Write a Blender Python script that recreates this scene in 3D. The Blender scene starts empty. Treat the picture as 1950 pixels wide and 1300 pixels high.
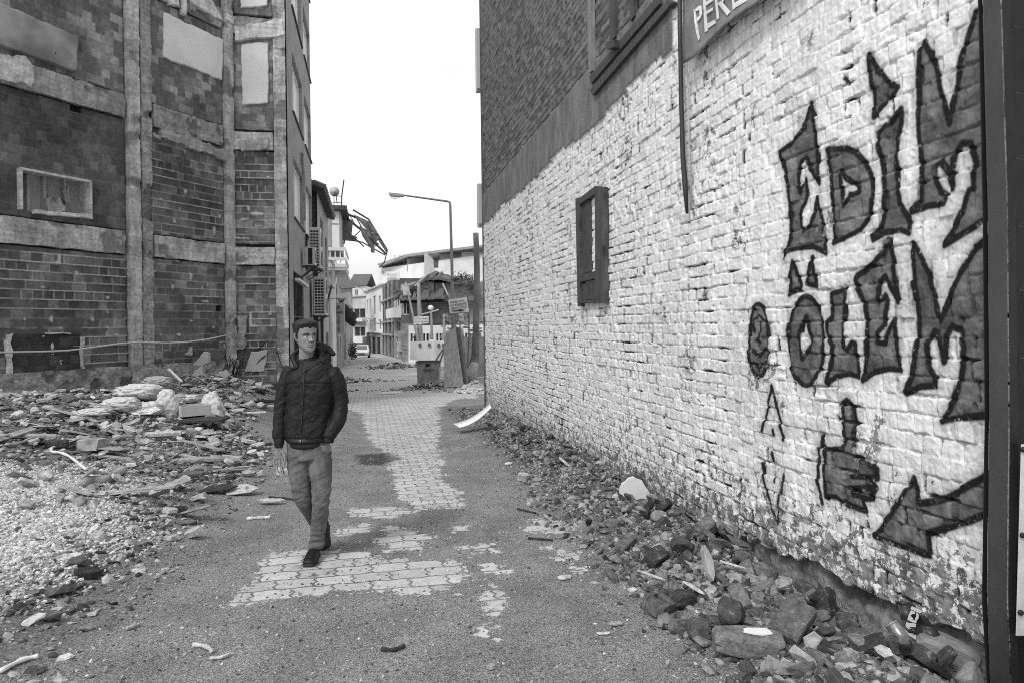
import bpy, bmesh, math, random
import numpy as np
from mathutils import Vector, Matrix
random.seed(7); RNG = np.random.default_rng(11)
R = math.radians
C = bpy.context.scene.collection
# ---------------------------------------------------------------- camera
F = 1300.0; CX, CY = 975.0, 621.5; ROLL = R(0.75); YAW = math.atan(270/F); CAMZ = 1.55
fwd = np.array([math.sin(YAW), math.cos(YAW), 0.0]); rgt = np.array([math.cos(YAW), -math.sin(YAW), 0.0]); upv = np.array([0, 0, 1.0])
r2 = rgt*math.cos(ROLL) - upv*math.sin(ROLL); u2 = upv*math.cos(ROLL) + rgt*math.sin(ROLL)
CAM = np.array([0, 0, CAMZ])
def ray(px, py): return fwd + (px-CX)/F*r2 + (CY-py)/F*u2
def at(px, py, D): return CAM + ray(px, py)*D            # point at depth D along the view axis
def gz(y):                                              # height of the street: it runs gently downhill
    y = np.asarray(y, float)
    return np.where(y < 35, -.03*y, -1.05-.017*(y-35))
def on_ground(px, py):
    d = ray(px, py); t = 1.0
    lo, hi = .5, 400.
    for _ in range(60):
        m = (lo+hi)/2; p = CAM+d*m
        if p[2] > float(GH(p[0], p[1])): lo = m
        else: hi = m
    return CAM+d*lo
def on_plane(px, py, p0, n):
    d = ray(px, py); t = np.dot(np.asarray(p0)-CAM, n)/np.dot(d, n); return CAM+d*t
cam = bpy.data.cameras.new('camera'); cam.sensor_width = 36; cam.lens = 36*F/1950; cam.shift_y = -28.5/1950
cam.clip_start = .05; cam.clip_end = 3000
co = bpy.data.objects.new('camera', cam); C.objects.link(co)
Mx = Matrix(((r2[0], u2[0], -fwd[0], 0), (r2[1], u2[1], -fwd[1], 0), (r2[2], u2[2], -fwd[2], CAMZ), (0, 0, 0, 1)))
co.matrix_world = Mx; bpy.context.scene.camera = co
# ---------------------------------------------------------------- noise
_T = RNG.random((256, 256))
def vn(x, y, s=0):
    x = np.asarray(x, float)+s*17.13; y = np.asarray(y, float)+s*31.7
    xi = np.floor(x).astype(np.int64); yi = np.floor(y).astype(np.int64); fx = x-xi; fy = y-yi
    fx = fx*fx*(3-2*fx); fy = fy*fy*(3-2*fy)
    g = lambda a, b: _T[(a+37*s) & 255, (b+91*s) & 255]
    return (g(xi, yi)*(1-fx)+g(xi+1, yi)*fx)*(1-fy)+(g(xi, yi+1)*(1-fx)+g(xi+1, yi+1)*fx)*fy
def fbm(x, y, o=4, s=0):
    t = 0; a = .5; n = 0
    for i in range(o):
        t = t+a*vn(x*2**i, y*2**i, s+i*3); n += a; a *= .55
    return t/n
def hsh(a, b, s=0):
    a = np.asarray(a).astype(np.int64); b = np.asarray(b).astype(np.int64)
    return _T[(a*7+b*13+s*29) & 255, (b*5-a*3+s*53) & 255]
def ss(a, b, x):
    t = np.clip((np.asarray(x, float)-a)/(b-a), 0, 1); return t*t*(3-2*t)
# ---------------------------------------------------------------- ground height
XW = 2.9
def GH(x, y):
    x = np.asarray(x, float); y = np.asarray(y, float)
    z = gz(y)
    # raised, rubble covered plot on the left
    edge = -1.12-.2*ss(5.5, 3, y)-.95*ss(9, 15, y)+.25*(fbm(y*.8, 0*y, 3, 5)-.5)
    d = np.clip(edge-x, 0, None)
    m = ss(0, 5.5, d)*.62*ss(3.0, 9.0, y)*(1-ss(18.4, 19.0, y)*(x > -3.3))
    m = m+ss(0, .9, d)*.07+ss(0, 1.5, d)*(fbm(x*.9, y*.9, 4, 2)-.35)*.22
    # long heap of rubbish in front of the left building
    m = m+.42*np.exp(-((x+4.7-.10*(y-12))/1.9)**2-((y-13.2)/2.3)**2)+.80*np.exp(-((x+3.6)/1.25)**2-((y-17.2)/1.9)**2)+.35*np.exp(-((x+2.5)/.5)**2-((y-16.2)/1.8)**2)
    # pale gravel mound
    m = m+.14*np.exp(-((x+3.1)/1.0)**2-((y-6.0)/1.9)**2)*ss(0, .6, d)
    z = z+m*(x < 0)
    # rubble strip on the right
    w = 1.45+.25*fbm(y*1.1, y*0, 3, 9)
    e = np.clip((x-(XW-w))/w, 0, 1)
    z = z+ss(0, 1, e)*(.02+.17*fbm(x*2.3, y*2.3, 4, 4)+.10*ss(7, 4.5, y)*ss(.05, .35, e)*ss(.95, .5, e))*(y < 18.5)*ss(19, 14, y)-.05*ss(.5, 1, e)*(y < 18)-.20*ss(.35, .95, e)*ss(8.5, 5, y)
    z = z+(y < 26)*(.010*(fbm(x*6, y*6, 3, 3)-.5)+.05*ss(-1.4, -2.2, x)*ss(2, 4, y)*(fbm(x*5, y*5, 3, 8)-.4)+.04*ss(XW-1.1, XW-.4, x)*(fbm(x*7, y*7, 3, 6)-.4)*(y < 17.5))
    return z
# ---------------------------------------------------------------- materials
def nt(name):
    m = bpy.data.materials.new(name); m.use_nodes = True; t = m.node_tree
    b = t.nodes['Principled BSDF']; return m, t, b
def g3(v): return (v, v, v, 1)
def N(t, ty, **k):
    n = t.nodes.new(ty)
    for a, v in k.items():
        if a in n.inputs.keys() if isinstance(a, str) else False: n.inputs[a].default_value = v
        else: setattr(n, a, v)
    return n
def math_(t, op, a, b=None, clamp=False):
    n = t.nodes.new('ShaderNodeMath'); n.operation = op; n.use_clamp = clamp
    for i, v in enumerate((a, b)):
        if v is None: continue
        if hasattr(v, 'node'): t.links.new(v, n.inputs[i])
        else: n.inputs[i].default_value = v
    return n.outputs[0]
def mixv(t, f, a, b):                         # scalar mix a->b
    n = t.nodes.new('ShaderNodeMix'); n.data_type = 'FLOAT'
    for i, v in zip((0, 2, 3), (f, a, b)):
        if hasattr(v, 'node'): t.links.new(v, n.inputs[i])
        else: n.inputs[i].default_value = v
    return n.outputs[0]
def noise(t, vec, sc, det=4, rough=.6):
    n = t.nodes.new('ShaderNodeTexNoise'); n.inputs['Scale'].default_value = sc; n.inputs['Detail'].default_value = det
    n.inputs['Roughness'].default_value = rough; t.links.new(vec, n.inputs['Vector']); return n.outputs['Fac']
def rng_(t, v, a, b, c=0., d=1.):
    n = t.nodes.new('ShaderNodeMapRange'); n.interpolation_type = 'SMOOTHSTEP'; t.links.new(v, n.inputs[0])
    for i, q in enumerate((a, b, c, d)): n.inputs[i+1].default_value = q
    return n.outputs[0]
def attr(t, name):
    n = t.nodes.new('ShaderNodeAttribute'); n.attribute_name = name; return n.outputs['Fac']
def coords(t, sc=(1, 1, 1)):
    tc = t.nodes.new('ShaderNodeNewGeometry'); mp = t.nodes.new('ShaderNodeMapping'); t.links.new(tc.outputs['Position'], mp.inputs[0])
    mp.inputs['Scale'].default_value = sc; return mp.outputs[0]
def ocoords(t, sc=(1, 1, 1)):
    tc = t.nodes.new('ShaderNodeTexCoord'); mp = t.nodes.new('ShaderNodeMapping'); t.links.new(tc.outputs['Object'], mp.inputs[0])
    mp.inputs['Scale'].default_value = sc; return mp.outputs[0]
def colour(t, b, v): t.links.new(v, b.inputs['Base Color'])
def bump(t, b, v, st=.5, dist=.01):
    n = t.nodes.new('ShaderNodeBump'); n.inputs['Strength'].default_value = st; n.inputs['Distance'].default_value = dist
    t.links.new(v, n.inputs['Height']); t.links.new(n.outputs[0], b.inputs['Normal'])
def gm(name, c, var=.35, sc=6, rough=.85, bd=.004, bs=40, stretch=(1, 1, 1), metal=0, obj=False, spec=.3):
    m, t, b = nt(name); v = (ocoords if obj else coords)(t, stretch)
    n1 = noise(t, v, sc, 5, .65); n2 = noise(t, v, sc*7, 3, .7)
    k = math_(t, 'ADD', math_(t, 'MULTIPLY', n1, .7), math_(t, 'MULTIPLY', n2, .3))
    oi = t.nodes.new('ShaderNodeObjectInfo')
    f = rng_(t, k, .3, .7, c*(1-var), c*(1+var))
    colour(t, b, f); b.inputs['Roughness'].default_value = rough; b.inputs['Metallic'].default_value = metal
    b.inputs['Specular IOR Level'].default_value = spec
    if bd: bump(t, b, noise(t, v, bs, 4, .7), .8, bd)
    return m
def flat(name, c, rough=.6, metal=0):
    m, t, b = nt(name); b.inputs['Base Color'].default_value = g3(c); b.inputs['Roughness'].default_value = rough; b.inputs['Metallic'].default_value = metal
    return m
def rnd_mat(name, lo, hi, rough=.9, sc=9, bd=.006, bs=45):        # brightness varies by the 'rnd' attribute of each fragment
    m, t, b = nt(name); v = coords(t); a = attr(t, 'rnd')
    k = mixv(t, a, lo, hi); n1 = noise(t, v, sc*3, 4, .65)
    colour(t, b, math_(t, 'MULTIPLY', k, rng_(t, n1, .3, .7, .65, 1.35))); b.inputs['Roughness'].default_value = rough
    b.inputs['Specular IOR Level'].default_value = .25
    bump(t, b, noise(t, v, bs, 4, .7), .8, bd); return m
# ---------------------------------------------------------------- mesh helpers
def tag(o, label=None, cat=None, group=None, kind=None):
    if label: o['label'] = label
    if cat: o['category'] = cat
    if group: o['group'] = group
    if kind: o['kind'] = kind
    return o
def empty(name, loc=(0, 0, 0), rz=0, label=None, cat=None, group=None):
    o = bpy.data.objects.new(name, None); C.objects.link(o); o.location = [float(q) for q in loc]; o.rotation_euler = (0, 0, rz); o.empty_display_size = .1
    return tag(o, label, cat, group)
def link(name, me, mat=None, parent=None):
    o = bpy.data.objects.new(name, me); C.objects.link(o)
    if mat:
        me.materials.append(mat)
    if parent: o.parent = parent
    return o
def world_child(o, parent):                        # mesh given in world coordinates put under an empty
    o.parent = parent; o.matrix_parent_inverse = Matrix.Translation(parent.location).inverted() if not parent.rotation_euler.z else (Matrix.Translation(parent.location) @ Matrix.Rotation(parent.rotation_euler.z, 4, 'Z')).inverted()
    return o
def np_mesh(name, V, Fc, mat=None, attrs=None, parent=None, smooth=True):
    V = np.asarray(V, np.float32); Fc = np.asarray(Fc, np.int32); k = Fc.shape[1]; n = len(Fc)
    me = bpy.data.meshes.new(name); me.vertices.add(len(V)); me.vertices.foreach_set('co', V.ravel())
    me.loops.add(n*k); me.loops.foreach_set('vertex_index', Fc.ravel()); me.polygons.add(n)
    me.polygons.foreach_set('loop_start', np.arange(0, n*k, k, dtype=np.int32)); me.polygons.foreach_set('loop_total', np.full(n, k, np.int32))
    me.polygons.foreach_set('use_smooth', np.full(n, smooth, bool))
    for a, v in (attrs or {}).items():
        at_ = me.attributes.new(a, 'FLOAT', 'POINT'); at_.data.foreach_set('value', np.asarray(v, np.float32).ravel())
    me.update(calc_edges=True)
    o = link(name, me, mat)
    if parent: world_child(o, parent)
    return o
def grid_faces(nr, nc, flip=False):
    i = np.arange(nr*nc).reshape(nr, nc); a = i[:-1, :-1].ravel(); b = i[:-1, 1:].ravel(); c = i[1:, 1:].ravel(); d = i[1:, :-1].ravel()
    return np.stack([a, d, c, b] if flip else [a, b, c, d], 1)
class MB:                                        # collects simple solids into ONE mesh
    def __init__(s): s.v = []; s.f = []
    def poly(s, vs, fs):
        o = len(s.v); s.v += [tuple(float(c) for c in q) for q in vs]; s.f += [tuple(i+o for i in f) for f in fs]; return s
    def box(s, lo, hi, M=None, j=0):
        P = [(x, y, z) for x in (lo[0], hi[0]) for y in (lo[1], hi[1]) for z in (lo[2], hi[2])]
        if j: P = [tuple(c+random.uniform(-j, j) for c in p) for p in P]
        if M is not None: P = [tuple(M @ Vector(p)) for p in P]
        return s.poly(P, [(0, 1, 3, 2), (4, 6, 7, 5), (0, 4, 5, 1), (2, 3, 7, 6), (0, 2, 6, 4), (1, 5, 7, 3)])
    def bar(s, a, b, w, h=None, up=(0, 0, 1)):      # box beam between two points
        h = h or w; a = Vector(tuple(map(float, a))); b = Vector(tuple(map(float, b))); d = (b-a); L = d.length; d.normalize(); u = Vector(up)
        if abs(d.dot(u)) > .98: u = Vector((1, 0, 0))
        x = d.cross(u).normalized(); z = x.cross(d)
        P = [a+x*w/2*i+z*h/2*j+d*L*k for i in (-1, 1) for k in (0, 1) for j in (-1, 1)]
        return s.poly(P, [(0, 1, 3, 2), (4, 6, 7, 5), (0, 4, 5, 1), (2, 3, 7, 6), (0, 2, 6, 4), (1, 5, 7, 3)])
    def tube(s, pts, r, n=8, caps=True):
        pts = [Vector(tuple(map(float, p))) for p in pts]; rr = r if hasattr(r, '__len__') else [r]*len(pts); o = len(s.v); pu = None
        for i, p in enumerate(pts):
            d = (pts[min(i+1, len(pts)-1)]-pts[max(i-1, 0)]).normalized()
            u = pu if pu is not None else (Vector((0, 0, 1)) if abs(d.z) < .9 else Vector((1, 0, 0)))
            x = (u-d*u.dot(d)).normalized(); y = d.cross(x); pu = x
            for k in range(n):
                a = 2*math.pi*k/n; s.v.append(tuple(p+(x*math.cos(a)+y*math.sin(a))*rr[i]))
        for i in range(len(pts)-1):
            for k in range(n): s.f.append((o+i*n+k, o+i*n+(k+1) % n, o+(i+1)*n+(k+1) % n, o+(i+1)*n+k))
        if caps: s.f.append(tuple(o+k for k in range(n))[::-1]); s.f.append(tuple(o+(len(pts)-1)*n+k for k in range(n)))
        return s
    def lathe(s, prof, c=(0, 0, 0), n=20, M=None):
        o = len(s.v)
        for (r, z) in prof:
            for k in range(n):
                a = 2*math.pi*k/n; p = Vector((r*math.cos(a), r*math.sin(a), z))
                if M is not None: p = M @ p
                s.v.append((p.x+c[0], p.y+c[1], p.z+c[2]))
        for i in range(len(prof)-1):
            for k in range(n): s.f.append((o+i*n+k, o+i*n+(k+1) % n, o+(i+1)*n+(k+1) % n, o+(i+1)*n+k))
        s.f.append(tuple(o+k for k in range(n))[::-1]); s.f.append(tuple(o+(len(prof)-1)*n+k for k in range(n)))
        return s
    def prism(s, pts, off):                        # polygon extruded by vector off
        n = len(pts); pts = [Vector(tuple(map(float, p))) for p in pts]; off = Vector(tuple(map(float, off)))
        return s.poly([tuple(p) for p in pts]+[tuple(p+off) for p in pts], [tuple(range(n)), tuple(range(n, 2*n))[::-1]]+[(i, i+n, (i+1) % n+n, (i+1) % n) for i in range(n)])
    def build(s, name, mat, parent=None, world=True, smooth=False, bevel=0):
        me = bpy.data.meshes.new(name); me.from_pydata(s.v, [], s.f); me.update(); bm = bmesh.new(); bm.from_mesh(me)
        bmesh.ops.recalc_face_normals(bm, faces=bm.faces); bm.to_mesh(me); bm.free()
        if smooth:
            me.polygons.foreach_set('use_smooth', np.ones(len(me.polygons), bool))
        o = link(name, me, mat)
        if bevel:
            md = o.modifiers.new('bevel', 'BEVEL'); md.width = bevel; md.segments = 2; md.limit_method = 'ANGLE'
        if parent:
            if world: world_child(o, parent)
            else: o.parent = parent
        return o
def shade_auto(o): pass
def text_mesh(name, body, size, mat, M, parent=None, ext=.004, sx=1.0, bold=0):
    cu = bpy.data.curves.new(name, 'FONT'); cu.body = body; cu.size = size; cu.align_x = 'CENTER'; cu.align_y = 'CENTER'; cu.extrude = ext; cu.offset = bold; cu.resolution_u = 3
    o = bpy.data.objects.new(name+'_t', cu); C.objects.link(o); dg = bpy.context.evaluated_depsgraph_get()
    me = bpy.data.meshes.new_from_object(o.evaluated_get(dg)); bpy.data.objects.remove(o)
    me.transform(M @ Matrix.Diagonal((sx, 1, 1, 1))); me.name = name; me.materials.clear(); o = link(name, me, mat)
    if parent: world_child(o, parent)
    return o
def basis(o, x, y):                               # matrix from origin and in-plane axes
    x = Vector(tuple(map(float, x))).normalized(); y = Vector(tuple(map(float, y))).normalized(); z = x.cross(y)
    return Matrix(((x.x, y.x, z.x, o[0]), (x.y, y.y, z.y, o[1]), (x.z, y.z, z.z, o[2]), (0, 0, 0, 1)))
# ================================================================ the painted brick building on the right
NX = np.array([-1., 0, 0])
def WR(px, py): p = on_plane(px, py, (XW, 0, 0), NX); return (p[1], p[2])
bR = empty('brick_building', (XW+2, 9, gz(9)), label='tall brick building with a white painted lower wall and spray painted letters', cat='building')
GR = {}                                              # graffiti outlines, traced and laid on the wall plane
def Z(pts): return [WR(1400+x/3.25, y/3.25) for x, y in pts]
def Z2(pts): return [WR(1400+x/2.89, 550+y/2.89) for x, y in pts]
def Z3(pts): return [WR(1380+x/1.71, 540+y/1.71) for x, y in pts]
def ell(cx, cy, rx, ry, n=28): return [(cx+rx*math.cos(a), cy+ry*math.sin(a)) for a in np.linspace(0, 2*math.pi, n, endpoint=False)]
shapes = [
 Z([(465,640),(490,780),(505,950),(518,1140),(470,1050),(435,975),(400,1010),(388,1120),(400,1190),(435,1110),(445,1200),(430,1260),(412,1290),(400,1330),(403,1400),(425,1432),(465,1395),(495,1310),(512,1220),(535,1370),(548,1480),(560,1565),(480,1528),(380,1540),(325,1555),(295,1600),(340,1480),(345,1320),(330,1180),(310,1060),(272,945),(350,890),(420,800),(450,700)]),
 Z([(570,925),(680,920),(740,940),(800,1000),(840,1080),(855,1180),(850,1260),(835,1350),(780,1420),(700,1460),(610,1505),(605,1300),(598,1100),(580,1000)]),
 Z([(650,1060),(700,1110),(765,1150),(765,1190),(700,1215),(665,1275),(660,1180)]),
 Z([(1025,680),(1030,760),(1003,850),(1000,1000),(1010,1150),(1020,1260),(1060,1330),(1083,1400),(1080,1445),(1030,1425),(930,1440),(860,1485),(855,1455),(900,1420),(925,1300),(930,1180),(915,1050),(890,900),(888,820),(960,760)]),
 Z([(830,340),(870,420),(950,520),(1005,540),(940,640),(860,725),(855,560),(835,430)]),
 Z([(1170,260),(1215,330),(1255,470),(1295,620),(1325,765),(1365,560),(1405,350),(1445,200),(1485,75),(1580,40),(1580,1340),(1530,1370),(1440,1430),(1340,1490),(1280,1520),(1350,1420),(1400,1330),(1450,1180),(1480,1160),(1480,1080),(1490,1010),(1450,890),(1400,890),(1365,960),(1350,1060),(1345,1170),(1325,1060),(1280,1000),(1245,1040),(1240,1120),(1270,1190),(1310,1210),(1295,1262),(1200,1275),(1085,1310),(1140,1245),(1155,1050),(1140,850),(1130,700),(1135,450),(1145,320)]),
 Z([(355,1620),(375,1680),(405,1760),(395,1790),(360,1800),(332,1825),(340,1720)]),
 Z([(475,1595),(490,1660),(498,1770),(470,1765),(435,1755),(450,1690)]),
 Z(ell(437, 2110, 110, 275)),
 Z([(440,1960),(455,2060),(475,2110),(450,2170),(415,2220),(400,2150),(398,2060)]),
 Z([(590,1820),(685,1790),(675,1900),(665,2000),(668,2140),(690,2165),(720,2120),(745,2130),(760,2330),(700,2315),(620,2330),(560,2375),(590,2230),(610,2140),(575,2080),(565,2000),(600,1960)]),
 Z([(955,1485),(975,1600),(990,1740),(1008,1870),(970,1800),(925,1712),(890,1740),(880,1870),(925,1830),(940,1880),(930,1950),(930,2010),(885,2060),(885,2115),(920,2125),(950,2050),(985,1980),(995,2080),(1005,2200),(1020,2290),(950,2280),(860,2300),(785,2355),(815,2200),(815,2000),(800,1880),(740,1740),(750,1710),(850,1640),(920,1560)]),
 Z([(1105,1505),(1150,1590),(1200,1700),(1230,1830),(1270,1990),(1310,1880),(1350,1780),(1400,1680),(1440,1620),(1500,1530),(1580,1470),(1580,2570),(1400,2580),(1285,2605),(1330,2540),(1370,2430),(1400,2300),(1420,2150),(1400,2050),(1350,2020),(1310,2080),(1290,2240),(1265,2120),(1230,2050),(1195,2130),(1200,2270),(1240,2340),(1240,2385),(1150,2390),(1050,2430),(1090,2330),(1130,2100),(1125,1900),(1105,1700),(1095,1560)]),
 Z(ell(143, 2108, 62, 225)),
 Z2([(615,610),(650,650),(660,720),(650,800),(650,920),(700,940),(780,990),(780,1040),(750,1050),(775,1090),(750,1150),(700,1160),(720,1220),(620,1190),(560,1140),(500,1140),(490,1000),(495,880),(580,880),(605,820),(590,700),(585,630)]),
 Z3([(620,630),(637,715),(720,700),(860,620),(860,745),(740,790),(655,815),(668,885),(600,860),(488,820),(560,720)]),
]
strokes = [(Z2([(205,530),(180,650),(148,780)]), .014), (Z2([(205,530),(235,680),(268,828)]), .014), (Z2([(213,775),(216,800)]), .014),
 (Z2([(203,905),(210,940)]), .018), (Z2([(150,960),(160,1050),(180,1140),(222,1290)]), .014), (Z2([(265,1020),(245,1130),(226,1290)]), .013), (Z2([(213,1025),(216,1060)]), .011),
 (Z2([(470,815),(455,920),(455,1050),(480,1175)]), .017), (Z2([(470,815),(490,880),(487,1000),(505,1150)]), .014),
 (Z2([(640,1030),(780,1035)]), .016), (Z2([(635,1100),(760,1090)]), .02), (Z2([(640,1130),(720,1150)]), .016),
 (Z([(110,2010),(118,2050)]), .016), (Z([(158,2000),(160,2050)]), .016), (Z([(100,1990),(143,1950),(185,1990)]), .008), (Z([(110,2170),(143,2200),(178,2160)]), .016), (Z([(115,2240),(143,2290),(165,2250)]), .01), (Z([(143,2060),(135,2110),(150,2120)]), .008)]
def seg_dist(P, pts, closed=True):
    d = np.full(len(P), 9.); pts = np.asarray(pts); n = len(pts); inside = np.zeros(len(P), bool)
    for i in range(n if closed else n-1):
        a = pts[i]; b = pts[(i+1) % n]; ab = b-a; t = np.clip(((P-a)@ab)/max(ab@ab, 1e-9), 0, 1)
        d = np.minimum(d, np.hypot(*(P-a-t[:, None]*ab).T))
        if closed:
            c = (a[1] > P[:, 1]) != (b[1] > P[:, 1])
            with np.errstate(divide='ignore', invalid='ignore'): inside ^= c & (P[:, 0] < (b[0]-a[0])*(P[:, 1]-a[1])/(b[1]-a[1])+a[0])
    return d, inside
def graffiti(Y, Zz):
    P = np.stack([Y, Zz], 1); par = np.zeros(len(P), bool); line = np.full(len(P), .3)
    for s in shapes:
        q = np.array(s); lo = q.min(0)-.2; hi = q.max(0)+.2; m = np.where(((P > lo) & (P < hi)).all(1))[0]
        if not len(m): continue
        d, ins = seg_dist(P[m], s); par[m] ^= ins
        line[m] = np.minimum(line[m], d-.017-.006*(hsh(np.floor(P[m][:, 0]*9), np.floor(P[m][:, 1]*9))-.5))
    for s, w in strokes:
        q = np.array(s); lo = q.min(0)-.1; hi = q.max(0)+.1; m = np.where(((P > lo) & (P < hi)).all(1))[0]
        if len(m): d, _ = seg_dist(P[m], s, False); line[m] = np.minimum(line[m], d-w)
    return par, line
BH, BL = .104, .205
def low_edge(u): return np.interp(u, [1, 2.6, 3.3, 4.2, 5.0, 6.0, 7.5, 20], [.06, .0, -.04, -.09, -.17, -.28, -.33, -.9])+.10*(fbm(u*3, u*0, 3, 8)-.5)+.05*(vn(u*14, u*0, 3)-.5)
def wall_h(u, v):
    top = np.where(u < 6.1, 6.2, 4.19+.052*np.floor(3*vn(u*1.6, u*0, 12)-1.2)+.02*(vn(u*9, u*0, 13)-.5))
    vv = v+.02*(fbm(u*.7, v*.4, 2, 1)-.5)+.008*(vn(u*5, v*5, 4)-.5)
    row = np.floor(vv/BH); fv = vv-row*BH
    uu = u+.07*(vn(u*2.2, row*.77, 6)-.5)+.012*(vn(u*9, v*9, 2)-.5)
    half = hsh(row, row*0, 3) > .55
    L = np.where(half, BL*.62, BL); off = np.where(row % 2 == 0, 0, .5*L)+hsh(row, row*0, 5)*.05
    col = np.floor((uu+off)/L); fu = (uu+off)-col*L
    jit = .011*(vn(u*45, v*45, 9)-.5)+.012*(vn(u*16, v*16, 7)-.5)
    dv = np.minimum(fv, BH-fv)+jit; du = np.minimum(fu, L-fu)*1.05+jit
    rnd = hsh(row, col, 1)
    fill = vn(u*4.5, v*6, 10)*.6+vn(u*1.3, v*1.3, 14)*.4-.05*ss(6, 9, u)+.06*(vn(u*23, v*17, 44)-.5)
    g = .006+.024*ss(.52, .70, fill); gv = .009+.022*ss(.46, .68, vn(u*6, v*7, 17))
    # lower bricks smoother (thicker paint) in the spray-painted area
    calm = ss(5.6, 4.6, u)*ss(-.1, .3, v)*.6*ss(.62, .45, vn(u*2.2, v*2.2, 40)); g = g*(1-calm); gv = gv*(1-calm)
    wd = .003+.009*vn(u*8, v*8, 19)**1.5
    jh = 1-ss(wd*.3, wd+.006, dv); jv = 1-ss(wd*.5, wd*1.6+.006, du)
    groove = np.maximum(jh*g, jv*gv)
    face = (rnd-.5)*.015+(fu/L-.5)*.012*(hsh(row, col, 13)-.5)*2+.010*(fbm(u*11, v*11, 4, 21)-.5)+.008*(fbm(u*42, v*42, 2, 23)-.5)
    face += (fv/BH-.5)*.010*(hsh(row, col, 9)-.3)
    h = face-groove
    spall = ss(.80, .86, hsh(row, col, 31)+.25*(vn(u*20, v*20, 3)-.5)); h = h-spall*.010*(1-calm)
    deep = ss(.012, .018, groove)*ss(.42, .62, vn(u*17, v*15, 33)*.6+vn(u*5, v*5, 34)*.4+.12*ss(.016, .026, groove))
    # bare brick above the paint, with a smooth plaster band between
    band = ss(0, .02, v-top)*(1-ss(0, .03, v-(top*0+4.93)-.03*(vn(u*7, u*0, 5)-.5)))*(u > 6.1)
    hb = .020+.006*(fbm(u*5, v*5, 3, 50)-.5)+.004*fbm(u*30, v*30, 2, 51)
    bare = ss(0, .02, v-4.93)*(u > 6.1)
    hbare = (rnd-.5)*.02-.018*np.maximum(jh, jv*.8)+.012*(fbm(u*12, v*12, 3, 52)-.5)
    h = h*(1-band)*(1-bare)+hb*band+hbare*bare
    e = low_edge(u); low = ss(-.004, .02, e-v)
    hl = -.06+.07*(fbm(u*4, v*4, 4, 60)-.5)+.03*(fbm(u*18, v*18, 3, 61)-.5)+.05*ss(.1, .5, e-v)
    # broken cavity under the paint
    cav = np.exp(-((u-3.75)/.16)**2-((v-(e-.05))/.06)**2); hl = hl-.12*cav
    h = h*(1-low)+hl*low+.012*ss(.10, 0, v-e)*(1-low)*(vn(u*9, v*3, 62))
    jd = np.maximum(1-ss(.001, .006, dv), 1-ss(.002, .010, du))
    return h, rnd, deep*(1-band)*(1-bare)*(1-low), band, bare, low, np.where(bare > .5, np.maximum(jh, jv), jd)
xs = np.arange(1952, 919, -1.35); ys_ = XW/np.tan(np.arctan((xs-CX)/F)+YAW)
ycol = np.concatenate([np.linspace(1.2, ys_[0]-.01, 70), ys_[ys_ < 17.38], [17.4]])
def wall_part(name, zs, mat, G=True):
    U, V = np.meshgrid(ycol, zs); h, rnd, deep, band, bare, low, jt = wall_h(U, V)
    P = np.stack([XW-h, U, V], -1).reshape(-1, 3)
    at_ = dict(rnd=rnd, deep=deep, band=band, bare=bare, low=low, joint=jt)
    if G:
        par, line = np.zeros(U.size, bool), np.full(U.size, .3); m = np.where((U.ravel() < 7))[0]
        a, b = graffiti(U.ravel()[m], V.ravel()[m]); par[m] = a; line[m] = b
        at_['fill'] = par.astype(float); at_['line'] = line
    at_['foot'] = ss(.55, .0, V-low_edge(U))
    return np_mesh(name, P, grid_faces(len(zs), len(ycol), True), mat, at_, bR)
# --- material of the painted wall
m, t, b = nt('painted_brick'); v = coords(t)
n_big = noise(t, v, 1.3, 5, .6); n_med = noise(t, v, 9, 5, .7); n_fine = noise(t, v, 60, 4, .7); n_pl = noise(t, coords(t, (1, 1, 1)), 13, 6, .75)
strk = noise(t, coords(t, (1, 9, .8)), 3, 4, .6)
sep = t.nodes.new('ShaderNodeSeparateXYZ'); gg = t.nodes.new('ShaderNodeNewGeometry'); t.links.new(gg.outputs['Position'], sep.inputs[0])
white = mixv(t, rng_(t, n_med, .3, .7), .76, .90); white = math_(t, 'MULTIPLY', white, rng_(t, strk, .3, .62, .84, 1.03)); white = math_(t, 'MULTIPLY', white, rng_(t, n_fine, .3, .65, .90, 1.04))
white = math_(t, 'MULTIPLY', white, rng_(t, n_big, .3, .6, .86, 1.02))
fill = rng_(t, attr(t, 'fill'), .3, .7); line = rng_(t, attr(t, 'line'), .010, -.006); halo = rng_(t, math_(t, 'ADD', attr(t, 'line'), math_(t, 'MULTIPLY', n_med, .03)), .085, .0)
fillc = mixv(t, rng_(t, n_med, .3, .7), .10, .20)
fillc = math_(t, 'MULTIPLY', fillc, rng_(t, noise(t, v, 4, 4, .6), .35, .65, .65, 1.55))
c = mixv(t, fill, white, fillc); c = mixv(t, math_(t, 'MULTIPLY', halo, .38), c, .06); c = mixv(t, math_(t, 'MULTIPLY', line, rng_(t, noise(t, v, 26, 5, .75), .30, .42, .35, 1.)), c, mixv(t, n_fine, .008, .022))
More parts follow.
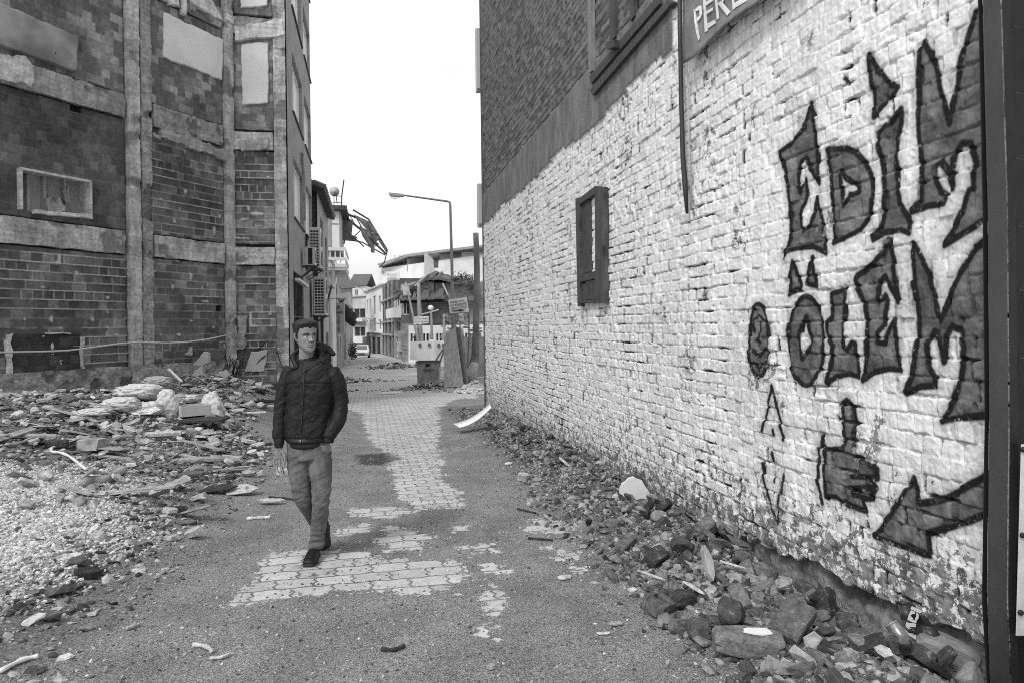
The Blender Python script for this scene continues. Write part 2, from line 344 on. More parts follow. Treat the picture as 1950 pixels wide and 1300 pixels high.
# flaking: more of it low down
zl = rng_(t, sep.outputs[2], 1.0, -.1, 0., .13)
flake = rng_(t, math_(t, 'ADD', math_(t, 'ADD', n_pl, zl), math_(t, 'MULTIPLY', attr(t, 'foot'), .085)), .665, .68)
patch = math_(t, 'MULTIPLY', rng_(t, n_pl, .52, .54), rng_(t, noise(t, v, 2.1, 3, .5), .60, .66))
flake = math_(t, 'MAXIMUM', flake, patch)
c = mixv(t, flake, c, mixv(t, rng_(t, n_med, .35, .65), .10, .32))
spk = rng_(t, noise(t, v, 34, 3, .75), .70, .72); c = mixv(t, spk, c, .16)
far = rng_(t, sep.outputs[1], 5.0, 8.0); wear = math_(t, 'MULTIPLY', rng_(t, math_(t, 'ADD', noise(t, v, 22, 5, .8), math_(t, 'MULTIPLY', n_big, .35)), .72, .80), far); c = mixv(t, math_(t, 'MULTIPLY', wear, .7), c, .22)
grime = math_(t, 'MULTIPLY', rng_(t, sep.outputs[2], .25, -.35), rng_(t, n_med, .35, .6)); c = mixv(t, math_(t, 'MULTIPLY', grime, .6), c, .24)
c = mixv(t, math_(t, 'MULTIPLY', attr(t, 'joint'), rng_(t, noise(t, v, 7, 4, .7), .40, .62, .10, .75)), c, math_(t, 'MULTIPLY', c, .38)); c = mixv(t, attr(t, 'deep'), c, .03)  # deep joints near-black: bare of paint, with crevice shade put into the colour
c = mixv(t, attr(t, 'low'), c, mixv(t, rng_(t, n_med, .3, .7), .13, .30))
bandc = math_(t, 'MULTIPLY', mixv(t, rng_(t, noise(t, coords(t, (1, 2.5, .9)), 2.2, 5, .65), .3, .7), .12, .22), rng_(t, n_fine, .3, .7, .75, 1.25))
c = mixv(t, attr(t, 'band'), c, bandc)
brc = mixv(t, attr(t, 'rnd'), .085, .20); brc = math_(t, 'MULTIPLY', brc, rng_(t, n_fine, .3, .7, .7, 1.3)); brc = mixv(t, math_(t, 'MULTIPLY', attr(t, 'joint'), .55), brc, .14)
c = mixv(t, attr(t, 'bare'), c, brc)
colour(t, b, c); b.inputs['Roughness'].default_value = .8; b.inputs['Specular IOR Level'].default_value = .2
hb = math_(t, 'ADD', math_(t, 'MULTIPLY', n_fine, .5), math_(t, 'MULTIPLY', math_(t, 'SUBTRACT', 1., flake), .8)); bump(t, b, hb, .7, .005)
M_PAINT = m
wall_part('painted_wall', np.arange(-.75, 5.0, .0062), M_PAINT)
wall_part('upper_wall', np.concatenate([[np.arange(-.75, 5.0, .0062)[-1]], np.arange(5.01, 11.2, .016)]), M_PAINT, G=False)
M_PLASTER_D = gm('dark_plaster', .12, .4, 3)
MB().box((XW+.14, 1.2, -1.5), (XW+6, 17.38, 11.3)).build('building_body', M_PLASTER_D, bR)
mb = MB(); mb.box((XW-.03, 17.402, -1.2), (XW+.16, 17.46, 11.25)); mb.build('end_wall', gm('end_brick', .10, .4, 5), bR)
mb = MB(); mb.box((XW-.12, 1.2, 11.21), (XW+6.1, 17.6, 11.4)); mb.build('roof', gm('roof_slab', .2), bR)
# --- things fixed on it
def wprism(mb, px, h0, h1):
    P = [on_plane(p[0], p[1], (XW-h1, 0, 0), NX) for p in px]; mb.prism(P, (h1-h0, 0, 0)); return mb
M_WOODD = gm('dark_old_wood', .07, .65, 7, .75, .004, 60, (1, 6, .6)); M_WOODM = gm('weathered_wood', .16, .4, 5, .8, .003, 50, (2, 8, .5))
def sz(x, y): return (1050+x/4.81, 330+y/4.81)
sh = empty('wooden_shutter', (XW-.02, *WR(1121, 466)), label='dark weathered wooden window shutter hanging on the white painted brick wall', cat='shutter')
def q(a, b_, c_, d): return [sz(*a), sz(*b_), sz(*c_), sz(*d)]
f = MB(); wprism(f, q((218,235),(252,222),(262,1222),(238,1218)), .0, .075); wprism(f, q((308,262),(350,244),(356,900),(322,912)), .002, .034)
wprism(f, q((395,118),(462,128),(472,1190),(402,1188)), .0, .085); wprism(f, q((252,232),(395,120),(395,190),(252,290)), .0, .07)
wprism(f, q((250,940),(400,895),(402,965),(255,1000)), .0, .07); wprism(f, q((258,1168),(402,1160),(402,1186),(262,1192)), .0, .07)
f.build('shutter_frame', M_WOODD, sh, bevel=.004)
f = MB(); wprism(f, q((252,288),(308,262),(322,912),(255,938)), .003, .028); f.build('shutter_panel', M_WOODD, sh)
f = MB(); wprism(f, q((262,1020),(398,985),(400,1155),(264,1164)), .003, .045); f.build('shutter_panel', M_WOODD, sh)
uw = empty('upper_window', (XW-.02, *WR(1180, 30)), label='dark timber window frame bricked up high on the right hand building above the plaster band', cat='window')
f = MB(); wprism(f, [(1117,-30),(1124,-30),(1127,135),(1121,140)], 0, .06); f.build('jamb', gm('pale_jamb', .22, .4, 5, .8, .002, 50, (1, 8, .5)), uw)
for a, b_, yb in ((1160, 1170, 78), (1199, 1206, 38)):
    f = MB(); wprism(f, [(a,-30),(b_,-30),(b_+1,yb-8),(a+1,yb+3)], 0, .05); f.build('mullion', M_WOODD, uw)
f = MB(); wprism(f, [(1122,146),(1255,-12),(1255,8),(1125,160)], 0, .06); f.build('sill', M_WOODD, uw)
f = MB(); wprism(f, [(1124,172),(1270,0),(1280,5),(1128,182)], 0, .07); f.build('sill_board', M_WOODD, uw)
f = MB(); wprism(f, [(1152,82),(1168,76),(1168,90),(1156,95)], .06, .14); f.build('bracket', M_WOODD, uw)
# downpipe / cable strip
f = MB(); pl = [np.array((XW-.05, *WR(x, y))) for x, y in ((1303,-40),(1305,80),(1307,200),(1310,300),(1314,350),(1318,407))]
f.tube(pl, [.022, .022, .022, .024, .026, .014], 8)
tag(f.build('cable_duct', flat('duct', .03, .6), smooth=True), 'dark narrow duct hanging down the painted wall beside the banner', 'duct')
f = MB(); pl = [np.array((XW-.03, *WR(x+8, y))) for x, y in ((1303,-40),(1305,80),(1308,200),(1311,300),(1314,400))]; f.tube(pl, .008, 6)
tag(f.build('cable', flat('pale_cable', .4, .6), smooth=True), 'thin pale cable running down the wall right beside the dark duct', 'cable')
# banner
bt = [(x, -70) for x in np.linspace(1300, 1530, 24)]; bb_x = [1302,1320,1340,1377,1410,1445,1480,1530]; bb_y = [122,112,92,52,27,4,-20,-55]
cols = np.linspace(0, 1, 40); rows = np.linspace(0, 1, 24); P = []
for r_ in rows:
    for c_ in cols:
        x = 1302+c_*(226); yb = np.interp(x, bb_x, bb_y); y = -90+(yb+90)*r_
        hh = .05+.07*r_+.012*math.sin(x*.11+r_*2)+.012*math.sin(r_*9+x*.03)
        P.append(on_plane(x, y, (XW-hh, 0, 0), NX))
P = np.array(P); nf = grid_faces(24, 40)
ban = np_mesh('banner', P, nf, gm('banner_cloth', .19, .35, 4, .7, .002, 30))
md = ban.modifiers.new('thick', 'SOLIDIFY'); md.thickness = .006
tag(ban, 'grey cloth banner with big pale hand painted letters hanging above the painted wall', 'banner')
def bz(x, y): return (1100+x/5.417, y/5.417)
def bpt(x, y):
    px, py = bz(x, y); r_ = (py+90)/(np.interp(px, bb_x, bb_y)+90); hh = .05+.07*r_+.012*math.sin(px*.11+r_*2)+.012*math.sin(r_*9+px*.03)
    return on_plane(px, py, (XW-hh-.012, 0, 0), NX)
f = MB()
for poly_ in ([(1200,100),(1215,100),(1235,290),(1262,400),(1248,425),(1225,330),(1210,230)], [(1215,100),(1250,65),(1278,60),(1272,90),(1235,120)], [(1256,80),(1280,70),(1285,150),(1262,160)], [(1232,190),(1262,160),(1284,150),(1270,190),(1240,225)],
              [(1296,-20),(1318,-30),(1345,320),(1315,338)], [(1318,30),(1395,-15),(1395,15),(1322,65)], [(1328,120),(1395,80),(1397,110),(1330,155)], [(1335,250),(1420,205),(1423,245),(1345,300)],
              [(1412,-60),(1432,-70),(1462,190),(1440,212)], [(1432,-60),(1500,-90),(1515,0),(1500,30),(1490,0),(1480,-40),(1434,-20)], [(1450,40),(1480,10),(1580,125),(1545,165)],
              [(1590,-80),(1612,-80),(1622,95),(1605,105)], [(1612,40),(1700,-10),(1752,-35),(1745,15),(1622,88)]):
    f.prism([bpt(*p) for p in poly_], (-.004, 0, 0))
f.build('lettering', flat('banner_white', .7, .7), ban)
# signboards on the far corner
for (a, b_, y0, y1, lb) in ((908, 917, 50, 173, 'upper pale signboard edge sticking out at the far corner of the brick building'), (911, 918, 348, 432, 'lower pale signboard edge sticking out at the far corner below the other one')):
    D = 17.6; p0 = at(a, y1, D); p1 = at(b_, y0, D); s_ = empty('signboard', p0, label=lb, cat='sign', group='signboards on the far corner')
    MB().box((p0[0], 17.47, p0[2]), (p0[0]+1.2, 17.62, p1[2])).build('sign_box', flat('sign_pale', .42, .5), s_, bevel=.03)
    MB().box((p0[0]+.02, 17.45, p0[2]+.05), (p0[0]+1.1, 17.47, p0[2]+.09)).build('edge_trim', flat('sign_trim', .15, .5), s_)
# --- steel gate post close to the camera
def pstrip(L, Rr, D, th, name, mat, par, dpt=0):
    ys = [p[1] for p in L]; f = MB(); v_ = []
    for (xl, y), (xr, _) in zip(L, Rr): v_.append((at(xl, y, D), at(xr, y, D+dpt), at(xr, y, D+dpt+th), at(xl, y, D+th)))
    o = 0; V = [p for q_ in v_ for p in q_]; Fs = [(0, 1, 2, 3), tuple(len(V)-4+k for k in (3, 2, 1, 0))]
    for i in range(len(v_)-1):
        for k in range(4): Fs.append((i*4+k, i*4+(k+1) % 4, i*4+4+(k+1) % 4, i*4+4+k))
    f.poly(V, Fs); return f.build(name, mat, par, bevel=.003)
yy = [-60, 400, 800, 1120, 1150, 1310]
gp = empty('gate_post', on_ground(1900, 1290), label='dark steel gate post standing at the right edge in front of the painted wall', cat='post')
M_ST = gm('dark_steel', .035, .3, 6, .45, .0008, 30, (1, 1, .4), spec=.5); M_ST2 = gm('darker_steel', .018, .3, 6, .5, .0008, 30, (1, 1, .4))
lf = [1861, 1871, 1875, 1870, 1870, 1880]; ml = [1870, 1881, 1884, 1880, 1881, 1886]; mr = [1903, 1917, 1920, 1917, 1917, 1925]; br_ = [1944, 1950, 1950, 1950, 1950, 1956]
pstrip(list(zip(lf, yy)), list(zip([q_-.6 for q_ in ml], yy)), 3.02, .14, 'flange', M_ST2, gp)
pstrip(list(zip(ml, yy)), list(zip(mr, yy)), 2.97, .12, 'post_tube', M_ST, gp)
pstrip(list(zip([q_+3 for q_ in mr], yy)), list(zip([q_+18 for q_ in mr], yy)), 2.99, .12, 'channel', M_ST2, gp)
pstrip(list(zip([q_+18 for q_ in mr], yy)), list(zip([q_+60 for q_ in br_], yy)), 3.05, .1, 'backing_plate', flat('black_steel', .008, .5), gp)
pstrip([(1944, 845), (1940, 1000), (1934, 1210)], [(1990, 845), (1990, 1000), (1990, 1210)], 2.95, .01, 'pale_plate', gm('pale_plate_m', .5, .2, 9, .4, .0005), gp)
f = MB()
for x, y in ((1948, 855), (1947, 1018), (1943, 1165)):
    p = at(x, y, 2.945); f = MB(); f.lathe([(.012, 0), (.012, .006), (.007, .01)], p, 14, M=Matrix(((rgt[0], 0, -fwd[0]), (rgt[1], 0, -fwd[1]), (0, 1, 0))).to_4x4()); f.build('bolt', M_ST2, gp)

for i, (x, y) in enumerate(((1932, 52), (1935, 178), (1937, 303), (1940, 432), (1942, 553), (1943, 682))):
    a = at(x-16, y+3, 3.03); c_ = at(x-2, y-2, 3.0); e_ = at(x+14, y+2, 3.02)
    MB().tube([a, c_, e_, at(x+8, y-7, 3.0)], .0022, 6).build('wire_tie', flat('wire', .1, .4, .8) if i == 0 else bpy.data.materials['wire'], gp)
# ================================================================ ground: one sheet, street of interlocking pavers half buried in grit, plot on the left
def plane_pt(px, py):
    d = ray(px, py); lo, hi = .5, 400.
    for _ in range(50):
        m_ = (lo+hi)/2; p = CAM+d*m_
        if p[2] > gz(p[1]): lo = m_
        else: hi = m_
    return (CAM+d*lo)[:2]
pv = [[(520,1052),(650,1045),(760,1060),(885,1073),(872,1100),(868,1132),(700,1126),(600,1134),(520,1140),(450,1152),(425,1150),(480,1090)],
      [(655,738),(905,738),(840,775),(835,800),(838,850),(842,880),(850,925),(885,935),(882,968),(790,972),(765,950),(745,900),(725,860),(700,830),(690,790),(640,770)],
      [(668,968),(760,962),(800,975),(760,985),(670,985)], [(735,1000),(800,1010),(830,1022),(800,1045),(735,1050),(715,1030)], [(860,1000),(890,998),(885,1010),(862,1012)],
      [(885,1040),(945,1030),(942,1052),(895,1058)], [(1010,988),(1075,984),(1092,1008),(1100,1035),(1060,1020),(1000,1016)], [(1048,1042),(1100,1050),(1105,1068),(1060,1065)],
      [(920,1072),(968,1070),(960,1086),(925,1086)], [(912,1108),(945,1106),(975,1128),(960,1165),(935,1180),(915,1150)], [(920,1190),(945,1188),(940,1210),(922,1212)], [(640,1005),(700,995),(705,1015),(650,1022)], [(1090,1078),(1120,1080),(1118,1092),(1092,1092)]]
pv = [np.array([plane_pt(*p) for p in q_]) for q_ in pv]
rows = np.exp(np.arange(math.log(.9), math.log(900), .0078)); ts = np.linspace(-1.7, 1.5, 820)
Tm, Ym = np.meshgrid(ts, rows); Xm = Tm*(Ym+1.2); Ym = Ym-.3
Zm = GH(Xm, Ym)
near = (Ym < 26)
Pq = np.stack([Xm.ravel(), Ym.ravel()], 1); sd = np.full(len(Pq), -.6)
for poly_ in pv:
    lo = poly_.min(0)-.6; hi = poly_.max(0)+.6; m_ = np.where(((Pq > lo) & (Pq < hi)).all(1))[0]
    d, ins = seg_dist(Pq[m_], poly_); sd[m_] = np.maximum(sd[m_], np.where(ins, d, -d))
clean = ss(19.5, 22.0, Pq[:, 1]+.8*(fbm(Pq[:, 0], Pq[:, 1]*.6, 3, 5)-.5))*ss(-2.3, -1.7, Pq[:, 0])*np.where(Pq[:, 1] < 50, ss(3.6, 3.1, Pq[:, 0]), 1)
pavv = np.clip(.5+sd/.22, 0, 1)
soil = ss(-.1, -.8, Pq[:, 0]+1.25+.95*ss(9, 15, Pq[:, 1])+.35*(fbm(Pq[:, 1], Pq[:, 0], 3, 2)-.5))*ss(1.5, 4, Pq[:, 1])
pale = np.clip(1.15-np.hypot((Pq[:, 0]+3.5)/1.55, (Pq[:, 1]-5.5)/2.7)+.5*(fbm(Pq[:, 0]*1.3, Pq[:, 1]*1.3, 4, 7)-.5), 0, .5)*2
strip = ss(XW-1.5, XW-.9, Pq[:, 0])*(Pq[:, 1] < 18)
m, t, b = nt('street_ground'); v = coords(t)
sep = t.nodes.new('ShaderNodeSeparateXYZ'); t.links.new(v, sep.inputs[0]); X_, Y_ = sep.outputs[0], sep.outputs[1]
def tri(v_, p, a):
    return math_(t, 'MULTIPLY', math_(t, 'SUBTRACT', math_(t, 'PINGPONG', v_, p), p/2), a)
n1 = noise(t, v, 2.2, 5, .6); n2 = noise(t, v, 16, 5, .7); n3 = noise(t, v, 130, 3, .8); n4 = noise(t, v, 45, 4, .75)
xw = math_(t, 'ADD', X_, tri(Y_, .045, .55)); yw = math_(t, 'ADD', Y_, tri(X_, .11, .10))
wob = noise(t, v, 7, 2, .5); xw = math_(t, 'ADD', xw, math_(t, 'MULTIPLY', wob, .02)); yw = math_(t, 'ADD', yw, math_(t, 'MULTIPLY', wob, .02))
cmb = t.nodes.new('ShaderNodeCombineXYZ'); t.links.new(xw, cmb.inputs[0]); t.links.new(yw, cmb.inputs[1])
br = t.nodes.new('ShaderNodeTexBrick'); t.links.new(cmb.outputs[0], br.inputs['Vector'])
for k_, q_ in (('Scale', 1), ('Mortar Size', .010), ('Mortar Smooth', .3), ('Bias', 0), ('Brick Width', .25), ('Row Height', .18)): br.inputs[k_].default_value = q_
br.inputs['Color1'].default_value = g3(0); br.inputs['Color2'].default_value = g3(1); br.offset = .5
rb = math_(t, 'MULTIPLY', br.outputs['Color'], 1); joint = br.outputs['Fac']
pav = attr(t, 'pav'); cleanA = attr(t, 'clean')
th = math_(t, 'ADD', pav, math_(t, 'ADD', math_(t, 'MULTIPLY', math_(t, 'SUBTRACT', rb, .5), .45), math_(t, 'MULTIPLY', math_(t, 'SUBTRACT', n2, .5), 1.7)))
th = math_(t, 'ADD', th, math_(t, 'MULTIPLY', math_(t, 'SUBTRACT', n1, .5), .9))
th = math_(t, 'MAXIMUM', math_(t, 'SUBTRACT', th, math_(t, 'MULTIPLY', joint, .5)), math_(t, 'SUBTRACT', math_(t, 'MULTIPLY', cleanA, 2), math_(t, 'MULTIPLY', rng_(t, n1, .35, .65), .9)))
show = rng_(t, th, .52, .59)
grit = mixv(t, rng_(t, n3, .36, .64), .06, .40); grit = math_(t, 'MULTIPLY', grit, rng_(t, n1, .3, .7, .80, 1.18)); grit = math_(t, 'MULTIPLY', grit, rng_(t, n4, .3, .7, .72, 1.25))
vo = t.nodes.new('ShaderNodeTexVoronoi'); vo.inputs['Scale'].default_value = 75; t.links.new(v, vo.inputs['Vector'])
sc_ = t.nodes.new('ShaderNodeSeparateColor'); t.links.new(vo.outputs['Color'], sc_.inputs[0])
peb = math_(t, 'MULTIPLY', rng_(t, sc_.outputs[0], .80, .84), rng_(t, vo.outputs['Distance'], .40, .30)); grit = mixv(t, peb, grit, mixv(t, sc_.outputs[1], .10, .42))
vo2 = t.nodes.new('ShaderNodeTexVoronoi'); vo2.inputs['Scale'].default_value = 24; t.links.new(v, vo2.inputs['Vector'])
sc2 = t.nodes.new('ShaderNodeSeparateColor'); t.links.new(vo2.outputs['Color'], sc2.inputs[0])
pavc = mixv(t, rb, .42, .56); pavc = math_(t, 'MULTIPLY', pavc, rng_(t, n4, .3, .7, .85, 1.1)); pavc = math_(t, 'MULTIPLY', pavc, rng_(t, n2, .35, .65, .86, 1.06))
pavc = mixv(t, math_(t, 'MULTIPLY', cleanA, .6), pavc, .52)
fardirt = rng_(t, noise(t, coords(t, (.35, .5, 1)), 1.2, 4, .6), .45, .7, 0, .35); pavc = mixv(t, math_(t, 'MULTIPLY', fardirt, cleanA), pavc, .2)
jc = mixv(t, cleanA, .07, .18); pavc = mixv(t, rng_(t, joint, .2, .7), pavc, jc)
soilc = mixv(t, rng_(t, n4, .3, .7), .07, .23); soilc = mixv(t, math_(t, 'MULTIPLY', rng_(t, sc2.outputs[0], .8, .82), rng_(t, vo2.outputs['Distance'], .4, .3)), soilc, .35); soilc = mixv(t, peb, soilc, mixv(t, sc_.outputs[1], .08, .5))
palec = mixv(t, rng_(t, n2, .3, .7), .34, .56); palec = mixv(t, rng_(t, n3, .4, .7), palec, .5)
c = mixv(t, show, grit, pavc); c = mixv(t, attr(t, 'soil'), c, soilc); c = mixv(t, attr(t, 'strip'), c, math_(t, 'MULTIPLY', grit, .72)); c = mixv(t, attr(t, 'pale'), c, palec)
# small puddle stain near the middle strip
c = mixv(t, attr(t, 'stain'), c, math_(t, 'MULTIPLY', c, .3))
colour(t, b, c); b.inputs['Roughness'].default_value = .93; b.inputs['Specular IOR Level'].default_value = .15
hh = math_(t, 'ADD', math_(t, 'MULTIPLY', math_(t, 'SUBTRACT', 1., show), math_(t, 'ADD', n3, math_(t, 'MULTIPLY', peb, .8))), math_(t, 'MULTIPLY', math_(t, 'MULTIPLY', show, math_(t, 'SUBTRACT', 1., joint)), .9))
bump(t, b, hh, .8, .008)
sp = np.array([plane_pt(*p) for p in [(680,866),(735,862),(760,872),(735,884),(690,884)]]); d_, i_ = seg_dist(Pq, sp); stain = np.clip((np.where(i_, d_, -d_)+.12+.1*(fbm(Pq[:, 0]*9, Pq[:, 1]*9, 3, 1)-.5))/.15, 0, 1)
ground = np_mesh('ground', np.stack([Xm, Ym, Zm], -1).reshape(-1, 3), grid_faces(len(rows), len(ts)), m, dict(pav=pavv, clean=clean, soil=soil, pale=pale, strip=strip, stain=stain))
tag(ground, kind='structure')
# kerb lines of the street further down
kb = MB()
for xk, y0, y1 in ((-2.05, 27, 60), (3.35, 30, 52)):
    ys2 = np.arange(y0, y1, .9)
    for y in ys2: kb.box((xk-.07, y+.02, float(gz(y))-.1), (xk+.07, y+.88, float(gz(y))+.045), j=.008)
tag(kb.build('kerb', gm('kerb_stone', .3, .3, 5)), kind='structure')
# ---------------------------------------------------------------- loose stones
ico = bmesh.new(); bmesh.ops.create_icosphere(ico, subdivisions=1, radius=1); IV = np.array([v_.co[:] for v_ in ico.verts]); IF = np.array([[q_.index for q_ in f_.verts] for f_ in ico.faces]); ico.free()
ico = bmesh.new(); bmesh.ops.create_icosphere(ico, subdivisions=2, radius=1); IV2 = np.array([v_.co[:] for v_ in ico.verts]); IF2 = np.array([[q_.index for q_ in f_.verts] for f_ in ico.faces]); ico.free()
cube8 = np.array([(x, y, z) for x in (-1, 1) for y in (-1, 1) for z in (-1, 1)], float); cubeF = np.array([(0, 1, 3), (0, 3, 2), (4, 6, 7), (4, 7, 5), (0, 4, 5), (0, 5, 1), (2, 3, 7), (2, 7, 6), (0, 2, 6), (0, 6, 4), (1, 5, 7), (1, 7, 3)])
def rot_np(n, r, tilt=.5):
    a = r.uniform(0, 2*np.pi, n); b_ = r.normal(0, tilt, n); c_ = r.normal(0, tilt, n)
    ca, sa, cb, sb, cc, sc = np.cos(a), np.sin(a), np.cos(b_), np.sin(b_), np.cos(c_), np.sin(c_); o = np.zeros(n); l = np.ones(n)
    Rz = np.stack([ca, -sa, o, sa, ca, o, o, o, l], 1).reshape(n, 3, 3); Ry = np.stack([cb, o, sb, o, l, o, -sb, o, cb], 1).reshape(n, 3, 3); Rx = np.stack([l, o, o, o, cc, -sc, o, sc, cc], 1).reshape(n, 3, 3)
    return Rz @ Ry @ Rx
def scatter(name, X, Y, S, mat, seed, flat_=(.35, .9), jit=.35, box=0., long_=(.7, 1.5), tilt=.4, lift=.3, rp=1.0, kind='stuff', base=None):
    r = np.random.default_rng(seed); n = len(X); V0, F0 = (IV, IF)
    V = V0[None]*(1+r.uniform(-jit, jit, (n, len(V0), 1)))
    if box:
        k = r.random(n) < box; Vc = V0/np.abs(V0).max(1)[:, None]*.8; V[k] = Vc[None]*(1+r.uniform(-.12, .12, (k.sum(), len(V0), 3)))
    sc = np.stack([r.uniform(*long_, n), r.uniform(.7, 1.1, n), r.uniform(*flat_, n)], 1)*S[:, None]
    V = V*sc[:, None, :]; V = np.einsum('nij,nkj->nki', rot_np(n, r, tilt), V)
    Z = GH(X, Y) if base is None else base
    V += np.stack([X, Y, Z+S*lift*sc[:, 2]/S], 1)[:, None, :]
    Fc = (F0[None]+(np.arange(n)*len(V0))[:, None, None]).reshape(-1, 3); rv = np.repeat(r.random(n)**rp, len(V0))
    o = np_mesh(name, V.reshape(-1, 3), Fc, mat, dict(rnd=rv), smooth=False)
    if kind: tag(o, kind=kind)
    return o
def samp(n, x0, x1, y0, y1, seed, dens, ypow=1.0):
    r = np.random.default_rng(seed); X = r.uniform(x0, x1, n); Y = y0+(y1-y0)*r.random(n)**ypow; k = r.random(n) < dens(X, Y); return X[k], Y[k], r
M_PALE = rnd_mat('pale_stone', .30, .64); M_MIX = rnd_mat('mixed_rubble', .04, .5); M_DARKR = rnd_mat('dark_rubble', .05, .38)
pd = lambda X, Y: np.clip(1.25-np.hypot((X+3.5)/1.55, (Y-5.5)/2.7)+.6*(fbm(X*1.3, Y*1.3, 4, 7)-.5), 0, 1)*(X < -1.25-.3*fbm(Y*2, X*2, 2, 3))
X, Y, r = samp(190000, -6.2, -1.2, 2.2, 9.3, 1, lambda X, Y: np.clip(pd(X, Y)*1.7, 0, 1)**1.3, .9)
o = scatter('gravel', X, Y, (.006+.013*r.random(len(X))**1.6)*(1+.8*(r.random(len(X)) < .03)), M_PALE, 2, rp=.8); tag(o, 'pale crushed gravel heap in the left foreground')
X, Y, r = samp(180000, -11, -1.0, 2.6, 18, 3, lambda X, Y: ss(0, -1., X+1.15+.95*ss(9, 15, Y)+.4*(fbm(Y, X, 3, 2)-.5))*(.30+.70*ss(.40, .58, fbm(X*.9, Y*.9, 4, 5)))*(1-.96*np.clip(pd(X, Y)*2.2, 0, 1)), 1.0)
S = (.005+.032*r.random(len(X))**2.3)*(1+1.3*(r.random(len(X)) < .06))*(1+.6*ss(8, 13, Y)); tag(scatter('rubble', X, Y, S, M_MIX, 4, rp=1.7, flat_=(.2, .7), box=.3, tilt=.3), 'small mixed building rubble covering the plot on the left')
X, Y, r = samp(52000, 1.0, XW-.02, 1.7, 17, 5, lambda X, Y: ss(XW-1.5+.35*ss(6, 9, Y)-.2*fbm(Y*2, 0*Y, 3, 1), XW-.75+.2*ss(6, 9, Y), X)*(.4+.6*ss(.35, .6, fbm(X*3, Y*1.5, 3, 4)))*(1-.5*ss(12, 17, Y)), 1.2)
S = .006+.028*r.random(len(X))**2.2; S = S*(1+.9*(r.random(len(X)) < .06)); tag(scatter('wall_rubble', X, Y, S, M_DARKR, 6, rp=1.5, flat_=(.3, .8), box=.4, tilt=.6), 'small dark rubble heaped along the foot of the painted wall')
X, Y, r = samp(34000, -2.2, 2.2, 1.9, 13, 7, lambda X, Y: .22+.5*ss(.52, .68, fbm(X*1.6, Y*1.2, 4, 9))+.5*ss(.9, 1.6, np.abs(X-.1)), 1.6)
S = .0025+.008*r.random(len(X))**2; tag(scatter('grit', X, Y, S, rnd_mat('grit_m', .06, .5), 8, rp=1.4), 'loose grit and pebbles on the street')
# ================================================================ half demolished building on the left
class Plane:
    def __init__(s, o, ux, n): s.o = np.array([o[0], o[1], 0.]); s.u = np.array([ux[0], ux[1], 0.])/np.hypot(ux[0], ux[1]); s.n = np.array([n[0], n[1], 0.])/np.hypot(n[0], n[1])
    def uv(s, px, py): p = on_plane(px, py, s.o, s.n); return (float((p-s.o)@s.u), float(p[2]))
    def P(s, u, v, h=0): u = np.asarray(u, float); return s.o+u[..., None]*s.u+np.asarray(v, float)[..., None]*np.array([0, 0, 1.])+np.asarray(h, float)[..., None]*s.n
A_ = at(0, 600, 12.6); C_ = at(447, 600, 17.53); d_ = (C_-A_)[:2]; d_ = d_/np.hypot(*d_)
W1 = Plane(A_, d_, (d_[1], -d_[0])); W2 = Plane(C_, (1, 0), (0, -1))
TC = W1.uv(447, 600)[0]
e3 = on_plane(552, 600, W2.o, W2.n); W3 = Plane(e3, (0, 1), (1, 0)); TE = W2.uv(552, 600)[0]
zb = W1.uv(0, 465)[1]; dz = W1.uv(0, 161)[1]-zb; zb1c = W1.uv(440, 505)[1]
bl = empty('derelict_building', tuple(W2.o[:2])+(float(gz(18)),), label='stripped multi storey building of bare hollow bricks and rough concrete columns on the left', cat='building')
def relief(name, pl, quad, res, hf, mat, depth=.1, ej=0, seed=0, par=None, cut=None):
    q = np.array(quad, float); W = max(np.hypot(*(q[1]-q[0])), np.hypot(*(q[2]-q[3]))); H = max(np.hypot(*(q[3]-q[0])), np.hypot(*(q[2]-q[1])))
    nc, nr = max(4, int(W/res)+1), max(4, int(H/res)+1); a = np.linspace(0, 1, nc); b_ = np.linspace(0, 1, nr); A, B = np.meshgrid(a, b_)
    uv = (q[0]*(1-A[..., None])+q[1]*A[..., None])*(1-B[..., None])+(q[3]*(1-A[..., None])+q[2]*A[..., None])*B[..., None]
    U, V = uv[..., 0], uv[..., 1]
    if ej:
        eu = np.minimum(A, 1-A)*W; ev = np.minimum(B, 1-B)*H; du = (fbm(U*3+seed, V*5, 3, 3)-.5)*2*ej; dv = (fbm(U*5, V*3+seed, 3, 5)-.5)*2*ej
        U = U+du*ss(.35, 0, eu); V = V+dv*ss(.35, 0, ev)
    U, V = U.copy(), V.copy()
    for Q in (U, V): Q[0, :] = Q[1, :]; Q[-1, :] = Q[-2, :]; Q[:, 0] = Q[:, 1]; Q[:, -1] = Q[:, -2]
    h, at_ = hf(U, V); h = h.copy()
    h[0, :] = h[-1, :] = -depth; h[:, 0] = h[:, -1] = -depth
    P = pl.P(U, V, h)
    fl = grid_faces(nr, nc, True)
    if cut:
        cu, cv = U.ravel()[fl].mean(1), V.ravel()[fl].mean(1); fl = fl[~((cu > cut[0]) & (cu < cut[1]) & (cv > cut[2]) & (cv < cut[3]))]
    return np_mesh(name, P.reshape(-1, 3), fl, mat, {k: v_.ravel() for k, v_ in at_.items()}, par or bl, smooth=mat not in (M_CL, M_CG))
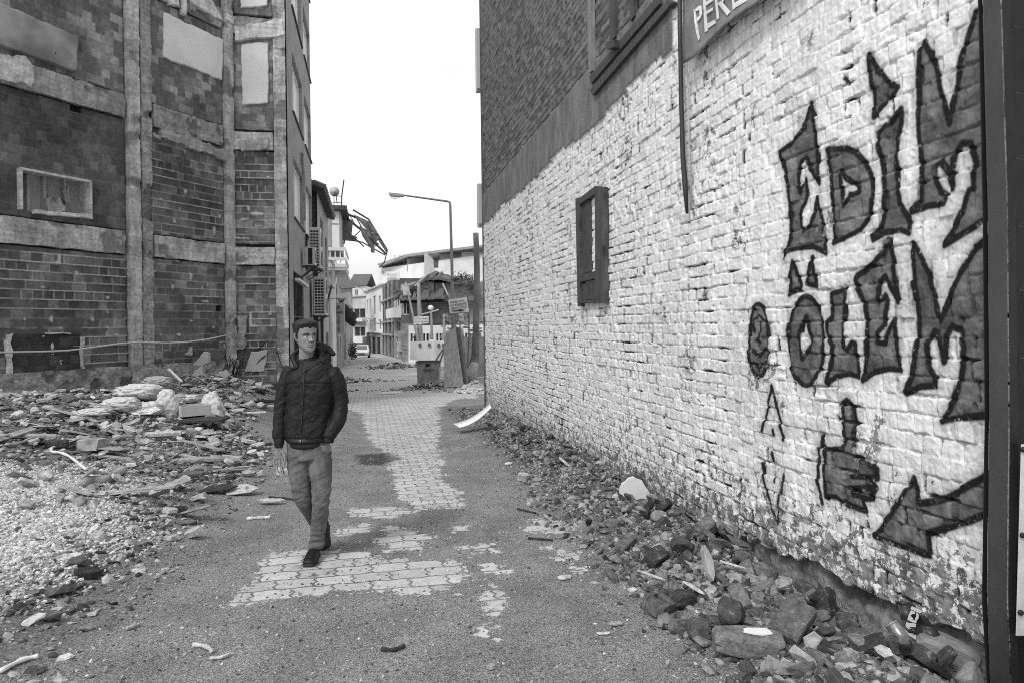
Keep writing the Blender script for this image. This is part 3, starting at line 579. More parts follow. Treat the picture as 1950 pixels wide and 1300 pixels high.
def hollow(bead=1., H=.182, L=.20, seed=0, dirt=0.):
    def f(U, V):
        vv = V+.012*(fbm(U*.8, V*.8, 2, seed)-.5)*2; row = np.floor(vv/H); fv = vv-row*H; off = (row % 2)*L/2+.05*hsh(row, row*0, seed); uu = U+.008*(vn(U*4, V*4, seed)-.5)
        Lr = np.where(hsh(row, row*0, seed+3) > .75, L*1.45, L); col = np.floor((uu+off)/Lr); fu = uu+off-col*Lr; rnd = hsh(row, col, seed+1)
        dv = np.minimum(fv, H-fv); du = np.minimum(fu, Lr-fu); jh = 1-ss(.003, .008+.009*vn(U*9, V*3, seed+5), dv); jv = 1-ss(.002, .007, du)
        on = ss(.30, .55, vn(U*1.1, row*.9, seed+7)); sag = vn(U*11, row*3.1, seed+8)
        h = (rnd-.5)*.012+.003*np.sin(fv/H*2*math.pi*6)+.004*(fbm(U*20, V*20, 2, seed)-.5)
        h = h*(1-jh)*(1-jv)+jh*(-.006+bead*on*(.012+.040*sag))+jv*(-.003)*(1-jh)
        blob = ss(.88, .93, vn(U*6.1, V*6.3, seed+11))*bead; h = h+.03*blob
        mort = np.clip(np.maximum(jh*(.35+.65*on*bead), jv*(.15+.45*on*bead)*(hsh(row, col, seed+9) > .35))+blob*.8, 0, 1)
        hole = (hsh(row, col, seed+21) > .9975)*ss(.02, .03, du)*ss(.02, .03, dv); h = h-.08*hole
        return h, dict(rnd=rnd, joint=mort, soot=np.full(U.shape, dirt)+0*U, deep=hole*1.0)
    return f
def concrete(amp=.02, seed=0, base=0.):
    def f(U, V):
        n_ = fbm(U*6, V*6, 4, seed); h = base+amp*(n_-.5)*2+amp*.7*(fbm(U*22, V*22, 3, seed+2)-.5)
        ch = ss(.60, .72, fbm(U*2.2, V*2.2, 4, seed+5)); h = h-ch*amp*1.6; return h, dict(rough=ch, rnd=n_)
    return f
def mk_brick(name, lo, hi, mort):
    m, t, b = nt(name); v = coords(t); n1 = noise(t, v, .9, 5, .6); n2 = noise(t, v, 14, 4, .7); n3 = noise(t, coords(t, (1, 1, 9)), 9, 3, .7)
    r = attr(t, 'rnd'); r3 = math_(t, 'POWER', r, 2.2)
    c = mixv(t, r3, lo, hi); c = math_(t, 'MULTIPLY', c, rng_(t, n1, .3, .7, .6, 1.3)); c = math_(t, 'MULTIPLY', c, rng_(t, n2, .3, .7, .75, 1.2)); c = math_(t, 'MULTIPLY', c, rng_(t, n3, .3, .7, .88, 1.1))
    c = mixv(t, attr(t, 'joint'), c, mixv(t, n2, mort*.6, mort*1.2)); c = mixv(t, attr(t, 'deep'), c, .02)
    c = math_(t, 'MULTIPLY', c, math_(t, 'SUBTRACT', 1., math_(t, 'MULTIPLY', attr(t, 'soot'), .45)))
    colour(t, b, c); b.inputs['Roughness'].default_value = .9; b.inputs['Specular IOR Level'].default_value = .15; bump(t, b, n2, .5, .004); return m
def mk_conc(name, lo, hi, rough=.12):
    m, t, b = nt(name); v = coords(t); n1 = noise(t, v, 1.6, 6, .65); n2 = noise(t, v, 17, 5, .75); st = noise(t, coords(t, (3, 3, .5)), 3, 4, .6); sh = noise(t, coords(t, (.3, .3, 7)), 2.2, 3, .6)
    c = mixv(t, rng_(t, n1, .35, .65), lo, hi); c = math_(t, 'MULTIPLY', c, rng_(t, n2, .3, .7, .7, 1.2)); c = math_(t, 'MULTIPLY', c, rng_(t, st, .3, .65, .75, 1.08)); c = math_(t, 'MULTIPLY', c, rng_(t, sh, .35, .6, .85, 1.05))
    c = mixv(t, math_(t, 'MULTIPLY', attr(t, 'rough'), .75), c, mixv(t, n2, rough*.4, rough*1.4)); c = mixv(t, rng_(t, noise(t, v, 5, 5, .7), .66, .72, 0, .5), c, rough*.9)
    colour(t, b, c); b.inputs['Roughness'].default_value = .92; b.inputs['Specular IOR Level'].default_value = .15; bump(t, b, n2, .8, .008); return m
M_HB = mk_brick('hollow_brick', .115, .28, .62); M_HBL = mk_brick('hollow_brick_upper', .13, .34, .19); M_HBD = mk_brick('hollow_brick_dark', .115, .21, .23)
M_CL = mk_conc('light_concrete', .36, .60, .16); M_CG = mk_conc('grey_concrete', .26, .42, .12); M_WP = mk_conc('old_white_plaster', .52, .72, .25)
M_GP = mk_conc('grey_plaster', .20, .30, .15)
def smooth_plaster(name, lo, hi):
    m, t, b = nt(name); v = coords(t); n1 = noise(t, v, 1.1, 4, .5); n2 = noise(t, v, 12, 4, .7); c = mixv(t, rng_(t, n1, .35, .65), lo, hi); c = math_(t, 'MULTIPLY', c, rng_(t, n2, .3, .7, .93, 1.04))
    c = mixv(t, rng_(t, noise(t, v, 3.1, 5, .7), .70, .74), c, lo*.35)
    colour(t, b, c); b.inputs['Roughness'].default_value = .85; bump(t, b, n2, .4, .003); return m
M_SW = smooth_plaster('white_plaster', .62, .72); M_SG = smooth_plaster('stained_plaster', .15, .36); M_SP = smooth_plaster('pale_plaster', .42, .5)
flatf = lambda amp, seed=0, base=0: (lambda U, V: (base+amp*(fbm(U*3, V*3, 3, seed)-.5), dict(rnd=U*0, rough=U*0)))
g0 = -1.4
u = lambda pl, px, py: pl.uv(px, py)
_q = [W1.uv(*p) for p in [(34,322),(167,347),(167,416),(34,402)]]; NICHE = (_q[0][0], _q[1][0], _q[3][1]/2+_q[2][1]/2, _q[0][1]/2+_q[1][1]/2)
# column positions along wall 1
c1a, c1b = W1.uv(241, 600)[0], W1.uv(292, 600)[0]; c2a = W1.uv(428, 600)[0]
t0 = -7.0
beam = .56
levels = [zb, zb+dz, zb+2*dz, zb+3*dz]
bays = [(t0, c1a), (c1b, c2a)]
# infill
for k in range(4):
    zlo = g0 if k == 0 else levels[k-1]+beam; zhi = levels[k]
    for bi, (ua, ub) in enumerate(bays):
        hf = hollow(1. if (k == 0 or (k == 1 and bi == 1)) else .15, seed=k*5+bi*3, dirt=0.1 if k == 0 else (.55 if (k == 1 and bi == 0) else .2)); mt = M_HB if (k == 0 or (k == 1 and bi == 1)) else (M_HBL if k > 1 else M_HBD)
        relief('brick_infill', W1, [(ua-.02, zhi+.02), (ub+.02, zhi+.02), (ub+.02, zlo-.02), (ua-.02, zlo-.02)], .02, hf, mt, cut=NICHE if (k == 1 and bi == 0) else None)
    for ua, ub in ((.06, W2.uv(526, 600)[0]),):
        hf = hollow(1. if k < 2 else .2, seed=40+k); relief('brick_infill', W2, [(ua-.08, zhi+.02), (ub+.02, zhi+.02), (ub+.02, zlo-.02), (ua-.08, zlo-.02)], .022, hf, M_HB if k < 2 else M_HBL)
# beams (proud of the infill), columns
pj = .09
for k, z in enumerate(levels):
    mt = M_CL if k == 0 else M_CG
    for ua, ub in bays:
        relief('beam', W1, [(ua, z+beam), (ub, z+beam), (ub, z), (ua, z)], .03, concrete(.025, 60+k, pj-.02), mt, .05, .022, k)
    relief('beam', W2, [(.0, z+beam-.05), (TE-.32, z+beam-.05), (TE-.32, z), (.0, z)], .03, concrete(.02, 70+k, pj-.02), M_CL if k < 2 else M_CG, .05, .02, k)
zt = levels[-1]+beam+.6
relief('column', W1, [(c1a, zt), (c1b-.32, zt), (c1b-.32, g0), (c1a, g0)], .03, concrete(.022, 80, pj+.03), M_CL, .12, .015, 2)
relief('column', W1, [(c1b-.32, zt), (c1b, zt), (c1b, g0), (c1b-.32, g0)], .028, concrete(.045, 82, pj-.02), M_CG, .12, .03, 4)
relief('column', W1, [(c2a, zt), (TC, zt), (TC, g0+.9), (c2a, g0+.9)], .03, concrete(.02, 84, pj+.01), M_CL, .12, .015, 6)
relief('column', W2, [(TE-.36, zt), (TE, zt), (TE, g0), (TE-.36, g0)], .028, concrete(.02, 86, pj), M_CL, .12, .015, 8)
# footing of wall 1
relief('footing', W1, [(t0, W1.uv(0, 708)[1]), (TC, W1.uv(0, 708)[1]), (TC, -1.6), (t0, -1.6)], .03, concrete(.035, 88, .14), M_CG, .1, .03, 9)
def panel(name, pl, pxs, mat, base=.03, amp=.01, ej=.03, res=.03, seed=1, lab=None):
    o = relief(name, pl, [pl.uv(*p) for p in pxs], res, flatf(amp, seed, base), mat, .04, ej, seed)
    if lab: o['label'] = lab
    return o
panel('plaster_panel', W1, [(-60,-18),(145,72),(143,142),(-60,72)], M_SG, .12, lab='stained grey plaster panel')
panel('plaster_panel', W1, [(309,22),(426,77),(421,156),(308,112)], M_SW, .05, lab='clean white plaster panel')
panel('plaster_panel', W2, [(458,84),(514,80),(513,199),(459,204)], M_SW, .05, lab='tall white plaster panel')
panel('plaster_panel', W2, [(456,-30),(512,-34),(512,14),(457,20)], M_SW, .05)
panel('plaster_patch', W2, [(447,57),(540,38),(545,72),(447,83)], M_WP, .135, .02, .06, .02, lab='flaking strip of white paint')
for i, px in enumerate([[(302,-20),(330,-22),(334,16),(318,12)], [(338,-20),(350,-18),(350,34),(342,30)], [(354,-10),(395,-5),(420,45),(360,10)], [(426,25),(440,35),(440,52),(424,40)]]):
    panel('plaster_patch', W1, px, M_WP, .13, .02, .04, .02, i)
panel('plaster_patch', W1, [(-40,100),(52,112),(52,168),(-40,150)], M_CL, .15, .09, .12, .02, 3)
panel('beam_patch', W2, [(459,270),(515,263),(514,287),(461,292)], M_CG, .13, .05, .04, .02, 5)
panel('beam_patch', W1, [(300,240),(428,290),(425,312),(300,262)], M_CG, .13, .10, .09, .02, 6)
panel('plaster_patch', W2, [(478,668),(512,664),(506,708),(466,710)], M_SP, .05, .01, .05, .02, 7, lab='pale broken plaster piece at the wall foot')
panel('plaster_patch', W2, [(452,600),(473,600),(468,665),(450,668)], M_CG, .10, .06, .08, .02, 8)
# blackened blind window low on the first bay, with torn white reveals
o = relief('blocked_opening', W1, [W1.uv(*p) for p in [(14,634),(152,634),(152,708),(14,712)]], .02, hollow(0, seed=55, dirt=1.), mk_brick('sooty_brick', .09, .17, .12), .02); o.location = o.location
panel('torn_reveal', W1, [(8,632),(20,634),(19,712),(10,712)], M_WP, .10, .05, .06, .015, 11); panel('torn_reveal', W1, [(150,640),(157,640),(156,700),(150,702)], M_WP, .10, .05, .05, .015, 12)
panel('torn_reveal', W1, [(84,632),(132,632),(130,637),(84,638)], M_WP, .10, .04, .03, .015, 13)
for o in [x for x in bpy.data.objects if x.name.startswith('blocked_opening')]: o.location.x += W1.n[0]*.03; o.location.y += W1.n[1]*.03
# niche window with a pale frame in the first bay
wn = [(NICHE[0], NICHE[3]), (NICHE[1], NICHE[3]), (NICHE[1], NICHE[2]), (NICHE[0], NICHE[2])]
fr = MB()
def wbar(f, a, b_, w_, h0, h1, pl=W1):
    p0 = pl.P(np.array(a[0]), np.array(a[1]), np.array((h0+h1)/2)); p1 = pl.P(np.array(b_[0]), np.array(b_[1]), np.array((h0+h1)/2)); f.bar(p0, p1, h1-h0, w_, up=(0, 0, 1) if abs(a[0]-b_[0]) > abs(a[1]-b_[1]) else tuple(pl.u)); return f
for a, b_ in ((0, 1), (1, 2), (3, 0)): wbar(fr, wn[a], wn[b_], .045, .0, .11)
wo = fr.build('window_frame', M_WP, bl)
fr = MB(); fr.poly([W1.P(np.array(p[0]), np.array(p[1]), np.array(-.30)) for p in wn], [(0, 1, 2, 3)]); o = fr.build('window_back', M_SG, bl)
fr = MB()
for a, b_ in ((0, 1), (1, 2), (2, 3), (3, 0)): fr.poly([W1.P(np.array(wn[i_][0]), np.array(wn[i_][1]), np.array(h_)) for i_, h_ in ((a, .0), (b_, .0), (b_, -.3), (a, -.3))], [(0, 1, 2, 3)])
fr.build('window_reveal', M_CL if False else M_WP, bl)
for f_ in (.22, .45, .75): 
    a = np.array(wn[0])*(1-f_)+np.array(wn[1])*f_; b_ = np.array(wn[3])*(1-f_)+np.array(wn[2])*f_; fr = MB(); wbar(fr, a, b_, .05, -.29, -.2); fr.build('window_batten', M_SG, bl)
panel('plaster_patch', W1, [(92,375),(118,372),(128,402),(94,410)], M_WP, -.22, .05, .06, .015, 15); panel('window_sill', W1, [(60,400),(170,408),(168,418),(60,410)], M_WP, .12, .06, .03, .015, 16)
panel('plaster_patch', W1, [(126,352),(134,355),(137,388),(129,388)], M_WP, -.2, .02, .02, .015, 17)
# solid body behind the skins
def body(mb, pts, z0, z1): mb.prism([(p[0], p[1], z0) for p in pts], (0, 0, z1-z0)); return mb
a0 = W1.P(np.array(t0), np.array(0.), np.array(-.45)); a1 = W1.P(np.array(TC), np.array(0.), np.array(-.45)); a2 = W2.P(np.array(TE), np.array(0.), np.array(-.45))
L3 = W3.uv(592, 500)[0]
b3 = W3.P(np.array(L3), np.array(0.), np.array(-.35)); body(MB(), [a0, a1, (a1[0], a2[1], 0), (b3[0], a2[1], 0), b3, (b3[0]-9, b3[1], 0), (a0[0]-6, a0[1]+8, 0)], -1.6, zt+.1).build('building_body', M_GP, bl)
# --- street side facade with windows
wz = [(W3.uv(556, 97)[1], W3.uv(556, 208)[1]), None]
hh_ = wz[0][0]-wz[0][1]; top2 = wz[0][0]; 
w_u = [(W3.uv(556.5, 150)[0], W3.uv(575, 150)[0]), (W3.uv(578.5, 150)[0], W3.uv(590.5, 150)[0])]
wins = [(ua, ub, top2+dk*dz-.0, top2+dk*dz-hh_) for dk in (-1, 0, 1, 2) for ua, ub in w_u]
def holed(name, pl, u0, u1, z0, z1, holes, mat, th=.3, par=bl):
    us = sorted({u0, u1, *[h_[0] for h_ in holes], *[h_[1] for h_ in holes]}); zs = sorted({z0, z1, *[h_[2] for h_ in holes], *[h_[3] for h_ in holes]}); f = MB()
    for i in range(len(us)-1):
        for j in range(len(zs)-1):
            cu, cz = (us[i]+us[i+1])/2, (zs[j]+zs[j+1])/2
            if any(h_[0] < cu < h_[1] and min(h_[2], h_[3]) < cz < max(h_[2], h_[3]) for h_ in holes): continue
            f.poly([pl.P(np.array(a), np.array(b_), np.array(0.)) for a, b_ in ((us[i], zs[j]), (us[i+1], zs[j]), (us[i+1], zs[j+1]), (us[i], zs[j+1]))], [(0, 1, 2, 3)])
    for ua, ub, za, zb_ in holes:
        lo, hi = min(za, zb_), max(za, zb_)
        for (p, q_) in (((ua, lo), (ub, lo)), ((ub, lo), (ub, hi)), ((ub, hi), (ua, hi)), ((ua, hi), (ua, lo))):
            f.poly([pl.P(np.array(p[0]), np.array(p[1]), np.array(0.)), pl.P(np.array(q_[0]), np.array(q_[1]), np.array(0.)), pl.P(np.array(q_[0]), np.array(q_[1]), np.array(-th)), pl.P(np.array(p[0]), np.array(p[1]), np.array(-th))], [(0, 1, 2, 3)])
    return f.build(name, mat, par)
door = (W3.uv(559, 560)[0], W3.uv(578, 560)[0], W3.uv(565, 520)[1], -.6)
holed('street_wall', W3, -.03, L3, -1.5, zt+.1, wins+[door], gm('street_plaster', .27, .3, 2, .9, .004, 30), .34)
def pquad(pl, ua, ub, za, zb_, h): return [pl.P(np.array(a), np.array(b_), np.array(h)) for a, b_ in ((ua, za), (ub, za), (ub, zb_), (ua, zb_))]
M_GLASS = flat('window_glass', .88, .3); M_FR = flat('window_white', .75, .5)  # near-white pane colour stands in for sky reflected in the windows
for ua, ub, za, zb_ in wins:
    f = MB(); e = .06
    for p, q_ in (((ua, za-.03), (ub, za-.03)), ((ua, zb_+.03), (ub, zb_+.03)), ((ua+.03, zb_), (ua+.03, za)), ((ub-.03, zb_), (ub-.03, za)), (((ua+ub)/2, zb_), ((ua+ub)/2, za)), ((ua*.7+ub*.3, zb_), (ua*.7+ub*.3, za-.5))): wbar(f, p, q_, e, -.19, -.11, W3)
    o = f.build('window_frame', M_FR, bl)
    g_ = MB().poly(pquad(W3, ua, ub, za, zb_, -.17), [(0, 1, 2, 3)]).build('window_pane', M_GLASS, bl)
    f = MB(); wbar(f, (ua-.05, zb_-.02), (ub+.05, zb_-.02), .04, -.12, .05, W3); f.build('window_sill', flat('dark_sill', .05) if 'dark_sill' not in bpy.data.materials else bpy.data.materials['dark_sill'], bl)
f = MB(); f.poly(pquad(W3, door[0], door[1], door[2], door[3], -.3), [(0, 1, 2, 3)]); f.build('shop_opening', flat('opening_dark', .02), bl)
f = MB()
for s in np.linspace(door[0]+.05, door[1]-.05, 9): wbar(f, (s, door[3]), (s, door[2]), .03, -.06, -.03, W3)
for z in np.linspace(door[3], door[2], 4): wbar(f, (door[0], z), (door[1], z), .03, -.05, -.02, W3)
f.build('window_bars', flat('iron', .05, .5, .5), bl)
f = MB(); pl_ = [W3.P(np.array(a), np.array(b_), np.array(.07)) for a, b_ in [W3.uv(571, 291), W3.uv(574, 330), W3.uv(575, 420)]]; f.tube(pl_, .05, 8); f.build('drain_pipe', gm('old_pipe', .3, .4, 4), bl, smooth=True)
# hose sagging in front of the wall
pts = [W1.P(np.array(W1.uv(x, y)[0]), np.array(W1.uv(x, y)[1]), np.array(.30)) for x, y in ((-60,671),(0,670),(60,669),(110,667),(160,661),(210,654),(247,651),(300,653),(340,651),(380,646),(425,636))]
tag(MB().tube(pts, .018, 8).build('hose', flat('pale_hose', .5, .6), smooth=True), 'long pale hose hung across the lower brick wall of the stripped building', 'hose')
# --- air conditioners
M_AC = gm('ac_white', .55, .1, 4, .5, 0); M_BLK = flat('black_gap', .012, .8)
def ac_unit(px0, px1, py0, py1, hor_px, lab, depth_u, out, fans, dark=False):
    ua, z1 = W3.uv(px0, py0); 
    # nearest face at street distance ua; width 'out' from the wall
    y0 = W3.o[1]+ua; x0 = W3.o[0]+.12; z0 = z1-depth_u[1]
    o = empty('air_conditioner', (x0, y0, z0), label=lab, cat='air conditioner', group='air conditioners on the street wall')
    MB().box((x0, y0, z0), (x0+out, y0+depth_u[0], z1)).build('casing', M_AC, o, bevel=.012)
    nx, nz = (3, int((z1-z0)/.11)) if not dark else (1, 1)
    for i in range(nx):
        for j in range(nz):
            a = x0+out*(.12+.76*i/nx*1.0); bq = x0+out*(.12+.76*(i+.78)/nx) if not dark else x0+out*.72
            if dark: a = x0+out*.3
            f = MB(); f.box((a, y0-.006, z0+(z1-z0)*(.05+.9*j/nz)), (bq, y0+.01, z0+(z1-z0)*(.05+.9*(j+(.62 if not dark else .98))/nz))); f.build('grille_slot', M_BLK, o)
    for k in range(fans):
        zc = z0+(z1-z0)*(k+.5)/fans; rr = min(depth_u[0], (z1-z0)/fans)*.4
        Mf = Matrix(((0, 0, 1), (0, 1, 0), (-1, 0, 0))).to_4x4(); MB().lathe([(rr, 0), (rr, .02), (rr*.9, .025), (rr*.2, .03)], (x0+out, y0+depth_u[0]*.45, zc), 24, Mf).build('fan_guard', flat('fan_grey', .12) if 'fan_grey' not in bpy.data.materials else bpy.data.materials['fan_grey'], o, smooth=True)
    for yy_ in (y0+.1, y0+depth_u[0]-.1):
        MB().bar((W3.o[0], yy_, z0-.03), (x0+out+.05, yy_, z0-.03), .04).bar((W3.o[0], yy_, z0-.35), (x0+out*.9, yy_, z0-.04), .03).build('bracket', bpy.data.materials['iron'], o)
    return o
ac_unit(581, 600, 433, 512, 0, 'big double fan air conditioner, the upper large unit on the street wall', (.95, 1.33), .36, 2)
ac_unit(573, 592, 470, 504, 0, 'small air conditioner with black grille in front of the big upper one', (.5, .56), .30, 1, True)
ac_unit(589.6, 612, 527, 590, 0, 'lower tall air conditioner hanging below and behind the big one', (.9, 1.35), .42, 2)
f = MB(); wbar(f, W3.uv(554, 532), W3.uv(574, 546), .07, .1, .22, W3); tag(f.build('awning_bar', M_AC), 'pale metal bar fixed on the street wall under the air conditioners', 'bar')
# ================================================================ down the street
def zat(px, py, D): return float(at(px, py, D)[2])
def FP(pxL, DL, pxR, DR):
    a = at(pxL, 620, DL); b_ = at(pxR, 620, DR); ux = (b_-a)[:2]; return Plane(a, ux, (ux[1], -ux[0])), float(np.hypot(*ux))
M_CR = gm('cream_wall', .74, .12, .5, .9, 0); M_LG = gm('light_grey_wall', .52, .2, .6, .9, 0); M_MG = gm('mid_grey_wall', .30, .3, .8, .9, 0); M_DG = gm('dark_grey_wall', .11, .3, .8, .9, 0)
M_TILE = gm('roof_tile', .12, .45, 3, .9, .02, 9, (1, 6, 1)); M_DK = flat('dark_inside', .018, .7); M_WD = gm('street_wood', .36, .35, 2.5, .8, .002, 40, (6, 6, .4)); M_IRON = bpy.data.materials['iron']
def brickmat(name, lo, hi, mo, bw=.25, bh=.09):
    m, t, b = nt(name); tc = t.nodes.new('ShaderNodeNewGeometry'); s_ = t.nodes.new('ShaderNodeSeparateXYZ'); t.links.new(tc.outputs['Position'], s_.inputs[0]); cb = t.nodes.new('ShaderNodeCombineXYZ')
    t.links.new(math_(t, 'ADD', s_.outputs[0], s_.outputs[1]), cb.inputs[0]); t.links.new(s_.outputs[2], cb.inputs[1]); br = t.nodes.new('ShaderNodeTexBrick'); t.links.new(cb.outputs[0], br.inputs[0])
    for k_, q_ in (('Scale', 1), ('Mortar Size', .012), ('Brick Width', bw), ('Row Height', bh)): br.inputs[k_].default_value = q_
    br.inputs['Color1'].default_value = g3(lo); br.inputs['Color2'].default_value = g3(hi); br.inputs['Mortar'].default_value = g3(mo)
    c = math_(t, 'MULTIPLY', math_(t, 'MULTIPLY', br.outputs[0], 1), rng_(t, noise(t, coords(t), .8, 5, .7), .3, .7, .6, 1.3)); colour(t, b, c); b.inputs['Roughness'].default_value = .9; return m
M_RB = brickmat('ruin_brick', .18, .38, .42); M_DB = brickmat('dark_brick', .10, .22, .24)
def house(name, label, pxL, DL, pxR, DR, ytop, mat, wins=(), depth=6, ybot=None, frame=M_FR, pane=M_DK, roof=None, par=None, zbot=None, sill=True, cat='building', over=.3):
    pl, W = FP(pxL, DL, pxR, DR); zt_ = zat(pxL, ytop, DL); zb_ = float(gz(pl.o[1]))-.6 if ybot is None else zat(pxL, ybot, DL)
    o = par or empty(name, (pl.o[0], pl.o[1], zb_), label=label, cat=cat)
    H = []
    for (fa, fb, ya, yb_) in wins:                 # fraction across, pixel rows measured at the left end
        H.append((W*fa, W*fb, zat(pxL, yb_, DL), zat(pxL, ya, DL)))
    holed('wall', pl, 0, W, zb_, zt_, H, mat, .25, o)
    bd = MB(); P = lambda u_, h: pl.P(np.array(u_), np.array(0.), np.array(h)); body(bd, [P(0, -.26), P(W, -.26), P(W, -depth), P(0, -depth)], zb_, zt_-.02)
    # the two ends close the wall's thickness
    for ua in (0., W): bd.poly([pl.P(np.array(ua), np.array(z), np.array(h)) for z, h in ((zb_, 0.), (zt_, 0.), (zt_, -.26), (zb_, -.26))], [(0, 1, 2, 3)])
    bd.build('side_walls', mat, o)
    for (ua, ub, za, zb2) in H:
        f = MB(); e = min(.09, (ub-ua)*.12)
        for p, q_ in (((ua, za+e/2), (ub, za+e/2)), ((ua, zb2-e/2), (ub, zb2-e/2)), ((ua+e/2, za), (ua+e/2, zb2)), ((ub-e/2, za), (ub-e/2, zb2)), (((ua+ub)/2, za), ((ua+ub)/2, zb2))): wbar(f, p, q_, e, -.2, -.12, pl)
        wf = f.build('window', frame, o); MB().poly(pquad(pl, ua, ub, za, zb2, -.19), [(0, 1, 2, 3)]).build('pane', pane, wf); 
        for c_ in wf.children: world_child(c_, wf) if False else None
    if roof:
        kind, rise = roof; f = MB()
        if kind == 'flat': body(f, [P(-over, over), P(W+over, over), P(W+over, -depth-over), P(-over, -depth-over)], zt_, zt_+rise); f.build('roof', M_LG, o)
        else:
            a = [pl.P(np.array(-over), np.array(zt_), np.array(over)), pl.P(np.array(W+over), np.array(zt_), np.array(over)), pl.P(np.array(W+over), np.array(zt_+rise), np.array(-depth/2)), pl.P(np.array(-over), np.array(zt_+rise), np.array(-depth/2))]
            b2 = [pl.P(np.array(-over), np.array(zt_), np.array(-depth-over)), pl.P(np.array(W+over), np.array(zt_), np.array(-depth-over)), a[2], a[3]]
            f.prism(a, (0, 0, .14)); f.prism([b2[0], b2[1], b2[2], b2[3]], (0, 0, .137)); f.build('roof', M_TILE, o)
    return o, pl, W, zb_, zt_
def beam_px(mb, pts, D, r, n=6):
    D_ = D if hasattr(D, '__len__') else [D]*len(pts); mb.tube([at(p[0], p[1], d) for p, d in zip(pts, D_)], r, n); return mb
# ---- left side
L1, pl, W, z0, z1 = house('tiled_house', 'plastered old house with a tiled roof just behind the stripped building', 588, 27.5, 611, 28, 372, M_LG, depth=.3, roof=None)
xf = at(611, 600, 28.)[0]; plf = Plane((xf, 28.0), (0, 1), (1, 0))
holed('street_wall', plf, -.3, 6.8, -1.8, z1, [(1.2, 2.9, 3.9, 6.2), (4.3, 5.6, 3.9, 5.8), (.8, 2.2, -.4, 1.7), (4.2, 6.0, -1, 1.4)], M_MG, .3, L1)
f = MB(); body(f, [(xf-.31, 27.9), (xf-.31, 34.8), (xf-7, 34.8), (xf-7, 28.2)], -1.8, z1-.05); f.build('house_body', M_MG, L1)
for q_ in ((1.2, 2.9, 3.9, 6.2), (4.3, 5.6, 3.9, 5.8), (.8, 2.2, -.4, 1.7), (4.2, 6.0, -1, 1.4)):
    f = MB(); wbar(f, (q_[0]+.05, q_[2]), (q_[0]+.05, q_[3]), .1, -.2, -.1, plf); wbar(f, ((q_[0]+q_[1])/2, q_[2]), ((q_[0]+q_[1])/2, q_[3]), .08, -.2, -.1, plf); wbar(f, (q_[0], q_[3]-.05), (q_[1], q_[3]-.05), .1, -.2, -.1, plf); f.build('window', M_FR, L1)
    MB().poly(pquad(plf, *q_, -.22), [(0, 1, 2, 3)]).build('window_pane', M_DK, L1)
f = MB(); f.prism([(xf+.3, 27.2, z1-.08), (xf+.3, 34.5, z1-.08), (xf-4, 34.5, z1+1.3), (xf-4, 27.2, z1+1.3)], (0, 0, .10)); f.build('roof_deck', M_WOODD, L1)
f = MB()
for i in range(16):
    y = 27.1+i*.48
    for j in range(9): 
        x = xf+.36-j*.42; f.tube([(x, y, z1+.02+(xf+.36-x)*.32), (x-.46, y+random.uniform(-.03, .03), z1+.06+(xf+.36-x+.46)*.32)], .13, 6)
f.build('roof_tiles', M_TILE, L1)
f = MB(); f.box((xf, 29.0, 3.3), (xf+.5, 31.0, 3.45)); f.build('balcony_slab', M_LG, L1)
f = MB()
for y in np.linspace(29.05, 30.95, 12): f.bar((xf+.47, y, 3.45), (xf+.47, y, 4.35), .03)
for z in (4.35, 3.9): f.bar((xf+.47, 29, z), (xf+.47, 31., z), .04); f.bar((xf, 29.02, z), (xf+.47, 29.02, z), .04)
for x in np.linspace(xf+.05, xf+.42, 4): f.bar((x, 29.02, 3.45), (x, 29.02, 4.35), .03)
f.build('balcony_railing', M_LG, L1)
f = MB(); f.bar((xf+.1, 28.1, -1.5), (xf+.1, 28.1, 3.4), .12).bar((xf+.12, 28.2, 1.9), (xf+.45, 28.9, 3.3), .06); f.build('dark_post', M_IRON, L1)
# bay house
D = 38.; xa, xb = at(624, 600, D)[0], at(653, 600, D)[0]; zt_, zm, zb2 = zat(640, 412, D), zat(640, 482, D), zat(640, 521, D); Y0 = 37.3
bh = empty('bay_house', (xa, Y0, float(gz(38))), label='timber clad bay house with projecting balcony carrying a satellite dish', cat='building')
MB().box((xa-4, Y0+.6, -1.6), (xa+.2, Y0+9, zt_-.02)).build('wall', M_LG, bh)
MB().box((xa, Y0, zm), (xb, Y0+4.6, zt_)).build('bay', M_WD, bh)
for x0_, x1_, za, zb_ in ((.05, .40, .03, .97), (.47, .93, .03, .62), (.47, .93, .66, .97)):
    MB().box((xa+(xb-xa)*x0_, Y0-.03, zm+(zt_-zm)*za), (xa+(xb-xa)*x1_, Y0-.001, zm+(zt_-zm)*zb_)).build('board_panel', M_CR if x0_ > .3 else M_WD, bh)
MB().box((xa-.1, Y0-.35, zt_), (xb+.35, Y0+5, zt_+.22)).build('roof', M_WOODD, bh)
MB().box((xa, Y0-.25, zb2), (xb+.25, Y0+4.8, zb2+.15)).build('balcony_floor', M_LG, bh)
f = MB()
for z in (zb2+.25, zb2+.6, zm-.02): f.box((xa, Y0-.28, z-.09), (xb+.28, Y0-.22, z+.09)); f.box((xb+.22, Y0-.22, z-.09), (xb+.28, Y0+4.7, z+.09))
for x in np.linspace(xa+.03, xb+.25, 5): f.box((x-.03, Y0-.24, zb2+.15), (x+.03, Y0-.2, zm))
f.build('balcony_railing', M_CR, bh)
MB().prism([(xa+.1, Y0+.2, zb2), (xb, Y0+.2, zb2), (xa+.1, Y0+.2, zb2-.9)], (0, .25, 0)).build('bracket', M_LG, bh)
f = MB(); f.box((xa+.2, Y0+.62, -1.6), (xa+.32, Y0+5, zb2)); f.build('lower_wall', M_LG, bh)
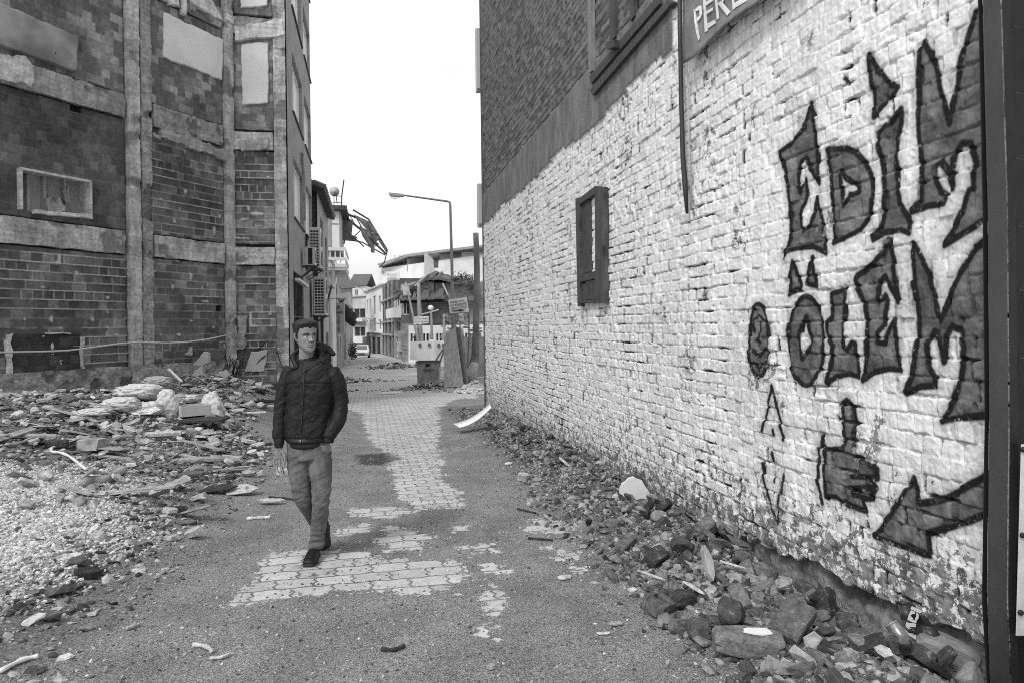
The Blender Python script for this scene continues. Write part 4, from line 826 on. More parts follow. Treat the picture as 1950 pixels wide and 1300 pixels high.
dd = empty('satellite_dish', at(637, 365, 38.2), label='round satellite dish on the roof of the bay house', cat='satellite dish'); c0 = at(637, 365, 38.2)
Mf = Matrix(((0, 1, 0), (0, 0, -1), (-1, 0, 0))).to_4x4()
f = MB(); pr = [(.02, 0), (.12, .01), (.21, .03), (.27, .06), (.275, .065)]; o_ = len(f.v); f.lathe([(r_, -z_) for r_, z_ in pr], c0, 24, Matrix.Rotation(R(-70), 4, 'X') @ Matrix.Rotation(0, 4, 'Z')); f.build('dish', M_LG, dd, smooth=True); MB().tube([c0, at(640, 372, 38), at(642, 388, 38)], .025, 6).build('dish_arm', M_IRON, dd)
an = empty('antenna_mast', at(650, 402, 38.2), label='thin leaning antenna mast with rail above the bay house', cat='antenna')
beam_px(MB(), [(650, 402), (651, 372), (655, 343)], 38.2, .035).build('mast', M_IRON, an); f = MB(); beam_px(f, [(634, 374), (650, 374)], 38.2, .02); beam_px(f, [(634, 386), (650, 386)], 38.2, .02); beam_px(f, [(636, 372), (636, 402)], 38.2, .02); f.build('rail', M_IRON, an)
# collapsed canopy over the street
cy_ = empty('collapsed_canopy', at(652, 405, 38.5), label='collapsed metal canopy frame with torn sheets hanging over the street from the bay house', cat='canopy')
D1, D2 = 38.5, 41.5
M_CS = gm('corrugated_sheet', .16, .35, 3, .7, .02, 12, (1, 12, 1))
for pts, r_ in (([(652,404),(700,424),(737,480)], .06), ([(655,412),(690,440),(735,484)], .06), ([(672,400),(702,418),(738,478)], .05), ([(655,455),(690,462),(733,486)], .035), ([(664,410),(655,465)], .04), ([(668,447),(693,470)], .035), ([(670,455),(690,436)], .03), ([(737,480),(732,500),(722,510)], .03), ([(700,424),(716,470)], .03), ([(662,404),(675,425),(655,440)], .03), ([(680,418),(700,452),(722,466)], .035)):
    beam_px(MB(), pts, [D1+(D2-D1)*random.random()*.4+.1*i for i in range(len(pts))], r_).build('frame_bar', M_IRON, cy_)
for q_ in ([(654,412),(672,420),(668,458),(651,450)], [(684,430),(724,452),(706,474),(690,450)], [(706,463),(713,465),(713,482),(706,481)], [(672,408),(703,422),(722,448),(700,440)], [(652,440),(680,452),(676,460),(652,458)]):
    MB().prism([at(p[0], p[1], D1+.5+.02*i) for i, p in enumerate(q_)], tuple(.05*fwd)).build('torn_sheet', M_CS, cy_)
# further left walls
LL = empty('left_street_row', (-2.2, 46, float(gz(46))), label='low row of plastered shops beyond the bay house on the left of the street', cat='building')
plr = Plane((at(646, 620, 46.)[0], 45.), (-.35, 30), (30, .35))
hs_ = [(a, a+1.6, -1.2, 1.0) for a in (1, 5, 9, 14, 18)]+[(a, a+1.3, 2.0, 3.4) for a in (2, 7, 12)]
holed('wall', plr, 0, 30, -2.5, 4.4, hs_, M_MG, .2, LL); 
for q_ in hs_: MB().poly(pquad(plr, *q_, -.18), [(0, 1, 2, 3)]).build('opening', M_DK, LL)
f = MB(); x_ = plr.o[0]; f.box((x_-5, 45.0, -2.5), (x_-.21-.36, 75, 4.38)); f.build('row_body', M_LG, LL)
f = MB(); f.box((x_-5, 44.9, -2.5), (x_-.01, 44.99, 4.4)); f.build('end_wall', M_RB, LL)
for i, (x, D, col_, w_, yt_, yb_) in enumerate(((632, 40, M_LG, 4, 530, 700), (660, 50, M_LG, 3, 620, 700), (665, 62, M_CR, 3, 600, 695), (619, 34, M_IRON, 2, 500, 700), (625, 36, M_MG, 4, 530, 690))):
    a = at(x, yt_, D); tag(MB().box((a[0]-w_/2600*D, a[1], zat(x, yb_, D)-.5), (a[0]+w_/2600*D, a[1]+.1, a[2])).build('utility_post', col_), ['pale narrow post under the bay balcony', 'pale pier beside the vertical sign', 'pale pillar in front of the far left shops', 'thin dark post beside the tiled house', 'grey post left of the bay house pillar'][i], 'post')
# vertical sign
sg = empty('vertical_sign', at(646, 636, 41), label='tall narrow grey sign with stacked dark letters on the left side of the street', cat='sign')
Q4 = [at(x, y, 41) for x, y in ((634.5, 578), (656, 577), (656, 636), (635, 636))]; MB().prism([tuple(p) for p in Q4], tuple(.12*fwd)).build('sign_board', M_MG if False else gm('sign_grey', .34, .12, 1, .6, 0), sg)
M_TX = flat('text_dark', .05, .6)
for ch, x, y, s in (('A', 644.5, 586, .36), ('DAR', 645, 595.5, .26), ('K', 645, 602.5, .22), ('E', 645, 608.5, .22), ('N', 645, 614, .22), ('T', 645, 620, .22), ('A', 645, 625.5, .22), ('+', 645, 631, .3)):
    text_mesh('letter', ch, s, M_TX, basis(at(x, y, 40.97), rgt, upv), sg, bold=.003)
ws = empty('white_sign', at(652, 580, 42), label='small white sign with a dark scribble above the tall narrow sign', cat='sign')
MB().prism([tuple(at(x, y, 42)) for x, y in ((641, 561), (664, 556), (666, 579), (641, 580))], tuple(.1*fwd)).build('sign_board', M_CR, ws); f = MB()
for pts in ([(644,569),(648,576),(650,571)], [(649,570),(653,577)], [(652,572),(657,570)], [(646,577),(655,573)]): beam_px(f, pts, 41.96, .03, 5)
f.build('scribble', M_TX, ws)
f = MB(); pts = [(657,580),(661,592),(668,602),(670,612),(673,622)]; 
def blobby(name, pts, D, rr, mat, par=None, seed=0, amp=.25, n=18, m_=26, flat_=1.0):
    P = [at(p[0], p[1], D) for p in pts]; t_ = np.linspace(0, 1, m_); base = np.array([[np.interp(q_, np.linspace(0, 1, len(P)), [p[k] for p in P]) for k in range(3)] for q_ in t_]); r_ = np.interp(t_, np.linspace(0, 1, len(rr)), rr)*np.sqrt(np.clip(1-np.abs(2*t_-1)**6, .02, 1))
    A = np.linspace(0, 2*np.pi, n, endpoint=False); V = []
    for i in range(m_):
        d = base[min(i+1, m_-1)]-base[max(i-1, 0)]; d /= np.linalg.norm(d); x = np.cross(d, fwd); x /= np.linalg.norm(x)+1e-9; y = np.cross(d, x)
        rad = r_[i]*(1+amp*(vn(A*1.7+seed, A*0+i*.35, seed)-.5)*2+amp*.5*(vn(A*4, A*0+i*.9, seed+3)-.5)); V.append(base[i]+(np.cos(A)*rad)[:, None]*x+(np.sin(A)*rad*flat_)[:, None]*y)
    V = np.concatenate(V); i = np.arange(m_*n).reshape(m_, n); a = i[:-1].ravel(); b_ = np.roll(i, -1, 1)[:-1].ravel(); c_ = np.roll(i, -1, 1)[1:].ravel(); d = i[1:].ravel()
    return np_mesh(name, V, np.stack([a, b_, c_, d], 1), mat, None, par)
tag(blobby('hanging_cloth', pts, 44, [.12, .28, .36, .3, .15], flat('dark_cloth', .025, .8), None, 5, .45), 'dark bundled cloth hanging beside the vertical sign', 'cloth')
# ---- end of the street
house('corner_house', 'brick upper floor house at the left end of the street', 625, 96, 672, 98, 548, M_RB, [(.55, .75, 575, 600), (.15, .35, 575, 600)], 6, roof=('gable', 2.0))
house('gable_house', 'pale gabled house roof showing above the street end', 668, 118, 697, 118, 545, M_CR, [(.3, .5, 552, 566)], 8, roof=('gable', 2.2))
o, pl, W, zb_, zt_ = house('balcony_house', 'house with two glazed balconies closing the end of the street', 670, 112, 698, 110, 566, M_LG, [(.12, .92, 588, 607), (.15, .9, 622, 641), (.12, .6, 656, 678)], 7, roof=('flat', .3))
for ya, yb_ in ((607, 613), (641, 652)):
    za, zb3 = zat(670, yb_, 112), zat(670, ya, 112); MB().prism([pl.P(np.array(a), np.array(z), np.array(.9)) for a, z in ((0, za), (W, za), (W, zb3), (0, zb3))], tuple(-.9*pl.n)).build('balcony', M_CR, o)
o, pl, W, zb_, zt_ = house('white_house', 'white house with tall narrow windows and an overhanging upper floor', 695, 112, 729, 93, 558, M_CR, [(.12, .22, 573, 600), (.3, .4, 573, 600), (.52, .66, 570, 602), (.8, .92, 573, 600), (.12, .22, 611, 628), (.3, .4, 611, 628), (.52, .66, 608, 632), (.8, .92, 611, 628)], 7, ybot=633, roof=('flat', .25))
house('ground_floor', 'dim shuttered ground floor under the white overhanging house', 697, 114, 729, 95, 633, M_MG, [(.1, .3, 640, 672), (.42, .58, 640, 672), (.66, .85, 640, 672)], 6, frame=M_DK)
o, pl, W, zb_, zt_ = house('dark_frame_building', 'dark building with tall vertical strips of black openings', 728, 94, 750, 79, 545, M_DG, [(.08, .3, 552, 574), (.38, .6, 552, 574), (.7, .93, 552, 574), (.08, .3, 580, 612), (.38, .6, 580, 612), (.7, .93, 580, 612), (.08, .3, 617, 632), (.38, .6, 617, 632), (.7, .93, 617, 632), (.08, .3, 640, 668), (.38, .6, 640, 668), (.7, .93, 640, 668)], 8, frame=M_MG)
for f_ in (.34, .65, .97):
    MB().prism([pl.P(np.array(W*f_-.12), np.array(z), np.array(.22)) for z in (zb_, zt_)]+[pl.P(np.array(W*f_+.12), np.array(z), np.array(.22)) for z in (zt_, zb_)], tuple(-.2*pl.n)).build('pilaster', M_MG, o)
for y in (576, 614, 636): MB().prism([pl.P(np.array(a), np.array(zat(728, y+q_, 94)), np.array(.25)) for a, q_ in ((0, 1.5), (W, 1.5), (W, -1.5), (0, -1.5))], tuple(-.22*pl.n)).build('band', M_MG, o)
o, pl, W, zb_, zt_ = house('old_balcony_house', 'old house with a small pale balcony leaning over the street', 750, 76, 772, 66, 560, M_MG, [(.25, .6, 572, 587), (.3, .7, 612, 632), (.15, .4, 640, 676), (.6, .9, 640, 676)], 6, roof=('gable', 1.6))
za, zb3 = zat(752, 606, 72), zat(752, 588, 72); MB().prism([pl.P(np.array(a), np.array(z), np.array(.9)) for a, z in ((.5, za), (W*.75, za), (W*.75, zb3), (.5, zb3))], tuple(-.9*pl.n)).build('balcony', M_CR, o); MB().prism([pl.P(np.array(a), np.array(z), np.array(.2)) for a, z in ((W*.5, zat(760,668,70)), (W*.72, zat(760,668,70)), (W*.72, zat(760,650,70)), (W*.5, zat(760,650,70)))], tuple(-.2*pl.n)).build('wall_box', M_LG, o)
# ---- large building with a trussed roof behind
o, pl, W, zb_, zt_ = house('truss_roof_building', 'big pale building with a long trussed roof behind the ruin', 722, 104, 940, 84, 512, M_CR, [(.03, .06, 512+5, 512+12), (.07, .1, 517, 523), (.11, .13, 517, 523)], 14)
f = MB(); q_ = [(718,503),(776,484),(930,465),(930,469),(776,489),(722,508)]; f.prism([tuple(at(x, y, np.interp(x, [718, 940], [102, 82]))) for x, y in q_], tuple(13*fwd)); f.build('roof', gm('truss_roof_m', .32, .2, 1, .7, 0), o)
f = MB()
for x0_, x1_ in ((752,762),(762,772),(772,782),(782,792),(792,802)): beam_px(f, [(x0_, 497), (x1_, 486)], 100, .08); beam_px(f, [(x0_, 497), (x0_, 486)], 100, .08)
beam_px(f, [(748, 498), (806, 494)], 100, .1); f.build('roof_truss', M_LG, o)
MB().prism([tuple(at(x, y, 98)) for x, y in ((775,492),(806,489),(806,515),(775,517))], tuple(2.*fwd)).build('wall_panel', M_MG, o)
MB().prism([tuple(at(x, y, 93)) for x, y in ((808,484),(879,472),(879,560),(808,560))], tuple(3.*fwd)).build('wall_panel', M_LG, o)
MB().prism([tuple(at(x, y, 90)) for x, y in ((879,473),(935,466),(935,560),(879,560))], tuple(3.*fwd)).build('wall_panel', M_CR, o)
ww = empty('water_heater', at(832, 520, 88), label='dark solar water heater drum on a stand above the ruin roof', cat='water heater'); f = MB(); f.tube([at(824, 489, 88), at(838, 488, 88)], .42, 12); f.build('drum', M_DG, ww, smooth=True); MB().prism([tuple(at(x, y, 88)) for x, y in ((826,495),(835,494),(834,510),(826,510))], tuple(.3*fwd)).build('panel', M_DG, ww)
# ---- ruin
o, pl, W, zb_, zt_ = house('ruined_brick_house', 'ruined brick house with a sagging broken roof behind the fence', 764, 63, 925, 60, 541, M_RB, [(.02, .1, 572, 600), (.42, .5, 545, 568), (.6, .64, 545, 568)], 8)
for q_, mt_, nm_ in (([(782,537),(826,537),(826,569),(782,570)], brickmat('pale_ruin_brick', .22, .34, .38), 'brick_panel'), ([(762,569),(845,566),(845,575),(762,578)], M_DK, 'shadow_gap'), ([(764,600),(846,598),(846,615),(764,617)], M_DG, 'fascia'), ([(778,620),(925,618),(925,700),(778,700)], M_CR, 'lower_wall'), ([(829,540),(905,540),(905,572),(829,574)], M_DB, 'brick_panel')):
    MB().prism([tuple(at(x, y, 59.4)) for x, y in q_], tuple(.35*fwd)).build(nm_, mt_, o)
for x in (782, 806, 831, 849, 886, 905):
    MB().prism([tuple(at(x+a, y, 59.3)) for a, y in ((0, 634), (10, 634), (10, 652), (0, 652))], tuple(.06*fwd)).build('window', M_DK, o); f = MB(); beam_px(f, [(x+5, 634), (x+5, 650)], 59.2, .06); beam_px(f, [(x, 634), (x+10, 634)], 59.2, .06); f.build('window_frame', M_FR, o)
def roofline(pts, D, th, name, mat, par, dep=4.5, seed=0):
    rr_ = random.Random(seed); f = MB()
    for i in range(len(pts)-1):
        n_ = max(2, int(abs(pts[i+1][0]-pts[i][0])/3))
        for j in range(n_):
            a = j/n_; b2 = (j+1.15)/n_; pa = [pts[i][k]*(1-a)+pts[i+1][k]*a for k in (0, 1)]; pb = [pts[i][k]*(1-b2)+pts[i+1][k]*b2 for k in (0, 1)]; dy = rr_.uniform(-1.2, 1.2)
            f.prism([tuple(at(pa[0], pa[1]+dy, D)), tuple(at(pb[0], pb[1]+dy, D)), tuple(at(pb[0], pb[1]+dy+th, D)), tuple(at(pa[0], pa[1]+dy+th, D))], tuple(dep*fwd+np.array([0, 0, rr_.uniform(.3, .9)])))
    return f.build(name, mat, par)
roofline([(745,572),(762,556),(790,540),(812,529),(842,528),(862,535),(905,537)], 58.6, 5, 'roof', M_TILE, o); roofline([(760,569),(800,567),(846,565)], 58, 4, 'canopy', M_TILE, o, 1.2, 3)
M_RAFT = gm('pale_timber', .42, .3, 2)
for i in range(9): f = MB(); beam_px(f, [(768+i*1.2, 545+abs(i-4)*2.2-8), (775+(i-4)*1.6, 563)], 58, .05); f.build('broken_rafter', M_RAFT, o)
for a, b2 in (((843,540),(853,562)), ((812,525),(790,545)), ((836,590),(800,600)), ((846,598),(880,640)), ((840,640),(880,610))): f = MB(); beam_px(f, [a, b2], 57.8, .06); f.build('broken_rafter', M_RAFT, o)
X = []; rr_ = random.Random(4); f = MB()
for i in range(80):
    x, y = rr_.uniform(838, 915), rr_.uniform(598, 648); a = rr_.uniform(-.6, .6); l = rr_.uniform(4, 16); f.bar(at(x, y, 57+rr_.uniform(-1, 1)), at(x+l*math.cos(a), y+l*math.sin(a)*.5, 57+rr_.uniform(-1, 1)), rr_.uniform(.05, .14))
f.build('collapsed_debris', rnd_mat('dummy', .1, .3) if False else gm('debris_wood', .2, .6, 3), o)
# ---- fence, trees, lamp, signs, container
def fence_px(name, label, pts, D, mat, th=.06):
    e = empty(name, at(pts[0][0], pts[2][1], D), label=label, cat='fence'); n_ = max(2, int((pts[1][0]-pts[0][0])/17))
    for i in range(n_):
        a, b2 = i/n_, (i+.985)/n_; L_ = lambda p, q_, k: tuple(p[j]*(1-k)+q_[j]*k for j in (0, 1)); c_ = [L_(pts[0], pts[1], a), L_(pts[0], pts[1], b2), L_(pts[3], pts[2], b2), L_(pts[3], pts[2], a)]
        Dk = [D+(DD-D)*k for k in (a, b2, b2, a)] if (DD := e.get('D2', D)) else None
        MB().prism([tuple(at(p[0], p[1]+random.uniform(-.4, .4), D)) for p in c_], tuple(th*fwd)).build('fence_panel', mat, e)
    return e
fence_px('panel_fence', 'pale sheet metal fence in front of the ruined house', [(781,650),(850,648),(850,693),(781,684)], 50, gm('pale_sheet', .58, .2, 1.2, .6, 0, stretch=(4, 4, .3)))
fence_px('grey_fence', 'grey sheet fence behind the cut tree trunk', [(878,642),(926,641),(926,716),(878,716)], 34, gm('grey_sheet', .30, .25, 1.5, .6, 0))
f = MB()
for x, y in ((797,653),(815,653),(833,654),(842,654)):
    tag(MB().prism([tuple(at(x+a, y+b2, 49.9)) for a, b2 in ((0, 0), (5, 0), (5, 7), (0, 7))], tuple(.03*fwd)).build('poster', M_DG), {797: 'leftmost small dark poster on the pale fence', 815: 'second small dark poster from the left on the pale fence', 833: 'third small dark poster from the left on the pale fence', 842: 'rightmost small dark poster on the pale fence'}[x], 'poster', 'posters on the pale fence')
M_BARK = gm('bark', .17, .45, 5, .9, .02, 18, (1, 1, .3)); M_BARKL = gm('pale_bark', .30, .3, 5, .9, .02, 18, (1, 1, .3))
def trunk(label, pts, D, rr, mat, name='pollarded_tree', extra=()):
    e = empty(name, at(pts[-1][0], pts[-1][1], D), label=label, cat='tree', group='cut back trees in front of the ruin')
    P = [at(p[0], p[1], D) for p in pts]; m_ = 16; t_ = np.linspace(0, 1, m_); B = [[np.interp(q_, np.linspace(0, 1, len(P)), [p[k] for p in P])+(.35*rr[0]*(vn(q_*7, D, 3+k)-.5) if k < 2 else 0) for k in range(3)] for q_ in t_]
    MB().tube(B, list(np.interp(t_, np.linspace(0, 1, len(rr)), rr)), 10).build('trunk', mat, e, smooth=True)
    for q_, r_ in extra: MB().tube([at(p[0], p[1], D) for p in q_], [r_, r_*.7, r_*.4][:len(q_)] if len(q_) <= 3 else r_, 6).build('branch', mat, e, smooth=True)
    return e
trunk('slanting bare trunk left of the car wash sign', [(776,553),(784,590),(790,620),(797,652)], 52, [.07, .09, .13], M_BARKL)
trunk('thick upright pale trunk behind the car wash sign', [(797,540),(799,600),(800,652)], 52.5, [.12, .17, .22], M_BARKL, extra=[([(799,620),(790,638),(785,645)], .1)])
trunk('pale trunk carrying a round white dish', [(821,592),(822,625),(822,646)], 52, [.07, .1, .14], M_BARKL)
trunk('short pale trunk right of the white dish', [(845,600),(846,625),(846,650)], 51, [.08, .1, .12], M_BARKL)
dd = empty('satellite_dish', at(820, 588, 51.6), label='round white satellite dish on a pale trunk in front of the ruin', cat='satellite dish'); c0 = at(820, 587, 51.6); MB().lathe([(.01, 0), (.12, .01), (.2, .05), (.215, .08)], c0, 20, Matrix.Rotation(R(75), 4, 'X')).build('dish', M_FR, dd, smooth=True); MB().tube([c0, at(820, 594, 51.6)], .02, 6).build('dish_arm', M_IRON, dd)
e = trunk('tall dark sawn off tree trunk with a pale root base beside the painted building', [(906,444),(908,500),(908,560),(907,620),(905,680),(897,716),(893,728)], 27.5, [.11, .12, .125, .13, .17, .26, .34], M_BARK, 'cut_tree', [([(908,555),(913,548)], .07), ([(907,560),(902,552)], .06), ([(906,575),(914,570)], .07)])
e['group'] = 'bare tree trunks by the painted building'
MB().tube([at(904, 690, 27.4), at(898, 712, 27.3), at(893, 729, 27.2)], [.16, .24, .36], 10).build('root_base', gm('root_m', .34, .35, 5, .9, .02, 18, (1, 1, .3)), e, smooth=True)
e = empty('young_tree', at(889, 730, 30), label='thin young tree with a small leafy top behind the direction sign', cat='tree')
MB().tube([at(x, y, 30) for x, y in ((886,728),(890,700),(893,650),(893,600),(890,560),(882,538))], [.05, .04, .035, .03, .025, .015], 6).build('trunk', M_BARK, e, smooth=True)
for q_ in (((890,560),(900,548),(906,530)), ((888,552),(878,535),(868,528)), ((886,545),(884,530),(888,518))): MB().tube([at(x, y, 30) for x, y in q_], [.02, .013, .007], 5).build('branch', M_BARK, e)
V = []; rr_ = np.random.default_rng(3); n_ = 420
for i in range(n_):
    c_ = [(878, 527, 13, 9), (890, 530, 12, 9), (868, 533, 8, 5), (896, 545, 9, 14)][i % 4]; x = c_[0]+rr_.normal()*c_[2]*.5; y = c_[1]+rr_.normal()*c_[3]*.5; p = at(x, y, 30+rr_.normal()*.3); a = rr_.normal(size=3); a /= np.linalg.norm(a); b2 = np.cross(a, rr_.normal(size=3)); b2 /= np.linalg.norm(b2); s = rr_.uniform(.03, .06); V += [p-a*s, p+b2*s*.5, p+a*s, p-b2*s*.5]
np_mesh('crown', V, np.arange(4*n_).reshape(-1, 4), gm('leaf', .08, .5, 8), None, e, False)
# street lamp
lp = empty('street_lamp', at(866, 705, 33), label='tall bent street lamp arching over the street from the right', cat='street lamp')
MB().tube([at(x, y, 33) for x, y in ((864,712),(862,600),(861,520),(859,450),(857.5,392),(857,386),(852,384),(770,372.5))], [.09, .08, .075, .065, .06, .055, .05, .04], 10).build('pole', gm('pole_m', .17, .15, 1, .5, 0), lp, smooth=True)
MB().prism([tuple(at(x, y, 32.9)) for x, y in ((739.5,366.5),(768,369.5),(768.5,373.5),(757,375),(741,372))], tuple(.28*fwd)).build('lamp_head', gm('lamp_m', .30, .1, 1, .4, 0), lp, bevel=.02)
MB().prism([tuple(at(x, y, 32.95)) for x, y in ((743,373.5),(755,377),(754,379),(743,376))], tuple(.18*fwd)).build('lamp_glass', M_GLASS, lp)
# parking sign
sg = empty('direction_sign', at(877, 735, 27), label='white tilted car park sign with black arrow on a post', cat='sign')
A4 = [(853.5,571.5),(888.5,566),(893,594),(857,597)]; MB().prism([tuple(at(x, y, 27)) for x, y in A4], tuple(.04*fwd)).build('sign_board', gm('sign_white', .85, .04, 2, .6, 0), sg)
xd = at(888.5, 566, 27)-at(853.5, 571.5, 27); yd = np.cross(xd, fwd); yd = yd if yd[2] > 0 else -yd
text_mesh('lettering', 'KIRÇUVAL', .135, M_TX, basis(at(871.5, 574.5, 26.97), xd, yd), sg, sx=.95, bold=0); text_mesh('lettering', 'OTOPARKIMIZ', .125, M_TX, basis(at(873, 580.8, 26.97), xd, yd), sg, sx=.83, bold=0); text_mesh('lettering', 'MEVCUTTUR', .13, M_TX, basis(at(874, 586.8, 26.97), xd, yd), sg, sx=.86, bold=0)
MB().prism([tuple(at(x, y, 26.97)) for x, y in ((860.5,592),(874,590.6),(874,589),(887,590.6),(876,594),(875,592.6),(860.5,594))], tuple(-.01*fwd)).build('arrow', M_TX, sg)
f = MB(); beam_px(f, [(876, 597), (877, 736)], 27.05, .03); f.build('post', M_MG, sg); MB().prism([tuple(at(x, y, 26.98)) for x, y in ((874.5,597),(882,596),(883,611),(875,611))], tuple(.03*fwd)).build('small_plate', M_CR, sg)
text_mesh('lettering', 'N', .14, M_TX, basis(at(878, 604, 26.95), rgt, upv), sg)
sg = empty('car_wash_sign', at(803, 650, 48), label='white board announcing car park and car wash on a trunk', cat='sign')
MB().prism([tuple(at(x, y, 48)) for x, y in ((789,603.5),(816,602.5),(816,616),(789,617))], tuple(.05*fwd)).build('sign_board', M_FR, sg); text_mesh('lettering', 'OTO PARK', .2, M_TX, basis(at(802.5, 607, 47.96), rgt, upv), sg, sx=.95); text_mesh('lettering', 'OTO YIKAMA', .19, M_TX, basis(at(802.5, 612.8, 47.96), rgt, upv), sg, sx=.85)
beam_px(MB(), [(802, 617), (802, 650)], 48.1, .04).build('post', M_MG, sg)
sg = empty('roof_sign', at(747, 533, 80), label='white advertising board with faint lines on the dark frame building roof', cat='sign')
MB().prism([tuple(at(x, y, 74)) for x, y in ((734.5,517.5),(760.5,517),(760.5,533),(734.5,533))], tuple(.15*fwd)).build('sign_board', M_FR, sg); f = MB()
for y, a, b2 in ((522, 741, 756), (527.5, 741, 754), (530.5, 737, 757)): beam_px(f, [(a, y), (b2, y)], 73.9, .035, 4)
beam_px(f, [(738, 519.5), (739, 524)], 73.9, .06, 4); f.build('faint_lines', M_LG, sg); beam_px(MB(), [(740, 533), (740, 548)], 74.2, .05).build('post', M_MG, sg); beam_px(MB(), [(756, 533), (756, 560)], 74.2, .05).build('post', M_MG, sg)
# waste container
wc = empty('waste_container', at(817, 733, 28), rz=-YAW, label='worn metal waste container on small wheels with its lid thrown open', cat='waste container'); k = 28/1300
M_CT = gm('container_metal', .30, .4, 3, .6, .002, 20, (1, 1, .4)); w_, h_ = .46, .86; zc = float(gz(27.5))
wc.location.z = zc
f = MB(); f.poly([(-w_*.92, -.33, .14), (w_*.92, -.33, .14), (w_*.92, .33, .14), (-w_*.92, .33, .14), (-w_, -.38, .14+h_), (w_, -.38, .14+h_), (w_, .38, .14+h_), (-w_, .38, .14+h_)], [(0, 1, 2, 3), (0, 1, 5, 4), (1, 2, 6, 5), (2, 3, 7, 6), (3, 0, 4, 7)]); f.build('tub', M_CT, wc, False)
f = MB(); f.box((-w_-.03, -.41, .96), (w_+.03, -.37, 1.02)); f.box((-w_-.03, .37, .96), (w_+.03, .41, 1.02)); f.box((-w_-.03, -.37, .96), (-w_+.01, .37, 1.02)); f.box((w_-.01, -.37, .96), (w_+.03, .37, 1.02)); f.build('rim', M_DG, wc, False)
MB().box((-.18, -.43, .66), (.26, -.36, .70)).build('handle', M_DG, wc, False)
f = MB(); f.prism([(-.1, -.385, .8), (.08, -.385, .82), (.12, -.385, .9), (-.06, -.385, .92)], (0, -.02, 0)); f.build('hook', M_BLK, wc, False)
f = MB()
for a, b2 in (((.30, -.3, 1.0), (.62, -.3, 1.5)), ((.62, -.3, 1.5), (.66, .3, 1.5)), ((.66, .3, 1.5), (.42, .3, .95)), ((.45, -.3, .85), (.66, -.28, 1.46)), ((.35, -.3, 1.0), (.5, -.3, .8))): f.tube([a, b2], .035, 8)
f.build('lid_frame', M_MG, wc, False)
for x in (-.36, .36):
    for y in (-.25, .25): MB().lathe([(.07, -.02), (.075, 0), (.07, .02)], (x, y, .075), 14, Matrix.Rotation(R(90), 4, 'Y')).build('wheel', M_BLK, wc, False)
# boards leaning
for i, (q_, D, c_) in enumerate((([(846,640),(867,622),(883,735),(846,737)], 25.6, M_WD), ([(866,622),(876,624),(889,733),(884,736)], 25.9, gm('dark_board', .13, .3, 4)), ([(876,628),(882,626),(892,728),(888,732)], 26.3, M_WD))):
    f = MB(); f.prism([tuple(at(x, y, D-(.5 if y > 700 else 0))) for x, y in q_], tuple(.05*fwd)); tag(f.build('leaning_board', c_), ['wide weathered sheet leaning upright beside the waste container', 'narrow dark board leaning behind the wide weathered sheet', 'narrow pale board leaning behind the dark one'][i], 'board', 'boards leaning beside the container')
# car
car = empty('parked_car', at(690, 678, 80), rz=R(-2), label='pale hatchback parked on the left at the far end of the street', cat='car'); cy = car.location.y; car.location.z = float(gz(cy)); car.location.x = at(690, 670, 80)[0]
def carbody(prof, w_, taper=.0):
    f = MB(); n_ = len(prof); f.poly([(x*w_*(1-taper*max(0, z-.9)), y, z) for x in (-1, 1) for (y, z) in prof], [tuple(range(n_)), tuple(range(n_, 2*n_))[::-1]]+[(i, (i+1) % n_, (i+1) % n_+n_, i+n_) for i in range(n_)]); return f
M_CAR = flat('car_paint', .62, .3)
carbody([(-1.95, .3), (-2.0, .7), (-1.75, .86), (-1.0, .98), (-.35, 1.42), (1.3, 1.45), (1.9, 1.0), (1.95, .3)], .83, .28).build('body', M_CAR, car, False, bevel=.06)
MB().poly([(-.62, -1.03, .99), (.62, -1.03, .99), (.52, -.42, 1.39), (-.52, -.42, 1.39)], [(0, 1, 2, 3)]).build('windscreen', flat('car_glass', .12, .1), car, False).location.y = -.03
for s in (-1, 1):
    MB().box((s*.62-.16, -2.02, .62), (s*.62+.16, -1.94, .76)).build('headlight', M_GLASS, car, False); MB().box((s*.86-.07, -.95, .95), (s*.86+.07, -.85, 1.07)).build('mirror', M_DG, car, False)
    for y in (-1.25, 1.25): MB().lathe([(.2, -.09), (.3, -.08), (.3, .08), (.2, .09)], (s*.78, y, .3), 18, Matrix.Rotation(R(90), 4, 'Y')).build('wheel', M_BLK, car, False)
MB().box((-.35, -2.03, .5), (.35, -1.95, .6)).build('grille', M_BLK, car, False); MB().box((-.8, -2.05, .3), (.8, -1.9, .46)).build('bumper', M_DG, car, False)
